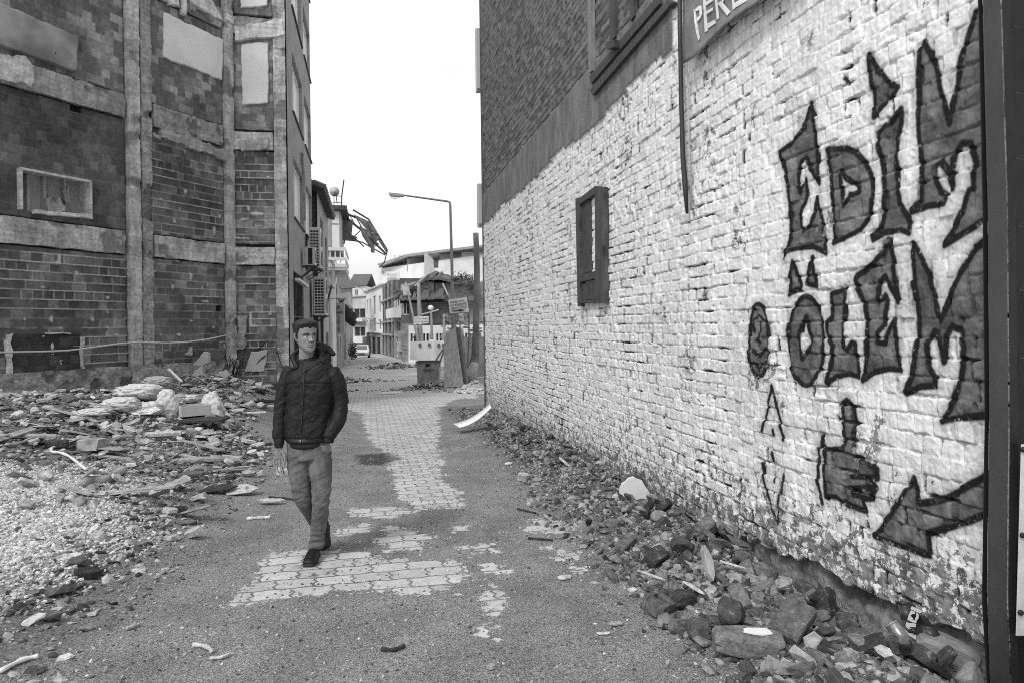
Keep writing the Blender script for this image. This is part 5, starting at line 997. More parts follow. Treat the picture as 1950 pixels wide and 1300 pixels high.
# shrub, planters, far rubble, cables
e = empty('potted_shrub', at(672, 690, 62), label='scraggly shrub growing out of a box by the left wall', cat='plant'); V = []
for i in range(700):
    x = 671+rr_.normal()*4.5; y = 668+rr_.normal()*7; p = at(x, y, 60+rr_.normal()*.3); a = rr_.normal(size=3); a /= np.linalg.norm(a); b2 = np.cross(a, rr_.normal(size=3)); b2 /= np.linalg.norm(b2); s = rr_.uniform(.04, .1); V += [p-a*s, p+b2*s*.5, p+a*s, p-b2*s*.5]
np_mesh('foliage', V, np.arange(len(V)).reshape(-1, 4), bpy.data.materials['leaf'], None, e, False); a = at(671, 690, 60); f = MB()
for dx in (-.2, .1, .25): f.tube([(a[0], a[1], float(gz(58))), (a[0]+dx, a[1], a[2]+1.2)], .03, 5)
f.build('stem', M_BARK, e)
for i, (x, y) in enumerate(((661, 690), (672, 692))):
    a = at(x, y, 55); MB().poly([(a[0]+sx_*.22*s_, a[1]+sy_*.2*s_, float(gz(54))+z) for z, s_ in ((0, .8), (.42, 1)) for sx_, sy_ in ((-1, -1), (1, -1), (1, 1), (-1, 1))], [(0, 1, 2, 3), (4, 5, 6, 7), (0, 1, 5, 4), (1, 2, 6, 5), (2, 3, 7, 6), (3, 0, 4, 7)]).build('planter', M_LG); tag(bpy.context.scene.objects[-1] if False else [o for o in C.objects if o.name.startswith('planter')][-1], ['left pale planter box at the foot of the left street wall', 'right pale planter box standing under the scraggly shrub'][i], 'planter', 'planters by the left wall')
def far_scatter(name, px, py, D, rx, ry, n_, s0, s1, mat, lab, seed):
    c_ = at(px, py, D); r = np.random.default_rng(seed); X = c_[0]+r.normal(0, rx, n_); Y = c_[1]+r.normal(0, ry, n_); hz = .35*np.exp(-((X-c_[0])/rx)**2-((Y-c_[1])/ry)**2)
    tag(scatter(name, X, Y, r.uniform(s0, s1, n_), mat, seed, flat_=(.2, .6), box=.4, base=GH(X, Y)+hz*r.random(n_)), lab)
far_scatter('rubble_pile', 752, 684, 50, .9, 1.4, 350, .05, .2, M_MIX, 'pile of rubble at the right kerb down the street', 21)
far_scatter('litter', 640, 708, 33, 1.3, .8, 260, .03, .12, M_MIX, 'dark litter strewn across the left side of the street', 22)
far_scatter('waste_heap', 903, 738, 24, .45, .6, 260, .05, .16, M_PALE, 'pale bagged waste heaped at the foot of the cut tree', 23)
far_scatter('litter', 835, 742, 26, 1.2, .5, 300, .03, .10, M_MIX, 'litter spread round the waste container', 24)
for i, (a, b2, D) in enumerate((((664,581),(725,618),60), ((640,500),(700,560),60), ((722,510),(770,485),50), ((560,560),(660,568),35), ((655,612),(728,616),60))):
    P = [at(a[0]*(1-q_)+b2[0]*q_, a[1]*(1-q_)+b2[1]*q_+14*q_*(1-q_), D) for q_ in np.linspace(0, 1, 9)]; tag(MB().tube(P, .018, 5).build('overhead_cable', M_IRON), ['sagging cable running from the vertical sign to the white house', 'thin cable under the collapsed canopy', 'cable reaching the trussed roof', 'cable crossing the lower air conditioner', 'thin line stretched low across the street end'][i], 'cable')
# ================================================================ the walking man
foot = on_ground(598, 1066); DP = float((foot-CAM)@fwd); KP = DP/F
zP = float(gz(foot[1])); 
person = empty('person', (foot[0], foot[1], zP), rz=-YAW, label='young man in a dark zipped jacket and jeans walking with one hand in his pocket', cat='person')
def L(px, py, d=0.): s_ = (DP+d)/DP; return np.array(((px-598)*KP*s_+(598-975)*KP*(s_-1), d, CAMZ-(py-627)*KP*s_-zP))     # +d is away from the camera
def cr(t_, P):                                       # catmull-rom through the rows of P
    P = np.asarray(P, float); n = len(P); x = t_*(n-1); i = np.clip(np.floor(x).astype(int), 0, n-2); f = (x-i)[:, None]; g = lambda k: P[np.clip(k, 0, n-1)]
    a, b, c, d = g(i-1), g(i), g(i+1), g(i+2); return .5*((2*b)+(-a+c)*f+(2*a-5*b+4*c-d)*f*f+(-a+3*b-3*c+d)*f**3)
def loft(pts, rx, ry, n=28, m=40, front=(0, -1, 0), cap=.5):  # rx across, ry towards 'front'
    t_ = np.linspace(0, 1, m); P = cr(t_, pts); RX = cr(t_, np.array(rx)[:, None])[:, 0]; RY = cr(t_, np.array(ry)[:, None])[:, 0]; V = []; A = np.linspace(0, 2*np.pi, n, endpoint=False); fr_ = np.array(front, float)
    T = np.gradient(P, axis=0); T /= np.linalg.norm(T, axis=1)[:, None]
    ext = []
    def ring(c, T_, a, b):
        y = fr_-T_*(fr_@T_); y /= np.linalg.norm(y); x = np.cross(y, T_); return c+np.cos(A)[:, None]*a*x+np.sin(A)[:, None]*b*y
    k0 = min(RX[0], RY[0])*cap; k1 = min(RX[-1], RY[-1])*cap
    for q_ in (1., .8, .45): V.append(ring(P[0]-T[0]*k0*q_, T[0], RX[0]*math.sqrt(max(0, 1-q_*q_))+1e-4, RY[0]*math.sqrt(max(0, 1-q_*q_))+1e-4))
    for i in range(m): V.append(ring(P[i], T[i], RX[i], RY[i]))
    for q_ in (.45, .8, 1.): V.append(ring(P[-1]+T[-1]*k1*q_, T[-1], RX[-1]*math.sqrt(max(0, 1-q_*q_))+1e-4, RY[-1]*math.sqrt(max(0, 1-q_*q_))+1e-4))
    M_ = len(V); V = np.concatenate(V); i = np.arange(M_*n).reshape(M_, n); a = i[:-1].ravel(); b = np.roll(i, -1, 1)[:-1].ravel(); c = np.roll(i, -1, 1)[1:].ravel(); d = i[1:].ravel()
    F_ = [tuple(q_) for q_ in np.stack([a, b, c, d], 1)]+[tuple(i[0][::-1]), tuple(i[-1])]
    return V, F_
def fuse(name, parts, mat, vox, par, smooth_it=6, disp=None, attrs=None):
    V = []; F_ = []; 
    for v_, f_ in parts: o_ = len(V); V += [tuple(map(float, q_)) for q_ in v_]; F_ += [tuple(int(k)+o_ for k in q_) for q_ in f_]
    me = bpy.data.meshes.new('tmp'); me.from_pydata(V, [], F_); bm = bmesh.new(); bm.from_mesh(me); bmesh.ops.recalc_face_normals(bm, faces=bm.faces); bm.to_mesh(me); bm.free(); o = bpy.data.objects.new('tmp', me); C.objects.link(o)
    md = o.modifiers.new('r', 'REMESH'); md.mode = 'VOXEL'; md.voxel_size = vox; md.use_smooth_shade = True
    if smooth_it: ms = o.modifiers.new('s', 'SMOOTH'); ms.iterations = smooth_it; ms.factor = .5
    dg = bpy.context.evaluated_depsgraph_get(); m2 = bpy.data.meshes.new_from_object(o.evaluated_get(dg)); bpy.data.objects.remove(o); bpy.data.meshes.remove(me)
    n = len(m2.vertices); co_ = np.empty(n*3, np.float32); m2.vertices.foreach_get('co', co_); co_ = co_.reshape(-1, 3); nr = np.empty(n*3, np.float32); m2.vertices.foreach_get('normal', nr); nr = nr.reshape(-1, 3)
    if disp is not None: m2.vertices.foreach_set('co', (co_+nr*disp(co_, nr)[:, None]).astype(np.float32).ravel())
    if attrs is not None:
        for k_, v_ in attrs(co_, nr).items(): m2.attributes.new(k_, 'FLOAT', 'POINT').data.foreach_set('value', v_.astype(np.float32))
    m2.name = name; m2.materials.clear(); m2.polygons.foreach_set('use_smooth', np.ones(len(m2.polygons), bool)); m2.update(); ob = link(name, m2, mat); ob.parent = par; return ob
# ---- head: horizontal rings, turned towards the picture's right
HC = L(589, 641, .0); YH = R(43)                      # centre of the skull, turning angle
prof = np.array([  # z from chin, half width, front, back
 (.000, .018, .080, .045), (.010, .034, .088, .020), (.028, .047, .089, -.010), (.050, .056, .090, -.045), (.072, .061, .089, -.066), (.095, .066, .087, -.082), (.120, .0705, .085, -.092), (.150, .074, .088, -.098), (.178, .075, .086, -.099), (.202, .069, .074, -.090), (.220, .052, .050, -.068), (.232, .026, .02, -.035), (.235, .004, -.002, -.01)])
ca, sa = math.cos(YH), math.sin(YH)
zc0 = L(589, 671)[2]; HX, HY = HC[0]-.004, .0
HS = .985
def head_pt(x, y, z):                                 # head frame (x = his left, y = forward) -> person frame; camera sees -Y
    # forward direction: towards camera turned to +x by YH
    fx, fy = math.sin(YH), -math.cos(YH); lx, ly = math.cos(YH), math.sin(YH)
    return np.stack([HX+(x*lx+y*fx)*HS, HY+(x*ly+y*fy)*HS, zc0+z*HS+0*x], -1)
def head_mesh():
    nz, na = 90, 96; zz_ = np.linspace(0, .235, nz); V = []; A = np.linspace(0, 2*np.pi, na, endpoint=False)
    w_ = np.interp(zz_, prof[:, 0], prof[:, 1]); f_ = np.interp(zz_, prof[:, 0], prof[:, 2]); b_ = np.interp(zz_, prof[:, 0], prof[:, 3]); k = np.ones(7)/7
    sm = lambda q_: np.convolve(np.pad(q_, 3, 'edge'), k, 'valid')
    w_, f_, b_ = sm(w_), sm(f_), sm(b_)
    G = lambda a, c, s: np.exp(-((a-c)/s)**2)
    for i, z in enumerate(zz_):
        ex = .85; x = w_[i]*np.sign(np.cos(A))*np.abs(np.cos(A))**ex; mid = (f_[i]+b_[i])/2; hy = (f_[i]-b_[i])/2; y = mid+hy*np.sign(np.sin(A))*np.abs(np.sin(A))**.92
        fr_ = ss(.1, .7, np.sin(A))
        d = -.0*x
        d = d+.030*G(x, 0, .0085+.004*G(z, .088, .012))*np.clip((.132-z)/.05, 0, 1)*ss(.072, .086, z)+.006*G(x, 0, .010)*G(z, .135, .02)      # nose
        d = d+.007*(G(x, .013, .006)+G(x, -.013, .006))*G(z, .086, .007)
        d = d-.012*(G(x, .031, .016)+G(x, -.031, .016))*G(z, .120, .012)+.0065*(G(x, .031, .011)+G(x, -.031, .011))*G(z, .1185, .006)   # sockets, lids
        d = d+.005*G(z, .137, .007)*(G(x, .03, .02)+G(x, -.03, .02))
        d = d+.007*G(x, 0, .022)*G(z, .061, .006)+.007*G(x, 0, .018)*G(z, .049, .006)-.004*G(x, 0, .022)*G(z, .0555, .0022)-.004*G(x, 0, .02)*G(z, .038, .006)+.005*G(x, 0, .017)*G(z, .015, .014)
        d = d+.004*(G(x, .045, .015)+G(x, -.045, .015))*G(z, .10, .016)-.003*(G(x, .045, .012)+G(x, -.045, .012))*G(z, .065, .015)
        y = y+d*fr_; V.append(head_pt(x, y, np.full(na, z)))
    V = np.concatenate(V); i = np.arange(nz*na).reshape(nz, na); a = i[:-1].ravel(); b = np.roll(i, -1, 1)[:-1].ravel(); c = np.roll(i, -1, 1)[1:].ravel(); dd_ = i[1:].ravel()
    return V, [tuple(q_) for q_ in np.stack([a, b, c, dd_], 1)]+[tuple(i[0][::-1]), tuple(i[-1])]
parts = [head_mesh()]
for sx_ in (-1, 1):                                    # ears
    P = [head_pt(np.array(sx_*a), np.array(b), np.array(c)) for a, b, c in ((.067, -.004, .083), (.075, -.008, .097), (.079, -.012, .118), (.078, -.016, .136), (.070, -.010, .143))]
    parts.append(loft(P, [.008, .011, .014, .014, .008], [.006, .006, .006, .006, .005], 16, 18, front=(1, 0, 0)))
parts.append(loft([L(589, 705, .045), L(588, 690, .035), L(588, 676, .02), L(590, 655, .012)], [.075, .057, .053, .052], [.06, .055, .054, .055], 28, 24))
# bare torso, arms and legs beneath the clothes (one body)
parts.append(loft([L(590, 850, .03), L(590, 800, .03), L(594, 750, .03), L(596, 712, .03), L(592, 694, .04)], [.13, .13, .16, .15, .07], [.09, .09, .10, .09, .06], 28, 40))
parts.append(loft([L(557, 708, .03), L(543, 745, .03), L(537, 782, .02), L(535, 815, .0), L(534, 846, -.03), L(534, 856, -.035)], [.045, .04, .037, .033, .026, .025], [.045, .04, .037, .033, .022, .02], 20, 40))
parts.append(loft([L(640, 708, .03), L(651, 740, .05), L(657, 772, .05), L(646, 802, .02), L(630, 820, .0), L(616, 846, .03)], [.045, .04, .037, .030, .024, .03], [.045, .04, .037, .03, .022, .02], 20, 40))
parts.append(loft([L(613, 850, .03), L(615, 895, .0), L(614, 942, -.03), L(608, 985, .02), L(603, 1036, .03)], [.075, .066, .05, .045, .035], [.08, .07, .055, .05, .038], 20, 40))
parts.append(loft([L(570, 850, .03), L(573, 895, .0), L(578, 938, .0), L(594, 975, .13), L(612, 1006, .27)], [.075, .066, .05, .045, .035], [.08, .07, .055, .05, .038], 20, 40))
# hanging right hand, fingers loosely curled, thumb forward
def W_(pts): return [L(*p) for p in pts]
parts.append(loft(W_([(534, 852, -.035), (533, 862, -.04), (533, 872, -.042)]), [.022, .027, .029], [.014, .015, .013], 18, 14))
for pts, r_ in (([(526, 868, -.04), (524.5, 879, -.046), (525, 888, -.056), (527, 893, -.060)], .0070), ([(531, 870, -.042), (530, 883, -.048), (530.5, 893, -.060), (533, 898, -.068)], .0075),
                ([(535.5, 870, -.042), (535.5, 883, -.050), (537, 893, -.064), (538.5, 896, -.074)], .0075), ([(540, 868, -.042), (541.5, 880, -.052), (543, 888, -.066), (542, 892, -.076)], .0072),
                ([(540, 857, -.045), (544, 866, -.056), (545, 875, -.066), (543, 882, -.074)], .0098)):
    parts.append(loft(W_(pts), [r_*1.05, r_, r_*.92, r_*.8], [r_*1.05, r_, r_*.92, r_*.8], 12, 16))
def to_head(co_):
    fx, fy = math.sin(YH), -math.cos(YH); lx, ly = math.cos(YH), math.sin(YH); dx, dy = (co_[:, 0]-HX)/HS, (co_[:, 1]-HY)/HS
    return dx*lx+dy*ly, dx*fx+dy*fy, (co_[:, 2]-zc0)/HS
def skin_attr(co_, nr):
    x, y, z = to_head(co_); G = lambda a, c, s: np.exp(-((a-c)/s)**2); f_ = (y > .04)*1.
    hd = (z > -.02)*1.
    ax = np.abs(x)
    brow = np.clip(1.6*G(z, .1375-.004*((ax-.03)/.02)**2, .0055)*ss(.010, .016, ax)*ss(.058, .050, ax), 0, 1)*f_
    e = ((ax-.031)/.0145)**2+((z-.1185)/.0058)**2; eye = ss(1.15, .9, e)*f_; iris = ss(1., .8, ((x-np.sign(x)*.031-.004)/.0068)**2+((z-.1185)/.006)**2)*eye
    lash = ss(.004, .001, np.abs(z-.1245+.02*(ax-.031)**2*10))*ss(.019, .014, np.abs(ax-.031))*f_
    lip = np.clip(1.3*G(x, 0, .020)*G(z, .0545, .0095), 0, 1)*f_; beard = ss(.085, .03, z)*ss(-.03, 0, z)*hd*.5+G(x, 0, .02)*G(z, .071, .006)*f_*.6
    line_ = G(z, .0555, .0016)*ss(.024, .02, ax)*f_; nost = (G(x, .009, .004)+G(x, -.009, .004))*G(z, .080, .003)*f_
    return dict(brow=np.clip(brow+lash*.9, 0, 1), eye=eye*(1-iris), iris=iris, lip=lip, beard=np.clip(beard, 0, 1), line=np.clip(line_+nost, 0, 1))
m, t, b = nt('skin'); v = ocoords(t); n1 = noise(t, v, 60, 4, .6); c = mixv(t, rng_(t, n1, .3, .7), .19, .25); c = mixv(t, math_(t, 'MULTIPLY', attr(t, 'beard'), .4), c, .17); c = mixv(t, math_(t, 'MULTIPLY', attr(t, 'lip'), .7), c, .19)
c = mixv(t, attr(t, 'brow'), c, .025); c = mixv(t, attr(t, 'eye'), c, .45); c = mixv(t, attr(t, 'iris'), c, .02); c = mixv(t, math_(t, 'MULTIPLY', attr(t, 'line'), .8), c, .05)
colour(t, b, c); b.inputs['Roughness'].default_value = .5; b.inputs['Specular IOR Level'].default_value = .35; b.inputs['Subsurface Weight'].default_value = .08; b.inputs['Subsurface Radius'].default_value = (.01, .01, .01); bump(t, b, noise(t, v, 300, 3, .6), .3, .0006)
fuse('body', parts, m, .0032, person, 3, None, skin_attr)
# hair: cap over the skull, short at the sides, fuller on top and swept to the front
nz, na = 70, 110; zz_ = np.linspace(.09, .238, nz); A = np.linspace(0, 2*np.pi, na, endpoint=False); HV = []; keep = []
for z in zz_:
    w_ = np.interp(z, prof[:, 0], prof[:, 1]); f_ = np.interp(z, prof[:, 0], prof[:, 2]); b_ = np.interp(z, prof[:, 0], prof[:, 3]); top = ss(.165, .21, z)
    x = w_*np.sign(np.cos(A))*np.abs(np.cos(A))**.85; y = (f_+b_)/2+(f_-b_)/2*np.sign(np.sin(A))*np.abs(np.sin(A))**.92
    fr_ = ss(.2, .9, np.sin(A)); line = np.interp(np.sin(A), [-.3, .0, .12, .30, .45, .6, 1.], [.086, .092, .112, .150, .170, .177, .181])+.003*np.cos(A*9+1)+.003*np.cos(A*17)
    th_ = .002+.006*ss(.13, .19, z)+.009*top+.006*fr_*top; th_ = th_*ss(line-.004, line+.022, z)-.006*(1-ss(line-.006, line+.004, z)); nn = vn(A*22, z*60+A*0, 3)*.004*ss(line, line+.02, z); th_ = th_+nn
    r_ = np.hypot(x, y+.005)+1e-6; x2 = x*(1+th_/np.maximum(r_, .03)); y2 = y*(1+th_/np.maximum(r_, .03)); z2 = z+top*.010*(1+.5*fr_)+.004*(vn(A*18, z*40+A*0, 6)-.5)*top; HV.append(head_pt(x2, y2, z2+0*A)); keep.append(z > line-.008)
HV = np.concatenate(HV); keep = np.concatenate([k+0*A > .5 for k in keep]); i = np.arange(nz*na).reshape(nz, na); a = i[:-1].ravel(); b_ = np.roll(i, -1, 1)[:-1].ravel(); c_ = np.roll(i, -1, 1)[1:].ravel(); d_2 = i[1:].ravel(); Fq = np.stack([a, b_, c_, d_2], 1); Fq = Fq[keep[Fq].all(1)]
capv = len(HV); HV = np.vstack([HV, HV[i[-1]].mean(0)[None]+[[0, 0, .003]]])
hm, t, b = nt('hair'); v = ocoords(t, (1, 1, .35)); n1 = noise(t, v, 150, 4, .7); colour(t, b, mixv(t, rng_(t, n1, .35, .7), .004, .022)); b.inputs['Roughness'].default_value = .5; bump(t, b, n1, .8, .004)
hair = np_mesh('hair', HV, np.vstack([Fq, np.stack([i[-1], np.roll(i[-1], -1), np.full(na, capv), np.full(na, capv)], 1)[:, [0, 1, 2, 2]]]) if False else Fq, hm); hair.parent = person
tp = MB(); tp.poly(HV[i[-1]], [tuple(range(na))]); o = tp.build('hair_top', hm); o.parent = person
# ---- jacket
def wr(co_, nr):
    X, Y, Z_ = co_.T; zt1 = L(598, 760)[2]
    f1 = fbm(X*9+Z_*6, Z_*10-X*7, 4, 3)-.5; f2 = fbm(X*20-Z_*9, Z_*22+X*16, 3, 6)-.5
    arm = ss(.085, .13, np.abs(X-(-.005)))
    bd_ = np.sin(Z_*95+4*vn(X*12, Z_*6, 4)+X*20)*.0022*arm
    d = .011*f1+.006*f2+.012*(.5-np.abs(fbm(X*5+Z_*4, Z_*11-X*9, 3, 14)-.5)*4)*.5+.0*bd_
    # gathered folds towards the elastic hem and by the zip
    d = d+.002*np.sin((Z_+.5*np.abs(X+.02))*70+9*vn(X*9, Z_*9, 8))*(1-arm)*ss(L(0, 840)[2], L(0, 790)[2], Z_)
    xz = np.interp(Z_, [L(0, 840)[2], L(0, 690)[2]], [L(575, 0)[0], L(584, 0)[0]]); d = d-.004*np.exp(-((X-xz)/.005)**2)*(Y < 0)+.003*np.exp(-((np.abs(X-xz)-.014)/.006)**2)*(Y < 0)
    ys_2 = L(0, 728)[2]-.02*np.abs(X); d = d-.004*np.exp(-((Z_-ys_2)/.004)**2)*(np.abs(X) < .16)*(Y < 0)      # yoke seam
    hz = L(0, 832)[2]; d = d-.005*np.exp(-((Z_-hz)/.004)**2)
    return d
parts = [loft([L(590, 838, .03), L(590, 822, .03), L(591, 800, .03), L(594, 770, .03), L(596, 740, .03), L(598, 716, .035), L(596, 700, .04), L(592, 690, .045), L(590, 682, .045)], [.165, .172, .172, .168, .178, .186, .150, .092, .078], [.115, .125, .122, .120, .125, .120, .100, .078, .070], 40, 60, cap=.15),
 loft(W_([(562, 704, .035), (548, 730, .03), (540, 765, .02), (536, 800, .0), (534, 826, -.02), (534, 845, -.035)]), [.062, .060, .052, .047, .043, .037], [.065, .062, .054, .048, .042, .034], 26, 50, cap=.3),
 loft(W_([(633, 706, .035), (646, 730, .045), (653, 765, .055), (649, 795, .02), (639, 815, -.04), (628, 833, -.075)]), [.066, .066, .058, .056, .050, .040], [.066, .064, .058, .054, .048, .038], 26, 50, cap=.3)]
# stand-up collar and the hood bunched behind the neck
for pts, rx in ((W_([(571, 700, -.035), (565, 688, -.02), (563, 676, .03), (572, 668, .085), (590, 664, .11), (608, 664, .10), (618, 672, .055), (615, 684, .0), (603, 696, -.045), (586, 706, -.075)]), [.016, .017, .018, .020, .024, .026, .024, .022, .018, .012]),
                (W_([(575, 672, .10), (596, 662, .125), (614, 660, .12), (630, 667, .10), (641, 676, .085)]), [.02, .034, .036, .030, .014]), (W_([(600, 690, .09), (618, 680, .10), (632, 680, .09)]), [.05, .045, .025]), (W_([(618, 690, -.02), (626, 684, .04), (634, 686, .07)]), [.03, .03, .02])):
    parts.append(loft(pts, rx, [q_*.9 for q_ in rx], 16, 40))
jm, t, b = nt('jacket_fabric'); v = ocoords(t); n1 = noise(t, v, 8, 4, .6); colour(t, b, mixv(t, n1, .010, .018)); b.inputs['Roughness'].default_value = .6; b.inputs['Specular IOR Level'].default_value = .28; bump(t, b, noise(t, ocoords(t, (1, 1, 1.2)), 26, 4, .65), .8, .009)
jk = fuse('jacket', parts, jm, .0048, person, 3, wr)
o = MB().tube(W_([(584.5, 703, -.088), (583, 730, -.105), (580, 770, -.098), (577, 810, -.100), (575, 836, -.092)]), .0035, 6).build('zip', flat('zip_metal', .06, .35, .6), person, False); MB().box(tuple(L(575, 838, -.105)-[.004, .004, .012]), tuple(L(575, 838, -.105)+[.004, .002, .006])).build('zip_pull', flat('zip_pull_m', .5, .3, .8), person, False)
for z_ in (834,): pass
vest = fuse('padded_vest', [loft(W_([(588, 826, .03), (587, 842, .03), (585, 853, .025), (584, 860, .02)]), [.152, .146, .112, .07], [.124, .130, .118, .09], 36, 24, cap=.25)], gm('vest_fabric', .011, .3, 30, .5, .002, 60, obj=True), .006, person, 4, lambda c_, n_: .004*np.sin(c_[:, 2]*150)+.004*(fbm(c_[:, 0]*12, c_[:, 2]*20, 3, 2)-.5))
cf = fuse('cuff', [loft(W_([(534, 838, -.032), (534, 851, -.036)]), [.034, .031], [.031, .028], 24, 8, cap=.1)], jm, .004, person, 2); cf = fuse('cuff', [loft(W_([(632, 829, -.06), (628, 842, -.07)]), [.040, .036], [.038, .034], 24, 8, cap=.1)], jm, .004, person, 2)
# ---- trousers
def jw(co_, nr):
    X, Y, Z_ = co_.T; kn = np.exp(-((Z_-L(0, 945)[2])/.10)**2); an = ss(L(0, 990)[2], L(0, 1035)[2], Z_); hp = np.exp(-((Z_-L(0, 868)[2])/.07)**2)
    return .010*(fbm(X*9+Z_*3, Z_*16, 4, 5)-.5)+.010*(.5-np.abs(fbm(X*6+Z_*5, Z_*17-X*8, 3, 9)-.5)*4)*(.35+kn*.7+hp*.4)+.005*np.sin(Z_*120+7*vn(X*14, Z_*9, 7))*an-.003*np.exp(-((X-L(589, 0)[0])/.004)**2)*(Z_ > L(0, 885)[2])
parts = [loft([L(590, 828, .035), L(590, 850, .035), L(591, 872, .03)], [.150, .158, .160], [.105, .115, .115], 36, 20, cap=.2),
 loft(W_([(611, 862, .03), (613, 895, .0), (614, 925, -.02), (614, 948, -.03), (610, 985, .005), (605, 1018, .03), (603, 1041, .035)]), [.088, .082, .072, .064, .060, .054, .058], [.095, .088, .076, .070, .062, .056, .060], 30, 60, cap=.12),
 loft(W_([(571, 862, .03), (572, 895, .01), (575, 925, .0), (579, 946, .02), (591, 972, .12), (604, 995, .22), (611, 1008, .28)]), [.088, .082, .072, .066, .058, .052, .050], [.095, .088, .078, .072, .060, .054, .052], 30, 60, cap=.12)]
tm, t, b = nt('denim'); v = ocoords(t); n1 = noise(t, v, 5, 4, .6); n2 = noise(t, v, 170, 3, .8); st_ = noise(t, ocoords(t, (3, 1, .6)), 12, 3, .6)
c = mixv(t, rng_(t, n1, .3, .7), .095, .17); c = math_(t, 'MULTIPLY', c, rng_(t, n2, .3, .7, .8, 1.2)); c = math_(t, 'MULTIPLY', c, rng_(t, st_, .3, .7, .88, 1.12)); colour(t, b, c); b.inputs['Roughness'].default_value = .9; b.inputs['Specular IOR Level'].default_value = .15; bump(t, b, n2, .5, .001)
fuse('trousers', parts, tm, .0048, person, 3, jw)
# ---- shoes
M_SH = gm('shoe_upper', .012, .4, 30, .5, .001, 80, obj=True); M_SO = flat('shoe_sole', .02, .7)
def shoe(heel, toe, up, name):
    heel = np.array(heel); toe = np.array(toe); d = toe-heel; Ln = np.linalg.norm(d); d /= Ln; up = np.array(up, float); up -= d*(up@d); up /= np.linalg.norm(up); s_ = np.cross(d, up)
    q_ = lambda a, h: heel+d*a*Ln+up*h
    e = loft([q_(.08, .05), q_(.28, .055), q_(.5, .045), q_(.72, .036), q_(.92, .028)], [.036, .040, .046, .051, .044], [.044, .048, .046, .036, .026], 24, 34, front=up, cap=.8)
    ank = loft([q_(.2, .06), q_(.17, .10), q_(.17, .125)], [.036, .036, .037], [.045, .045, .046], 22, 12, front=d, cap=.2)
    o = fuse('shoe', [e, ank], M_SH, .004, person, 2)
    so = fuse('sole', [loft([q_(.02, .012), q_(.3, .011), q_(.6, .012), q_(.85, .013), q_(1.0, .018)], [.038, .040, .049, .054, .040], [.013, .012, .012, .012, .010], 22, 30, front=up, cap=1.)], M_SO, .004, o, 1); so.parent = o
    f = MB()
    for k in range(5):
        a = .42+.07*k; h = .088-.011*k; f.tube([q_(a, h)-s_*.022, q_(a, h+.006), q_(a, h)+s_*.022], .0032, 6)
    lc = f.build('laces', flat('lace', .03, .8) if 'lace' not in bpy.data.materials else bpy.data.materials['lace']); lc.parent = o; return o
gp0 = L(600, 1052, .06); h1 = np.array([gp0[0], .10, .0]); t1 = np.array([gp0[0]+.018, -.165, .0]); shoe(h1, t1, (0, 0, 1), 'front')
toe2 = L(617, 1043, .17); toe2[2] = .012; heel2 = L(621, 1002, .37); shoe(heel2, toe2, (.0, -.7, .7), 'rear')
# cigarette
cg = MB().tube(W_([(540, 888, -.078), (542, 897, -.082), (543.5, 903, -.085)]), .004, 8).build('cigarette', flat('dark_stick', .03, .6)); cg.matrix_world = person.matrix_world; cg.location = person.location; cg.rotation_euler = person.rotation_euler; tag(cg, 'short dark stick or cigarette held in the hanging hand of the walking man', 'cigarette')
# ================================================================ rubble and litter one can pick out
def gpt(px, py):
    p = on_ground(px, py); return p, float((p-CAM)@fwd)/F       # ground point and metres per pixel there
def rock(seed, box=.0, sub=3, rough=.12, sq=(1, 1, 1)):
    bm = bmesh.new(); bmesh.ops.create_icosphere(bm, subdivisions=sub, radius=1); V = np.array([v_.co[:] for v_ in bm.verts]); Fq = [tuple(q_.index for q_ in f_.verts) for f_ in bm.faces]; bm.free(); r = np.random.default_rng(seed)
    if box: k = np.abs(V).max(1)[:, None]; V = V*(1-box)+V/k*.86*box
    for _ in range(9 if not box else 3):                                      # broken faces
        n_ = r.normal(size=3); n_ /= np.linalg.norm(n_); d = r.uniform(.5, .85) if not box else r.uniform(1.12, 1.42); s_ = V@n_; V = V-np.clip(s_-d, 0, None)[:, None]*n_*.92
    nz_ = fbm(V[:, 0]*2.1+seed, V[:, 1]*2.1+V[:, 2]*1.7, 4, seed % 30)-.5; n2_ = fbm(V[:, 0]*6+V[:, 2]*5, V[:, 1]*6+seed, 3, seed % 17)-.5; V = V*(1+rough*nz_+rough*.5*n2_)[:, None]*np.array(sq); return V, Fq
def rock_mesh(name, seed, size, mat, **k):
    V, Fq = rock(seed, **k); me = bpy.data.meshes.new(name); me.from_pydata([tuple(q_) for q_ in V*size], [], Fq); me.materials.append(mat); me.update(); return me
def obj_mat(name, lo, hi, bd=.006, dustc=.30, rough=.92):                     # each piece gets its own grey, dust lies on upward faces in blotches
    m, t, b = nt(name); v = coords(t); oi = t.nodes.new('ShaderNodeObjectInfo'); n1 = noise(t, v, 22, 5, .7); n2 = noise(t, v, 110, 4, .75)
    c = mixv(t, oi.outputs['Random'], lo, hi); c = math_(t, 'MULTIPLY', c, rng_(t, n1, .3, .7, .6, 1.35)); c = math_(t, 'MULTIPLY', c, rng_(t, n2, .3, .7, .75, 1.25)); c = mixv(t, rng_(t, n1, .60, .66, 0, .6), c, dustc)
    colour(t, b, c); b.inputs['Roughness'].default_value = rough; b.inputs['Specular IOR Level'].default_value = .15; bump(t, b, math_(t, 'ADD', n1, math_(t, 'MULTIPLY', n2, .6)), .9, bd); return m
M_BRK = obj_mat('worn_brick', .04, .18); M_CHK = obj_mat('masonry_chunk', .06, .30); M_PLS = obj_mat('plaster_piece', .25, .62, .004, .4); M_LATH = gm('lath_wood', .33, .5, 6, .85, .003, 50, (1, 1, 1)); M_PAPER = obj_mat('paper', .45, .68, .002, .5, .7)
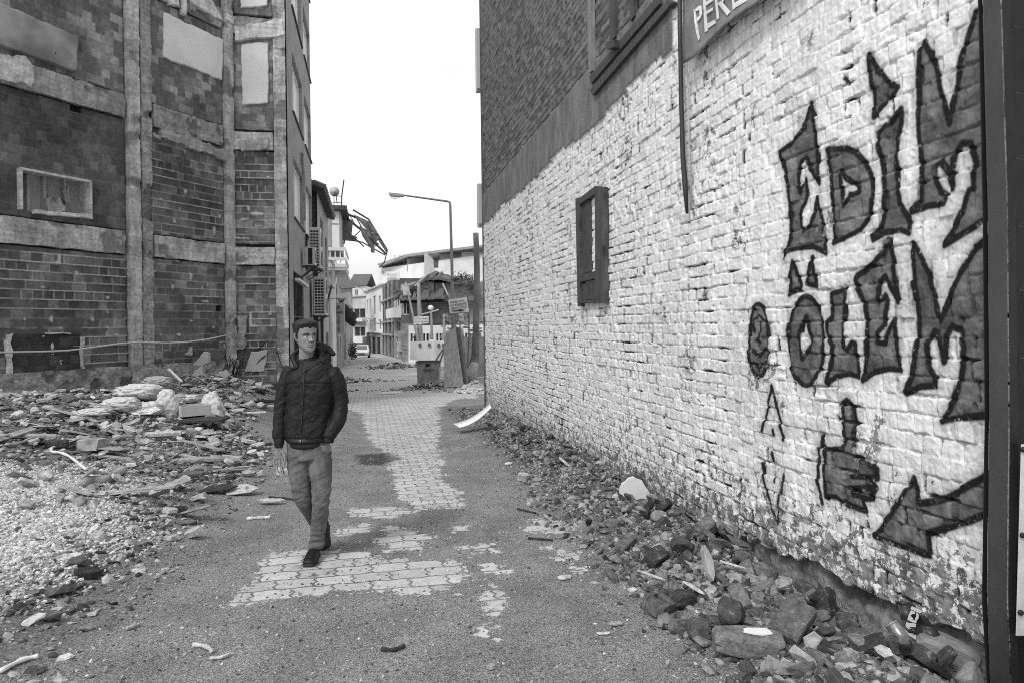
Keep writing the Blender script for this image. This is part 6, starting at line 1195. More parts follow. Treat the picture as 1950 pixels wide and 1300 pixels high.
M_DKB = obj_mat('dark_board_piece', .02, .07, .003, .12); M_SACK = gm('white_sack', .62, .15, 6, .6, .006, 25)
def put(name, me, loc, rot, sc=(1, 1, 1), label=None, cat=None, group=None):
    o = bpy.data.objects.new(name, me); C.objects.link(o); o.location = [float(q_) for q_ in loc]; o.rotation_euler = rot; o.scale = sc; return tag(o, label, cat, group)
BR = [rock_mesh('brick', 100+i, 1, M_BRK, box=.93, rough=.16, sq=(.105, .052, .034)) for i in range(7)]+[rock_mesh('brick', 120+i, 1, M_BRK, box=.9, rough=.12, sq=(.065, .052, .036)) for i in range(4)]
CH = [rock_mesh('masonry_lump', 140+i, 1, M_CHK, rough=.22, sq=(.075, .058, .042)) for i in range(8)]
rr_ = random.Random(12)
gb = dict(label='loose worn brick lying in the rubble along the painted wall', cat='brick', group='loose bricks along the painted wall')
gc_ = dict(label='broken masonry lump lying in the rubble along the painted wall', cat='rubble', group='masonry lumps along the painted wall')
n_b = n_c = 0
TB = []
for i in range(8):
    r = np.random.default_rng(i+80); A = np.linspace(0, 2*np.pi, 6, endpoint=False)+r.uniform(-.4, .4, 6); f = MB(); f.prism([(math.cos(a)*.095*q_, math.sin(a)*.055*q_, 0) for a, q_ in zip(A, r.uniform(.6, 1.15, 6))], (r.uniform(-.015, .015), 0, .018)); o = f.build('tile_shard', M_BRK); TB.append(o.data); bpy.data.objects.remove(o)
free_ = [on_ground(*p)[:2] for p in ((1208,945),(1255,1168),(1425,1245),(1510,1215),(1800,1262),(1740,1225),(1712,1235),(1192,1045),(1682,1280),(1345,1110),(1250,1075))]
n_t = 0
for i in range(1500):
    if n_b+n_c > 285: break
    y = 2.0+10.5*rr_.random()**2.2; x = XW-.12-1.25*rr_.random()**.85*(1 if y < 6 else .7)
    if y < 2.7 and x > 2.3 or any(np.hypot(x-q_[0], y-q_[1]) < .17 for q_ in free_): continue
    e = (x-(XW-1.4))/1.4; s_ = (.5+.85*rr_.random()**1.7)*(1.05 if y < 6 else .8)*(.5+.6*e); z = float(GH(x, y))+.03*s_+rr_.random()**2*.13*ss(.3, .9, e); rt = (rr_.gauss(0, .45), rr_.gauss(0, .4), rr_.uniform(0, 6.28))
    if n_t < 110 and rr_.random() < .32:
        n_t += 1; put('tile_shard', TB[rr_.randrange(8)], (x, y, z), (rr_.gauss(0, .5), rr_.gauss(0, .5), rt[2]), (s_*rr_.uniform(.7, 1.4), s_*rr_.uniform(.7, 1.2), 1), 'thin broken tile or slate lying in the rubble along the painted wall', 'tile piece', 'tile pieces along the painted wall'); continue
    if rr_.random() < .56: put('brick', BR[rr_.randrange(11)], (x, y, z), rt, (s_*rr_.uniform(.8, 1.2), s_, s_*rr_.uniform(.9, 1.3)), **gb); n_b += 1
    else: put('masonry_lump', CH[rr_.randrange(8)], (x, y, z), rt, (s_*rr_.uniform(.8, 1.3), s_*rr_.uniform(.8, 1.2), s_*rr_.uniform(.7, 1.2)), **gc_); n_c += 1
def shard(name, px, py, w, h, th, yaw, tilt, mat, label=None, cat=None, group=None, seed=0, n=7, lift=.0, D=None, pitch=0.):
    r = np.random.default_rng(seed+int(px*7+py)); p, k = gpt(px, py) if D is None else (at(px, py, D), D/F); A = np.sort(r.uniform(0, 2*np.pi, n)+0*np.arange(n)) if n > 4 else np.array([.5, 2.6, 3.6, 5.8]); A = np.linspace(0, 2*np.pi, n, endpoint=False)+r.uniform(-.25, .25, n); rad = r.uniform(.72, 1.08, n)
    if n == 4: P = [(-1, -1), (1, -1), (1, 1), (-1, 1)]; P = [(a*(1+r.uniform(-.05, .05)), b_*(1+r.uniform(-.08, .08))) for a, b_ in P]
    else: P = [(math.cos(a)*q_, math.sin(a)*q_) for a, q_ in zip(A, rad)]
    f = MB(); f.prism([(a*w/2, b_*h/2, 0) for a, b_ in P], (0, 0, th)); o = f.build(name, mat, bevel=min(.004, th*.3)); o.location = [float(p[0]), float(p[1]), float(p[2])+lift+abs(math.sin(tilt))*h*.35+abs(math.sin(pitch))*w*.35]; o.rotation_euler = (tilt, pitch, yaw); return tag(o, label, cat, group)
# random planks, plaster pieces and lumps on the left plot
k_ = 0; rl = random.Random(5)
def lpos(y0, y1, pw=1.):
    while True:
        y = y0+(y1-y0)*rl.random()**pw; x = -1.3-.95*float(ss(9, 15, y))-rl.random()*(3.6+.35*y*.9)
        if math.atan2(x, y) > R(-27) : return x, y
LT = []
for i in range(6):
    f = MB(); L_ = .5; f.box((-L_, -.022, -.006), (L_, .022, .008), j=.004); f.build('wood_lath', M_LATH); o = [q_ for q_ in C.objects if q_.name.startswith('wood_lath')][-1]; LT.append(o.data); bpy.data.objects.remove(o)
for i in range(60):
    x, y = lpos(6.5, 16.5); s_ = rl.uniform(.3, .8)*(.6+.05*y); put('wood_lath', LT[i % 6], (x, y, float(GH(x, y))+.03+.05*rl.random()), (rl.gauss(0, .3), rl.gauss(0, .16), rl.uniform(0, 3.1)), (s_, rl.uniform(.7, 2.8), 1.3), 'splintered strip of wood lying in the rubble on the left plot', 'wood strip', 'wood strips on the left plot')
PSm = []
for i in range(8):
    r = np.random.default_rng(i+50); A = np.linspace(0, 2*np.pi, 7, endpoint=False)+r.uniform(-.3, .3, 7); f = MB(); f.prism([(math.cos(a)*.11*q_, math.sin(a)*.08*q_, 0) for a, q_ in zip(A, r.uniform(.6, 1.1, 7))], (r.uniform(-.01, .01), 0, .022)); o = f.build('plaster_piece', M_PLS); PSm.append(o.data); bpy.data.objects.remove(o)
for i in range(285):
    x, y = lpos(5.2, 17, .8) if i < 150 else lpos(10.5, 16.5); s_ = rl.uniform(.4, 1.1)*(.6+.055*y); put('plaster_piece', PSm[i % 8], (x, y, float(GH(x, y))+.02+.04*rl.random()), (rl.gauss(0, .28), rl.gauss(0, .25), rl.uniform(0, 6.2)), (s_, s_*rl.uniform(.6, 1.2), 1+rl.random()), 'pale flat plaster piece lying in the rubble on the left plot', 'plaster piece', 'plaster pieces on the left plot')
DCH = [rock_mesh('rubble_lump', 160+i, 1, M_CHK, rough=.22, sq=(.09, .07, .05)) for i in range(6)]
for i in range(75):
    x, y = lpos(5.5, 16.5); s_ = rl.uniform(.4, 1.1)*(.6+.05*y); put('rubble_lump', DCH[i % 6], (x, y, float(GH(x, y))+.02), (rl.gauss(0, .3), rl.gauss(0, .3), rl.uniform(0, 6.2)), (s_, s_*rl.uniform(.7, 1.2), s_*rl.uniform(.6, 1.1)), 'dark masonry lump lying in the rubble on the left plot', 'rubble', 'masonry lumps on the left plot')
# ---- named pieces, right side
def P1(me, px, py, wpx, rot, asp, lab, name, cat, base=.21, lift=.02, dz_=0):
    p, k = gpt(px, py); s_ = wpx*k/base; return put(name, me, (p[0], p[1], p[2]+lift+dz_), rot, (s_*asp[0], s_*asp[1], s_*asp[2]), lab, cat)
hb_ = MB(); 
for a, b_ in (((-.09, -.09, -.04), (.09, -.05, .045)), ((-.09, .05, -.04), (.09, .09, .045)), ((-.09, -.05, -.04), (-.04, .05, .044)), ((.04, -.05, -.04), (.09, .05, .044))): hb_.box(a, b_, j=.004)
p, k = gpt(1255, 1168); o = hb_.build('hollow_block', M_BRK, bevel=.006); o.location = (p[0], p[1], p[2]+.05); o.rotation_euler = (.25, .1, .6); o.scale = (.8, .8, 1); tag(o, 'square block with a hole through it at the front edge of the rubble', 'block')
e = empty('painted_block', gpt(1425, 1245)[0]+[0, 0, .06], rz=R(-22), label='long masonry block with a patch of white paint on top', cat='block')
me = rock_mesh('block', 301, 1, M_BRK, box=.9, rough=.10, sq=(.19, .075, .06)); o = put('block_body', me, (0, 0, 0), (.1, 0, 0)); o.parent = e
V = []; r = np.random.default_rng(3); A = np.linspace(0, 2*np.pi, 14, endpoint=False); f = MB(); f.prism([(.045+math.cos(a)*.075*q_, .0+math.sin(a)*.04*q_, .052) for a, q_ in zip(A, r.uniform(.8, 1.1, 14))], (0, 0, .006)); f.build('paint_patch', M_FR, e, False)
P1(rock_mesh('brick', 302, 1, M_BRK, box=.93, rough=.07, sq=(.12, .07, .036)), 1510, 1215, 105, (.25, -.42, R(28)), (1, 1.1, 1), 'large flat brick tilted up towards the wall above the painted block', 'tilted_brick', 'brick', .24, .09)
P1(rock_mesh('concrete_block', 303, 1, gm('pale_concrete', .26, .3, 9, .9, .006, 60), box=.8, rough=.15, sq=(.17, .085, .075)), 1800, 1262, 150, (.05, .18, R(-38)), (.85, .9, .9), 'large pale concrete block at the foot of the wall beside the gate post', 'concrete_block', 'concrete block', .34, .06)
P1(rock_mesh('concrete_lump', 304, 1, bpy.data.materials['pale_concrete'], rough=.2, sq=(.08, .07, .06)), 1850, 1300, 70, (0, 0, 1), (1, 1, 1), 'small pale concrete lump against the gate post', 'concrete_lump', 'concrete lump', .16, .03)
P1(rock_mesh('brick', 305, 1, M_BRK, box=.93, rough=.06, sq=(.115, .05, .036)), 1352, 1020, 84, (.1, -.28, R(24)), (1, 1, 1), 'long dark brick resting high on the rubble against the wall base', 'brick', 'brick', .23, .10)
P1(rock_mesh('brick', 306, 1, M_BRK, box=.9, rough=.06, sq=(.07, .05, .036)), 1388, 1030, 42, (0, .1, -.2), (1, 1, 1), 'short brick half beside the long dark brick at the wall base', 'brick', 'brick', .14, .10)
P1(rock_mesh('brick', 307, 1, M_BRK, box=.93, rough=.06, sq=(.12, .045, .03)), 1192, 1045, 62, (.2, -.25, R(38)), (1, 1, 1), 'narrow dark brick leaning at the street side of the rubble', 'brick', 'brick', .24, .04)
P1(rock_mesh('brick', 308, 1, M_BRK, box=.93, rough=.08, sq=(.1, .06, .035)), 1250, 1075, 56, (.45, -.2, R(30)), (1, 1, 1.1), 'dark brick standing on edge above the square holed block', 'brick', 'brick', .2, .06)
P1(rock_mesh('brick', 309, 1, M_BRK, box=.85, rough=.12, sq=(.08, .055, .045)), 1300, 1155, 52, (.1, .1, .3), (1, 1, 1), 'rounded brick just right of the square holed block', 'brick', 'brick', .16, .05)
P1(rock_mesh('brick', 310, 1, M_BRK, box=.85, rough=.12, sq=(.07, .06, .05)), 1330, 1215, 56, (.1, .1, 1.3), (1, 1, 1), 'dark half brick left of the painted block', 'brick', 'brick', .15, .05)
P1(rock_mesh('masonry_lump', 311, 1, M_CHK, rough=.2, sq=(.1, .08, .06)), 1395, 1190, 80, (0, 0, 1), (1, 1, 1), 'rough mortar lump behind the painted block', 'masonry_lump', 'rubble', .2, .07)
P1(rock_mesh('masonry_lump', 312, 1, M_CHK, rough=.2, sq=(.11, .08, .06)), 1300, 1060, 60, (0, 0, 1), (1, 1, 1), 'big rough mortar lump right of the standing brick', 'masonry_lump', 'rubble', .2, .09)
wc2 = P1(rock_mesh('plaster_chunk', 313, 1, M_CHK, rough=.2, sq=(.11, .07, .08)), 1208, 945, 62, (.1, .1, .3), (1, 1, 1), 'large chunk with a clean white painted face leaning at the wall', 'plaster_chunk', 'plaster chunk', .22, .12)
p = wc2.location; f = MB(); q_ = [at(x, y, float((np.array(p[:])-CAM)@fwd)-.16) for x, y in ((1180, 939), (1181, 930), (1185, 921), (1191, 918), (1197, 911), (1207, 908), (1214, 912), (1223, 915), (1228, 924), (1234, 932), (1238, 941), (1231, 949), (1222, 948), (1210, 952), (1201, 947), (1191, 946))]; f.prism(q_, tuple(.05*fwd+np.array([0, 0, .0]))); o = f.build('white_face', M_SW); o.parent = wc2; o.matrix_parent_inverse = (Matrix.Translation(p) @ wc2.rotation_euler.to_matrix().to_4x4() @ Matrix.Diagonal((*wc2.scale, 1))).inverted()
# white curved board at the far end of the wall
n_ = 12; V = []; 
for i in range(n_):
    a = i/(n_-1); x = 862+70*a; y0 = 803-38*a-7*math.sin(a*math.pi)*-1; D = 12.6; V += [at(x, y0+3, D-.1), at(x+10*(1-a)+3, y0+9, D-.45)]
o = np_mesh('white_board', V, grid_faces(n_, 2), M_FR); md = o.modifiers.new('t', 'SOLIDIFY'); md.thickness = .025; tag(o, 'white bent board leaning on the rubble at the far end of the painted wall', 'board')
# tin, bag
e = empty('crushed_can', gpt(1712, 1235)[0], label='dented drink can lying against the dark bag at the wall foot', cat='can'); c0 = at(1713, 1208, 3.5); ax_ = (at(1732, 1232, 3.46)-at(1698, 1186, 3.54)); Ln = np.linalg.norm(ax_)*.95; zq = Vector(ax_/np.linalg.norm(ax_)).to_track_quat('Z', 'Y').to_matrix().to_4x4()
MB().lathe([(.030, -Ln/2), (.036, -Ln/2+.008), (.036, Ln/2-.014), (.029, Ln/2)], c0, 24, zq).build('can_body', gm('can_metal', .25, .6, 14, .35, .002, 30, metal=.4), e, smooth=True, bevel=0); MB().lathe([(.031, -Ln/2-.002), (.037, -Ln/2+.004), (.031, -Ln/2+.012)], c0, 24, zq).build('can_rim', gm('can_rim_m', .45, .1, 9, .3, 0, metal=.5), e)
# bag: cloth hung on the rubble, facing the camera
bq = [(1704,1142),(1738,1146),(1795,1190),(1765,1195),(1758,1215),(1742,1217),(1720,1205),(1703,1178)]
e = empty('dark_bag', at(1740, 1215, 3.6), label='dark plastic bag with pale letters stuck in the rubble beside the can', cat='bag')
V = []; nr_, nc_ = 18, 22
for i in range(nr_):
    for j in range(nc_):
        a, b2 = j/(nc_-1), i/(nr_-1); top = (1704+90*a*(.4+.6*b2)+0*b2, 1142+48*a); x = 1704+(1738-1704)*a+(b2*(22+34*a)); y = 1142+4*a+b2*(58+14*a); V.append(at(x, y, 3.60-.05*b2+.014*math.sin(a*9+b2*4)+.01*math.sin(b2*12)))
o = np_mesh('bag_sheet', V, grid_faces(nr_, nc_), flat('bag_plastic', .045, .45), None, e); md = o.modifiers.new('t', 'SOLIDIFY'); md.thickness = .012
def zb_p(x, y): return at(1640+x/10, 1120+y/10, 3.525)
for q_ in ([(965,330),(1170,420),(1110,465),(940,385)], [(950,410),(1010,430),(1020,480),(990,470),(960,480),(930,510),(905,500)], [(905,500),(930,510),(985,560),(975,590),(1050,600),(1040,650),(960,630),(880,590)], [(1040,440),(1090,490),(1085,560),(1050,600),(1020,580),(1050,520)],
           [(855,640),(1040,665),(1030,730),(845,715)], [(845,715),(900,720),(1000,790),(985,860)], [(825,775),(985,870),(980,930),(820,840)], [(1000,870),(1040,890),(1030,965),(985,940)]):
    MB().prism([zb_p(*c_) for c_ in q_], tuple(-.003*fwd)).build('letter', M_FR, e)
shard('paper_scrap', 1682, 1280, .10, .08, .003, .4, .5, M_PAPER, 'crumpled white paper scrap on the rubble below the can', 'paper', n=6, lift=.08)
for i, (x, y, w_, h_, th, yaw, tl, mt, lb, ct) in enumerate([
 (1265, 1010, .05, .17, .012, -.5, .5, M_PAPER, 'split pale wood piece standing in the rubble above the standing brick', 'wood piece'), (1240, 1115, .02, .19, .012, .9, .2, M_PAPER, 'thin white splinter left of the rounded brick', 'splinter'),
 (1345, 1110, .06, .24, .05, .05, 1.1, M_WD, 'upright rotten timber stub in the middle of the rubble', 'timber'), (1320, 1140, .05, .16, .01, .6, .3, M_PAPER, 'pale strip lying across the rubble below the timber stub', 'strip'),
 (1395, 1095, .05, .20, .006, 1.2, .25, M_PAPER, 'curved pale shell of plastic right of the timber stub', 'plastic scrap'), (1445, 1100, .03, .15, .01, -.3, .5, M_PAPER, 'split light wood chip near the wall cavity', 'wood chip'),
 (1172, 1190, .10, .055, .012, .1, 0, M_PLS, 'flat pale stone on the grit left of the rubble', 'stone'), (1205, 1140, .08, .05, .012, .4, .1, M_PLS, 'white flake at the street edge of the rubble', 'flake'), (1150, 1208, .09, .03, .008, -.1, 0, M_PLS, 'thin pale flake lying on the grit nearest the camera on the right', 'flake'),
 (1075, 1102, .13, .07, .015, .2, 0, M_PLS, 'pale broken paver corner on the street right of the middle', 'paver piece'), (935, 1274, .055, .035, .02, .1, 0, M_PLS, 'small white stone on the street near the bottom', 'stone'),
 (968, 885, .13, .07, .02, .2, .2, M_PAPER, 'white curled piece at the left edge of the far rubble', 'plastic scrap'), (995, 915, .17, .13, .07, .5, .2, M_PLS, 'pale lump at the street side of the far rubble', 'lump'), (1075, 888, .05, .22, .02, .8, .6, M_PAPER, 'white twisted scrap standing in the far rubble', 'scrap')]):
    shard('debris_piece', x, y, w_, h_, th, yaw, tl, mt, lb, ct, seed=i, lift=.05 if x > 1180 and x < 1600 and y > 950 and y < 1160 else .005)
def stick(name, pts, r_, mat, lab, cat, lift=.015):
    P = [on_ground(*p)+[0, 0, lift] for p in pts]; m_ = 4*len(P); t_ = np.linspace(0, 1, m_); Q = cr(t_, P); o = MB().tube(Q, [r_*(1+.2*math.sin(i*1.3)) for i in range(m_)], 7).build(name, mat, smooth=True); return tag(o, lab, cat)
def cr(t_, P):
    P = np.asarray(P, float); n = len(P); x = t_*(n-1); i = np.clip(np.floor(x).astype(int), 0, n-2); f = (x-i)[:, None]; g = lambda k: P[np.clip(k, 0, n-1)]
    a, b, c, d = g(i-1), g(i), g(i+1), g(i+2); return .5*((2*b)+(-a+c)*f+(2*a-5*b+4*c-d)*f*f+(-a+3*b-3*c+d)*f**3)
M_TWIG = gm('twig', .04, .4, 20, .9, .002, 60)
stick('twig', [(726,1240),(750,1241),(770,1234)], .010, M_TWIG, 'dark short twig on the street near the bottom', 'twig'); stick('twig', [(985,971),(1000,974),(1020,979)], .008, M_TWIG, 'dark twig left of the far rubble edge', 'twig'); stick('twig', [(1006,1027),(1030,1029),(1052,1031)], .008, M_TWIG, 'dark twig beside the small paver patch', 'twig')
stick('twig', [(512,948),(540,950),(560,953)], .009, M_TWIG, 'dark stick on the street behind the walking man', 'twig')
# ---- named pieces, left side
stick('white_lath', [(0,1283),(40,1262),(72,1254)], .012, M_FR, 'long white splinter in the bottom left corner', 'splinter'); stick('curved_strip', [(368,1232),(392,1235),(405,1245)], .012, M_PAPER, 'white bent strip on the grit at the lower left', 'strip'); stick('curved_strip', [(400,1258),(420,1256),(436,1250)], .008, M_PAPER, 'thin white strip just below the bent strip', 'strip')
stick('pale_stick', [(240,1201),(252,1197),(265,1192)], .010, M_LATH, 'short pale stick on the grit left of the bent strips', 'stick'); stick('white_sliver', [(470,990),(495,988),(515,987)], .016, M_PAPER, 'white sliver on the street edge left of the man', 'sliver'); stick('white_sliver', [(570,1078),(585,1074),(597,1070)], .007, M_PAPER, 'thin white sliver at the toe of the front shoe', 'sliver')
stick('cable_loop', [(118,852),(100,856),(99,864),(115,866),(132,873),(148,885),(164,898)], .016, M_FR, 'pale loose cable with a hooked end on the left plot', 'cable', .03); stick('curved_stick', [(12,851),(30,850),(50,843),(72,834)], .022, M_LATH, 'pale curved stick at the far left edge', 'stick', .03)
stick('plank_strip', [(320,868),(350,871),(385,877)], .022, M_LATH, 'thin long lath in the middle of the left plot', 'lath', .03)
shard('white_paper', 122, 1252, .13, .09, .004, .3, .05, M_PAPER, 'star shaped white paper scrap at the lower left', 'paper', n=5); shard('paper', 130, 1062, .16, .10, .01, .2, .2, M_PAPER, 'white crumpled paper on the pale gravel', 'paper'); shard('dark_slab', 165, 1096, .22, .12, .04, -.1, .15, M_DKB, 'dark slab piece on the pale gravel', 'slab')
P1(rock_mesh('charred_block', 320, 1, M_DKB, box=.93, rough=.06, sq=(.12, .06, .05)), 109, 852, 42, (0, 0, .1), (1, 1, 1), 'charred dark block on the left plot', 'charred_block', 'block', .24, .05)
e = empty('flattened_carton', gpt(182, 862)[0]+[0, 0, .05], rz=-.4, label='crushed light carton on the left plot right of the charred block', cat='carton'); MB().box((-.2, -.09, 0), (.12, .09, .13), j=.02).build('carton_body', M_LATH, e, False); MB().prism([(.12, -.09, .02), (.42, -.07, .0), (.40, .07, .0), (.12, .08, .02)], (0, 0, .01)).build('carton_flap', M_MG, e, False); MB().prism([(-.2, -.09, .13), (-.42, -.05, .07), (-.38, .09, .07), (-.2, .09, .13)], (0, 0, .01)).build('carton_flap', M_LG, e, False)
e = empty('plastic_bottle', gpt(88, 915)[0]+[0, 0, .055], rz=-.9, label='pale dented bottle lying on the left plot below the charred block', cat='bottle'); Mr = Matrix.Rotation(R(84), 4, 'Y'); b_ = MB().lathe([(.02, -.10), (.052, -.09), (.055, .02), (.05, .06), (.022, .095)], (0, 0, 0), 20, Mr).build('bottle_body', flat('bottle_m', .42, .3), e, False, smooth=True); MB().lathe([(.022, .095), (.022, .115)], (0, 0, 0), 14, Mr).build('bottle_cap', M_FR, e, False)
e = empty('paper_cup', gpt(278, 942)[0]+[0, 0, .035], rz=.5, label='white paper cup lying on its side on the left plot', cat='cup'); MB().lathe([(.026, -.05), (.027, -.048), (.038, .05), (.034, .05), (.024, -.04)], (0, 0, 0), 20, Matrix.Rotation(R(80), 4, 'Y')).build('cup_body', M_FR, e, False, smooth=True); MB().lathe([(.0385, .045), (.041, .049), (.0385, .053)], (0, 0, 0), 20, Matrix.Rotation(R(80), 4, 'Y')).build('cup_rim', M_LG, e, False)
P1(rock_mesh('white_block', 321, 1, M_PLS, box=.7, rough=.15, sq=(.12, .08, .06)), 543, 905, 36, (.1, .2, .3), (1, 1, 1), 'white broken block on the street edge by the man\'s hand', 'white_block', 'block', .24, .04)
e = empty('broken_timber', gpt(200, 925)[0]+[0, 0, .06], label='twisted torn timber lying left of the paper cup', cat='timber'); f = MB(); P = [on_ground(x, y)+[0, 0, .05] for x, y in ((155,928),(175,925),(205,920),(222,910),(238,900))]; f.tube(cr(np.linspace(0, 1, 16), P), [.05,.06,.06,.055,.05,.05,.045,.05,.05,.055,.05,.045,.04,.045,.04,.03], 8).build('timber_body', M_LATH, e, smooth=True); 
MB().tube([P[0]+[0, 0, .04], P[1]+[0, 0, .10], P[2]+[0, 0, .05]], [.02, .025, .015], 6).build('splinter', M_LATH, e)
# sacks
def sack(px, py, wpx, hpx, yaw, lab, seed, mat=M_SACK, sq=.75, dep=.8, lift=0., band=False, cone=0.):
    p, k = gpt(px, py); w_, h_ = wpx*k*.58, hpx*k*.62; nu, nv = 64, 40; U = np.linspace(0, 2*np.pi, nu, endpoint=False); Vv = np.linspace(-np.pi/2, np.pi/2, nv); A, B = np.meshgrid(U, Vv)
    s_ = lambda q_, e_: np.sign(q_)*np.abs(q_)**e_; tp = 1-cone*(np.sin(B)+1)/2
    X = s_(np.cos(B), sq)*s_(np.cos(A), sq)*tp; Y = s_(np.cos(B), sq)*s_(np.sin(A), sq)*tp; Zs = s_(np.sin(B), .8)
    rd = 1-.28*np.abs(fbm(X*1.9+seed+Zs, Y*1.9+Zs*2.1, 4, seed % 20)-.5)*2+.05*(fbm(X*5+seed, Zs*5+Y*3, 3, 4)-.5)-.22*np.abs(fbm(X*3+seed, Zs*3+Y*3, 4, 9)-.5)*2-.05*np.abs(np.sin(X*9+Zs*5+6*vn(X*2, Zs*2+seed, 3)))
    V = np.stack([X*rd*w_, Y*rd*w_*dep, (Zs*rd+.75)*h_], -1).reshape(-1, 3); i = np.arange(nu*nv).reshape(nv, nu); a = i[:-1].ravel(); b_ = np.roll(i, -1, 1)[:-1].ravel(); c_ = np.roll(i, -1, 1)[1:].ravel(); d = i[1:].ravel()
    o = np_mesh('sack', V, np.stack([a, b_, c_, d], 1), mat); o.location = (float(p[0]), float(p[1]), float(p[2])+lift); o.rotation_euler = (0, 0, yaw); return tag(o, lab, 'sack', 'white rubble sacks on the left plot')
sack(232, 782, 62, 26, .2, 'bulging white sack with gathered top, second sack from the left', 3); sack(265, 768, 80, 26, -.2, 'long flat white sack behind the bulging one', 4, lift=.1); sack(175, 790, 75, 12, .1, 'flattened empty white sack furthest left', 5)
sack(318, 790, 48, 48, .4, 'upright white sack slumped in the middle of the sack row', 6, cone=.35); sack(403, 795, 60, 50, .1, 'cone shaped white sack at the right end of the sacks', 7, cone=.65); sack(375, 792, 50, 16, .1, 'low white sack lying in front of the cone shaped one', 8, lift=.05); sack(300, 748, 50, 18, .1, 'grey translucent sack at the back of the sack row', 9, mat=M_LG, lift=.15)
sack(285, 790, 46, 26, .5, 'crumpled white sheet sack left of the upright one', 10); sack(350, 765, 60, 14, .0, 'thin white sack under the laths', 11)
e = empty('open_crate', gpt(368, 800)[0]+[0, 0, .1], rz=.5, label='pale open crate between the upright sack and the cone shaped sack', cat='crate'); f = MB(); w_ = .24
for a, b_ in (((-w_, -.2, 0), (w_, -.18, .17)), ((-w_, .18, 0), (w_, .2, .17)), ((-w_, -.18, 0), (-w_+.02, .18, .17)), ((w_-.02, -.18, 0), (w_, .18, .17))): MB().box(a, b_).build('side_panel', M_LG, e, False)
MB().box((-w_+.02, -.18, 0), (w_-.02, .18, .02)).build('crate_floor', M_LG, e, False)
for i, (x, y, w_, h_, th, yaw, tl, mt, lb) in enumerate([
 (355, 806, 1.25, .35, .04, -.12, .05, M_DKB, 'dark board under the crate and sacks'), (345, 757, 1.3, .10, .03, -.05, .05, M_LATH, 'long pale plank behind the upright sack'), (335, 764, 1.2, .09, .03, .06, .08, M_LATH, 'second long pale plank below the first one'), (300, 762, .9, .12, .03, .3, .2, M_LATH, 'plank rising towards the dark leaning panel'),
 (275, 792, .5, .4, .02, .1, .5, M_PAPER, 'white square panel lying on the sacks'), (20, 757, 1.0, .5, .02, .1, .1, M_PAPER, 'white sheet lying at the far left edge'), (85, 748, .6, .12, .03, -.2, .15, M_LATH, 'pale plank at the wall foot on the far left'),
 (305, 722, .9, .75, .03, .2, 1.0, M_DG, 'dark panel leaning on the rubble under the main column'), (350, 733, .45, .35, .03, .9, 1.2, M_DKB, 'dark flap sticking up right of the leaning panel'), (378, 727, .4, .2, .03, .6, 1.2, M_DKB, 'second small dark flap sticking up'), (495, 768, 1.0, .16, .04, -.35, .1, M_DKB, 'dark plank pointing at the man'), (460, 756, 1.0, .10, .04, .3, .12, M_LATH, 'pale plank right of the cone shaped sack'),
 (505, 775, .9, .14, .04, -.5, .1, M_PAPER, 'white plank near the man\'s sleeve'), (470, 790, .7, .06, .03, .1, .1, M_PAPER, 'thin white lath left of the man'), (400, 881, .75, .12, .04, -.1, .05, M_LATH, 'pale short plank lying in the middle of the plot'), (290, 834, .75, .13, .05, .15, .1, M_PAPER, 'long white foam piece on the plot'), (415, 938, .45, .25, .015, .4, .15, M_DKB, 'dark ribbed scrap near the street edge'), (455, 940, .42, .3, .01, .2, .2, M_PLS, 'torn pale plastic sheet near the street edge'),
 (365, 910, .4, .16, .03, .1, .1, M_DG, 'grey flat stone right of the paper cup'), (515, 960, .3, .1, .02, -.3, .1, M_PLS, 'pale flake by the street edge'), (160, 738, .6, .3, .1, .2, .6, M_DKB, 'black burnt heap at the wall foot')]):
    shard('board' if w_ > .5 else 'scrap', x, y, w_, h_, th, yaw, tl, mt, lb, 'board' if w_ > .5 else 'scrap', seed=i, n=4 if w_ > .5 else 6, lift=.03)
stick('white_batten', [(320, 700), (345, 726)], .03, M_FR, 'white batten leaning across the dark panel', 'batten')
for o in [q_ for q_ in C.objects if q_.name.startswith('white_batten')]: bpy.data.objects.remove(o)
MB().bar(at(321, 702, 15.0), at(346, 726, 14.6), .05, .03).build('white_batten', M_FR); tag([q_ for q_ in C.objects if q_.name.startswith('white_batten')][-1], 'white batten leaning across the dark panel', 'batten')
e = empty('plaster_fragment', at(390, 742, 15.8), label='tall jagged piece of pale plastered wall standing in front of the second bay', cat='plaster piece'); 
for q_, D, nm_ in (([(357,744),(364,722),(370,706),(384,696),(386,712),(402,724),(414,712),(428,704),(436,714),(420,732),(404,746)], 15.6, 'lower_piece'), ([(366,695),(378,682),(386,675),(397,679),(397,690),(384,696)], 15.7, 'upper_piece'), ([(380,678),(388,669),(396,672),(396,680),(386,680)], 15.75, 'top_piece')): MB().prism([at(x, y, D) for x, y in q_], tuple(.14*fwd)).build(nm_, gm('pale_fragment', .36, .15, 4, .85, .004, 25) if 'pale_fragment' not in bpy.data.materials else bpy.data.materials['pale_fragment'], e, bevel=.01)
e = empty('bent_rebar', at(438, 715, 16.3), label='tangle of bent reinforcing bars at the foot of the corner column', cat='rebar'); r_2 = random.Random(3)
for i in range(16):
    x = r_2.uniform(424, 456); y = 722; P = [at(x, y, 16.4)]
    for k in range(4): x += r_2.uniform(-6, 6); y -= r_2.uniform(6, 14); P.append(at(x, y, 16.4+r_2.uniform(-.2, .2)))
    MB().tube(cr(np.linspace(0, 1, 14), P), .011, 5).build('bar', M_IRON, e)
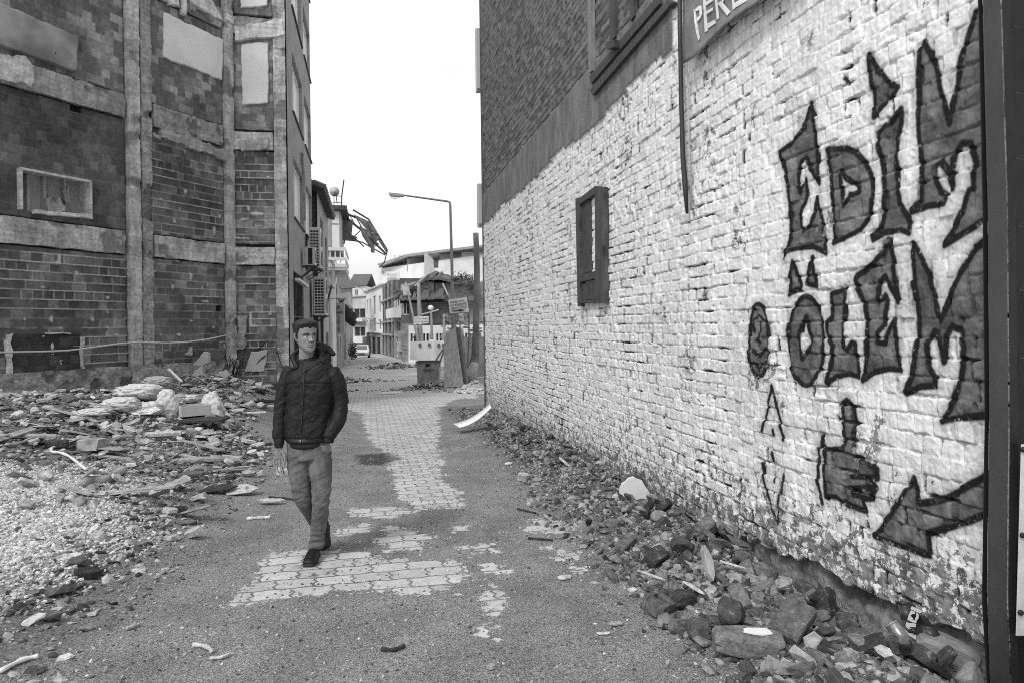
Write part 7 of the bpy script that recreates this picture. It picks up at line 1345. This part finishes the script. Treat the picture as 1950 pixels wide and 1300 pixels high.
for pts, lb in (([(455,694),(480,675),(510,648)], 'thin pale bar leaning in front of the pale plaster piece'), ([(528,668),(534,690),(545,712)], 'hanging wire loop beside the end column'), ([(488,694),(496,684),(506,676)], 'short dark wire in front of the pale plaster piece')):
    tag(MB().tube(cr(np.linspace(0, 1, 12), [at(x, y, 17.6) for x, y in pts]), .014, 5).build('loose_wire', M_IRON), lb, 'wire')
shard('pale_slab', 742, 750, 1.1, .6, .06, .2, .05, M_PAPER, 'pale flat slab lying on the street in the distance', 'slab', n=5)
SKY_LO, SKY_HI, SUN_E, EXPO = 8.4, 11.6, 1.75, .2
# ================================================================ light
SUN_EL, SUN_AZ = R(48), R(224)      # azimuth clockwise from +Y (north); light from behind-left
w = bpy.data.worlds.new('World'); bpy.context.scene.world = w; w.use_nodes = True; t = w.node_tree; bg = t.nodes['Background']
sky = t.nodes.new('ShaderNodeTexSky'); sky.sky_type = 'NISHITA'; sky.sun_disc = False; sky.sun_elevation = SUN_EL; sky.sun_rotation = SUN_AZ; sky.dust_density = 4; sky.air_density = 1.5
bw = t.nodes.new('ShaderNodeRGBToBW'); t.links.new(sky.outputs[0], bw.inputs[0])
tc = t.nodes.new('ShaderNodeTexCoord'); mp = t.nodes.new('ShaderNodeMapping'); mp.inputs['Scale'].default_value = (1, 1, 3); t.links.new(tc.outputs['Generated'], mp.inputs[0])
n = noise(t, mp.outputs[0], 2.2, 5, .5)
cl = rng_(t, n, .3, .7, SKY_LO, SKY_HI)
mixf = mixv(t, .88, bw.outputs[0], cl)
t.links.new(mixf, bg.inputs['Color']); bg.inputs['Strength'].default_value = .1
L = bpy.data.lights.new('sun', 'SUN'); L.energy = SUN_E; L.angle = R(14); L.color = (1, 1, 1)
lo_ = bpy.data.objects.new('sun', L); C.objects.link(lo_)
dirv = Vector((math.sin(SUN_AZ)*math.cos(SUN_EL), math.cos(SUN_AZ)*math.cos(SUN_EL), math.sin(SUN_EL)))
lo_.rotation_euler = dirv.to_track_quat('Z', 'Y').to_euler(); lo_.location = (-5, -5, 20)
vs = bpy.context.scene.view_settings; vs.view_transform = 'Standard'; vs.look = 'None'; vs.exposure = EXPO; vs.gamma = 1
bpy.context.scene.cycles.max_bounces = 6; bpy.context.scene.cycles.filter_width = 1.0
try: bpy.context.scene.cycles.use_denoising = False
except Exception: pass
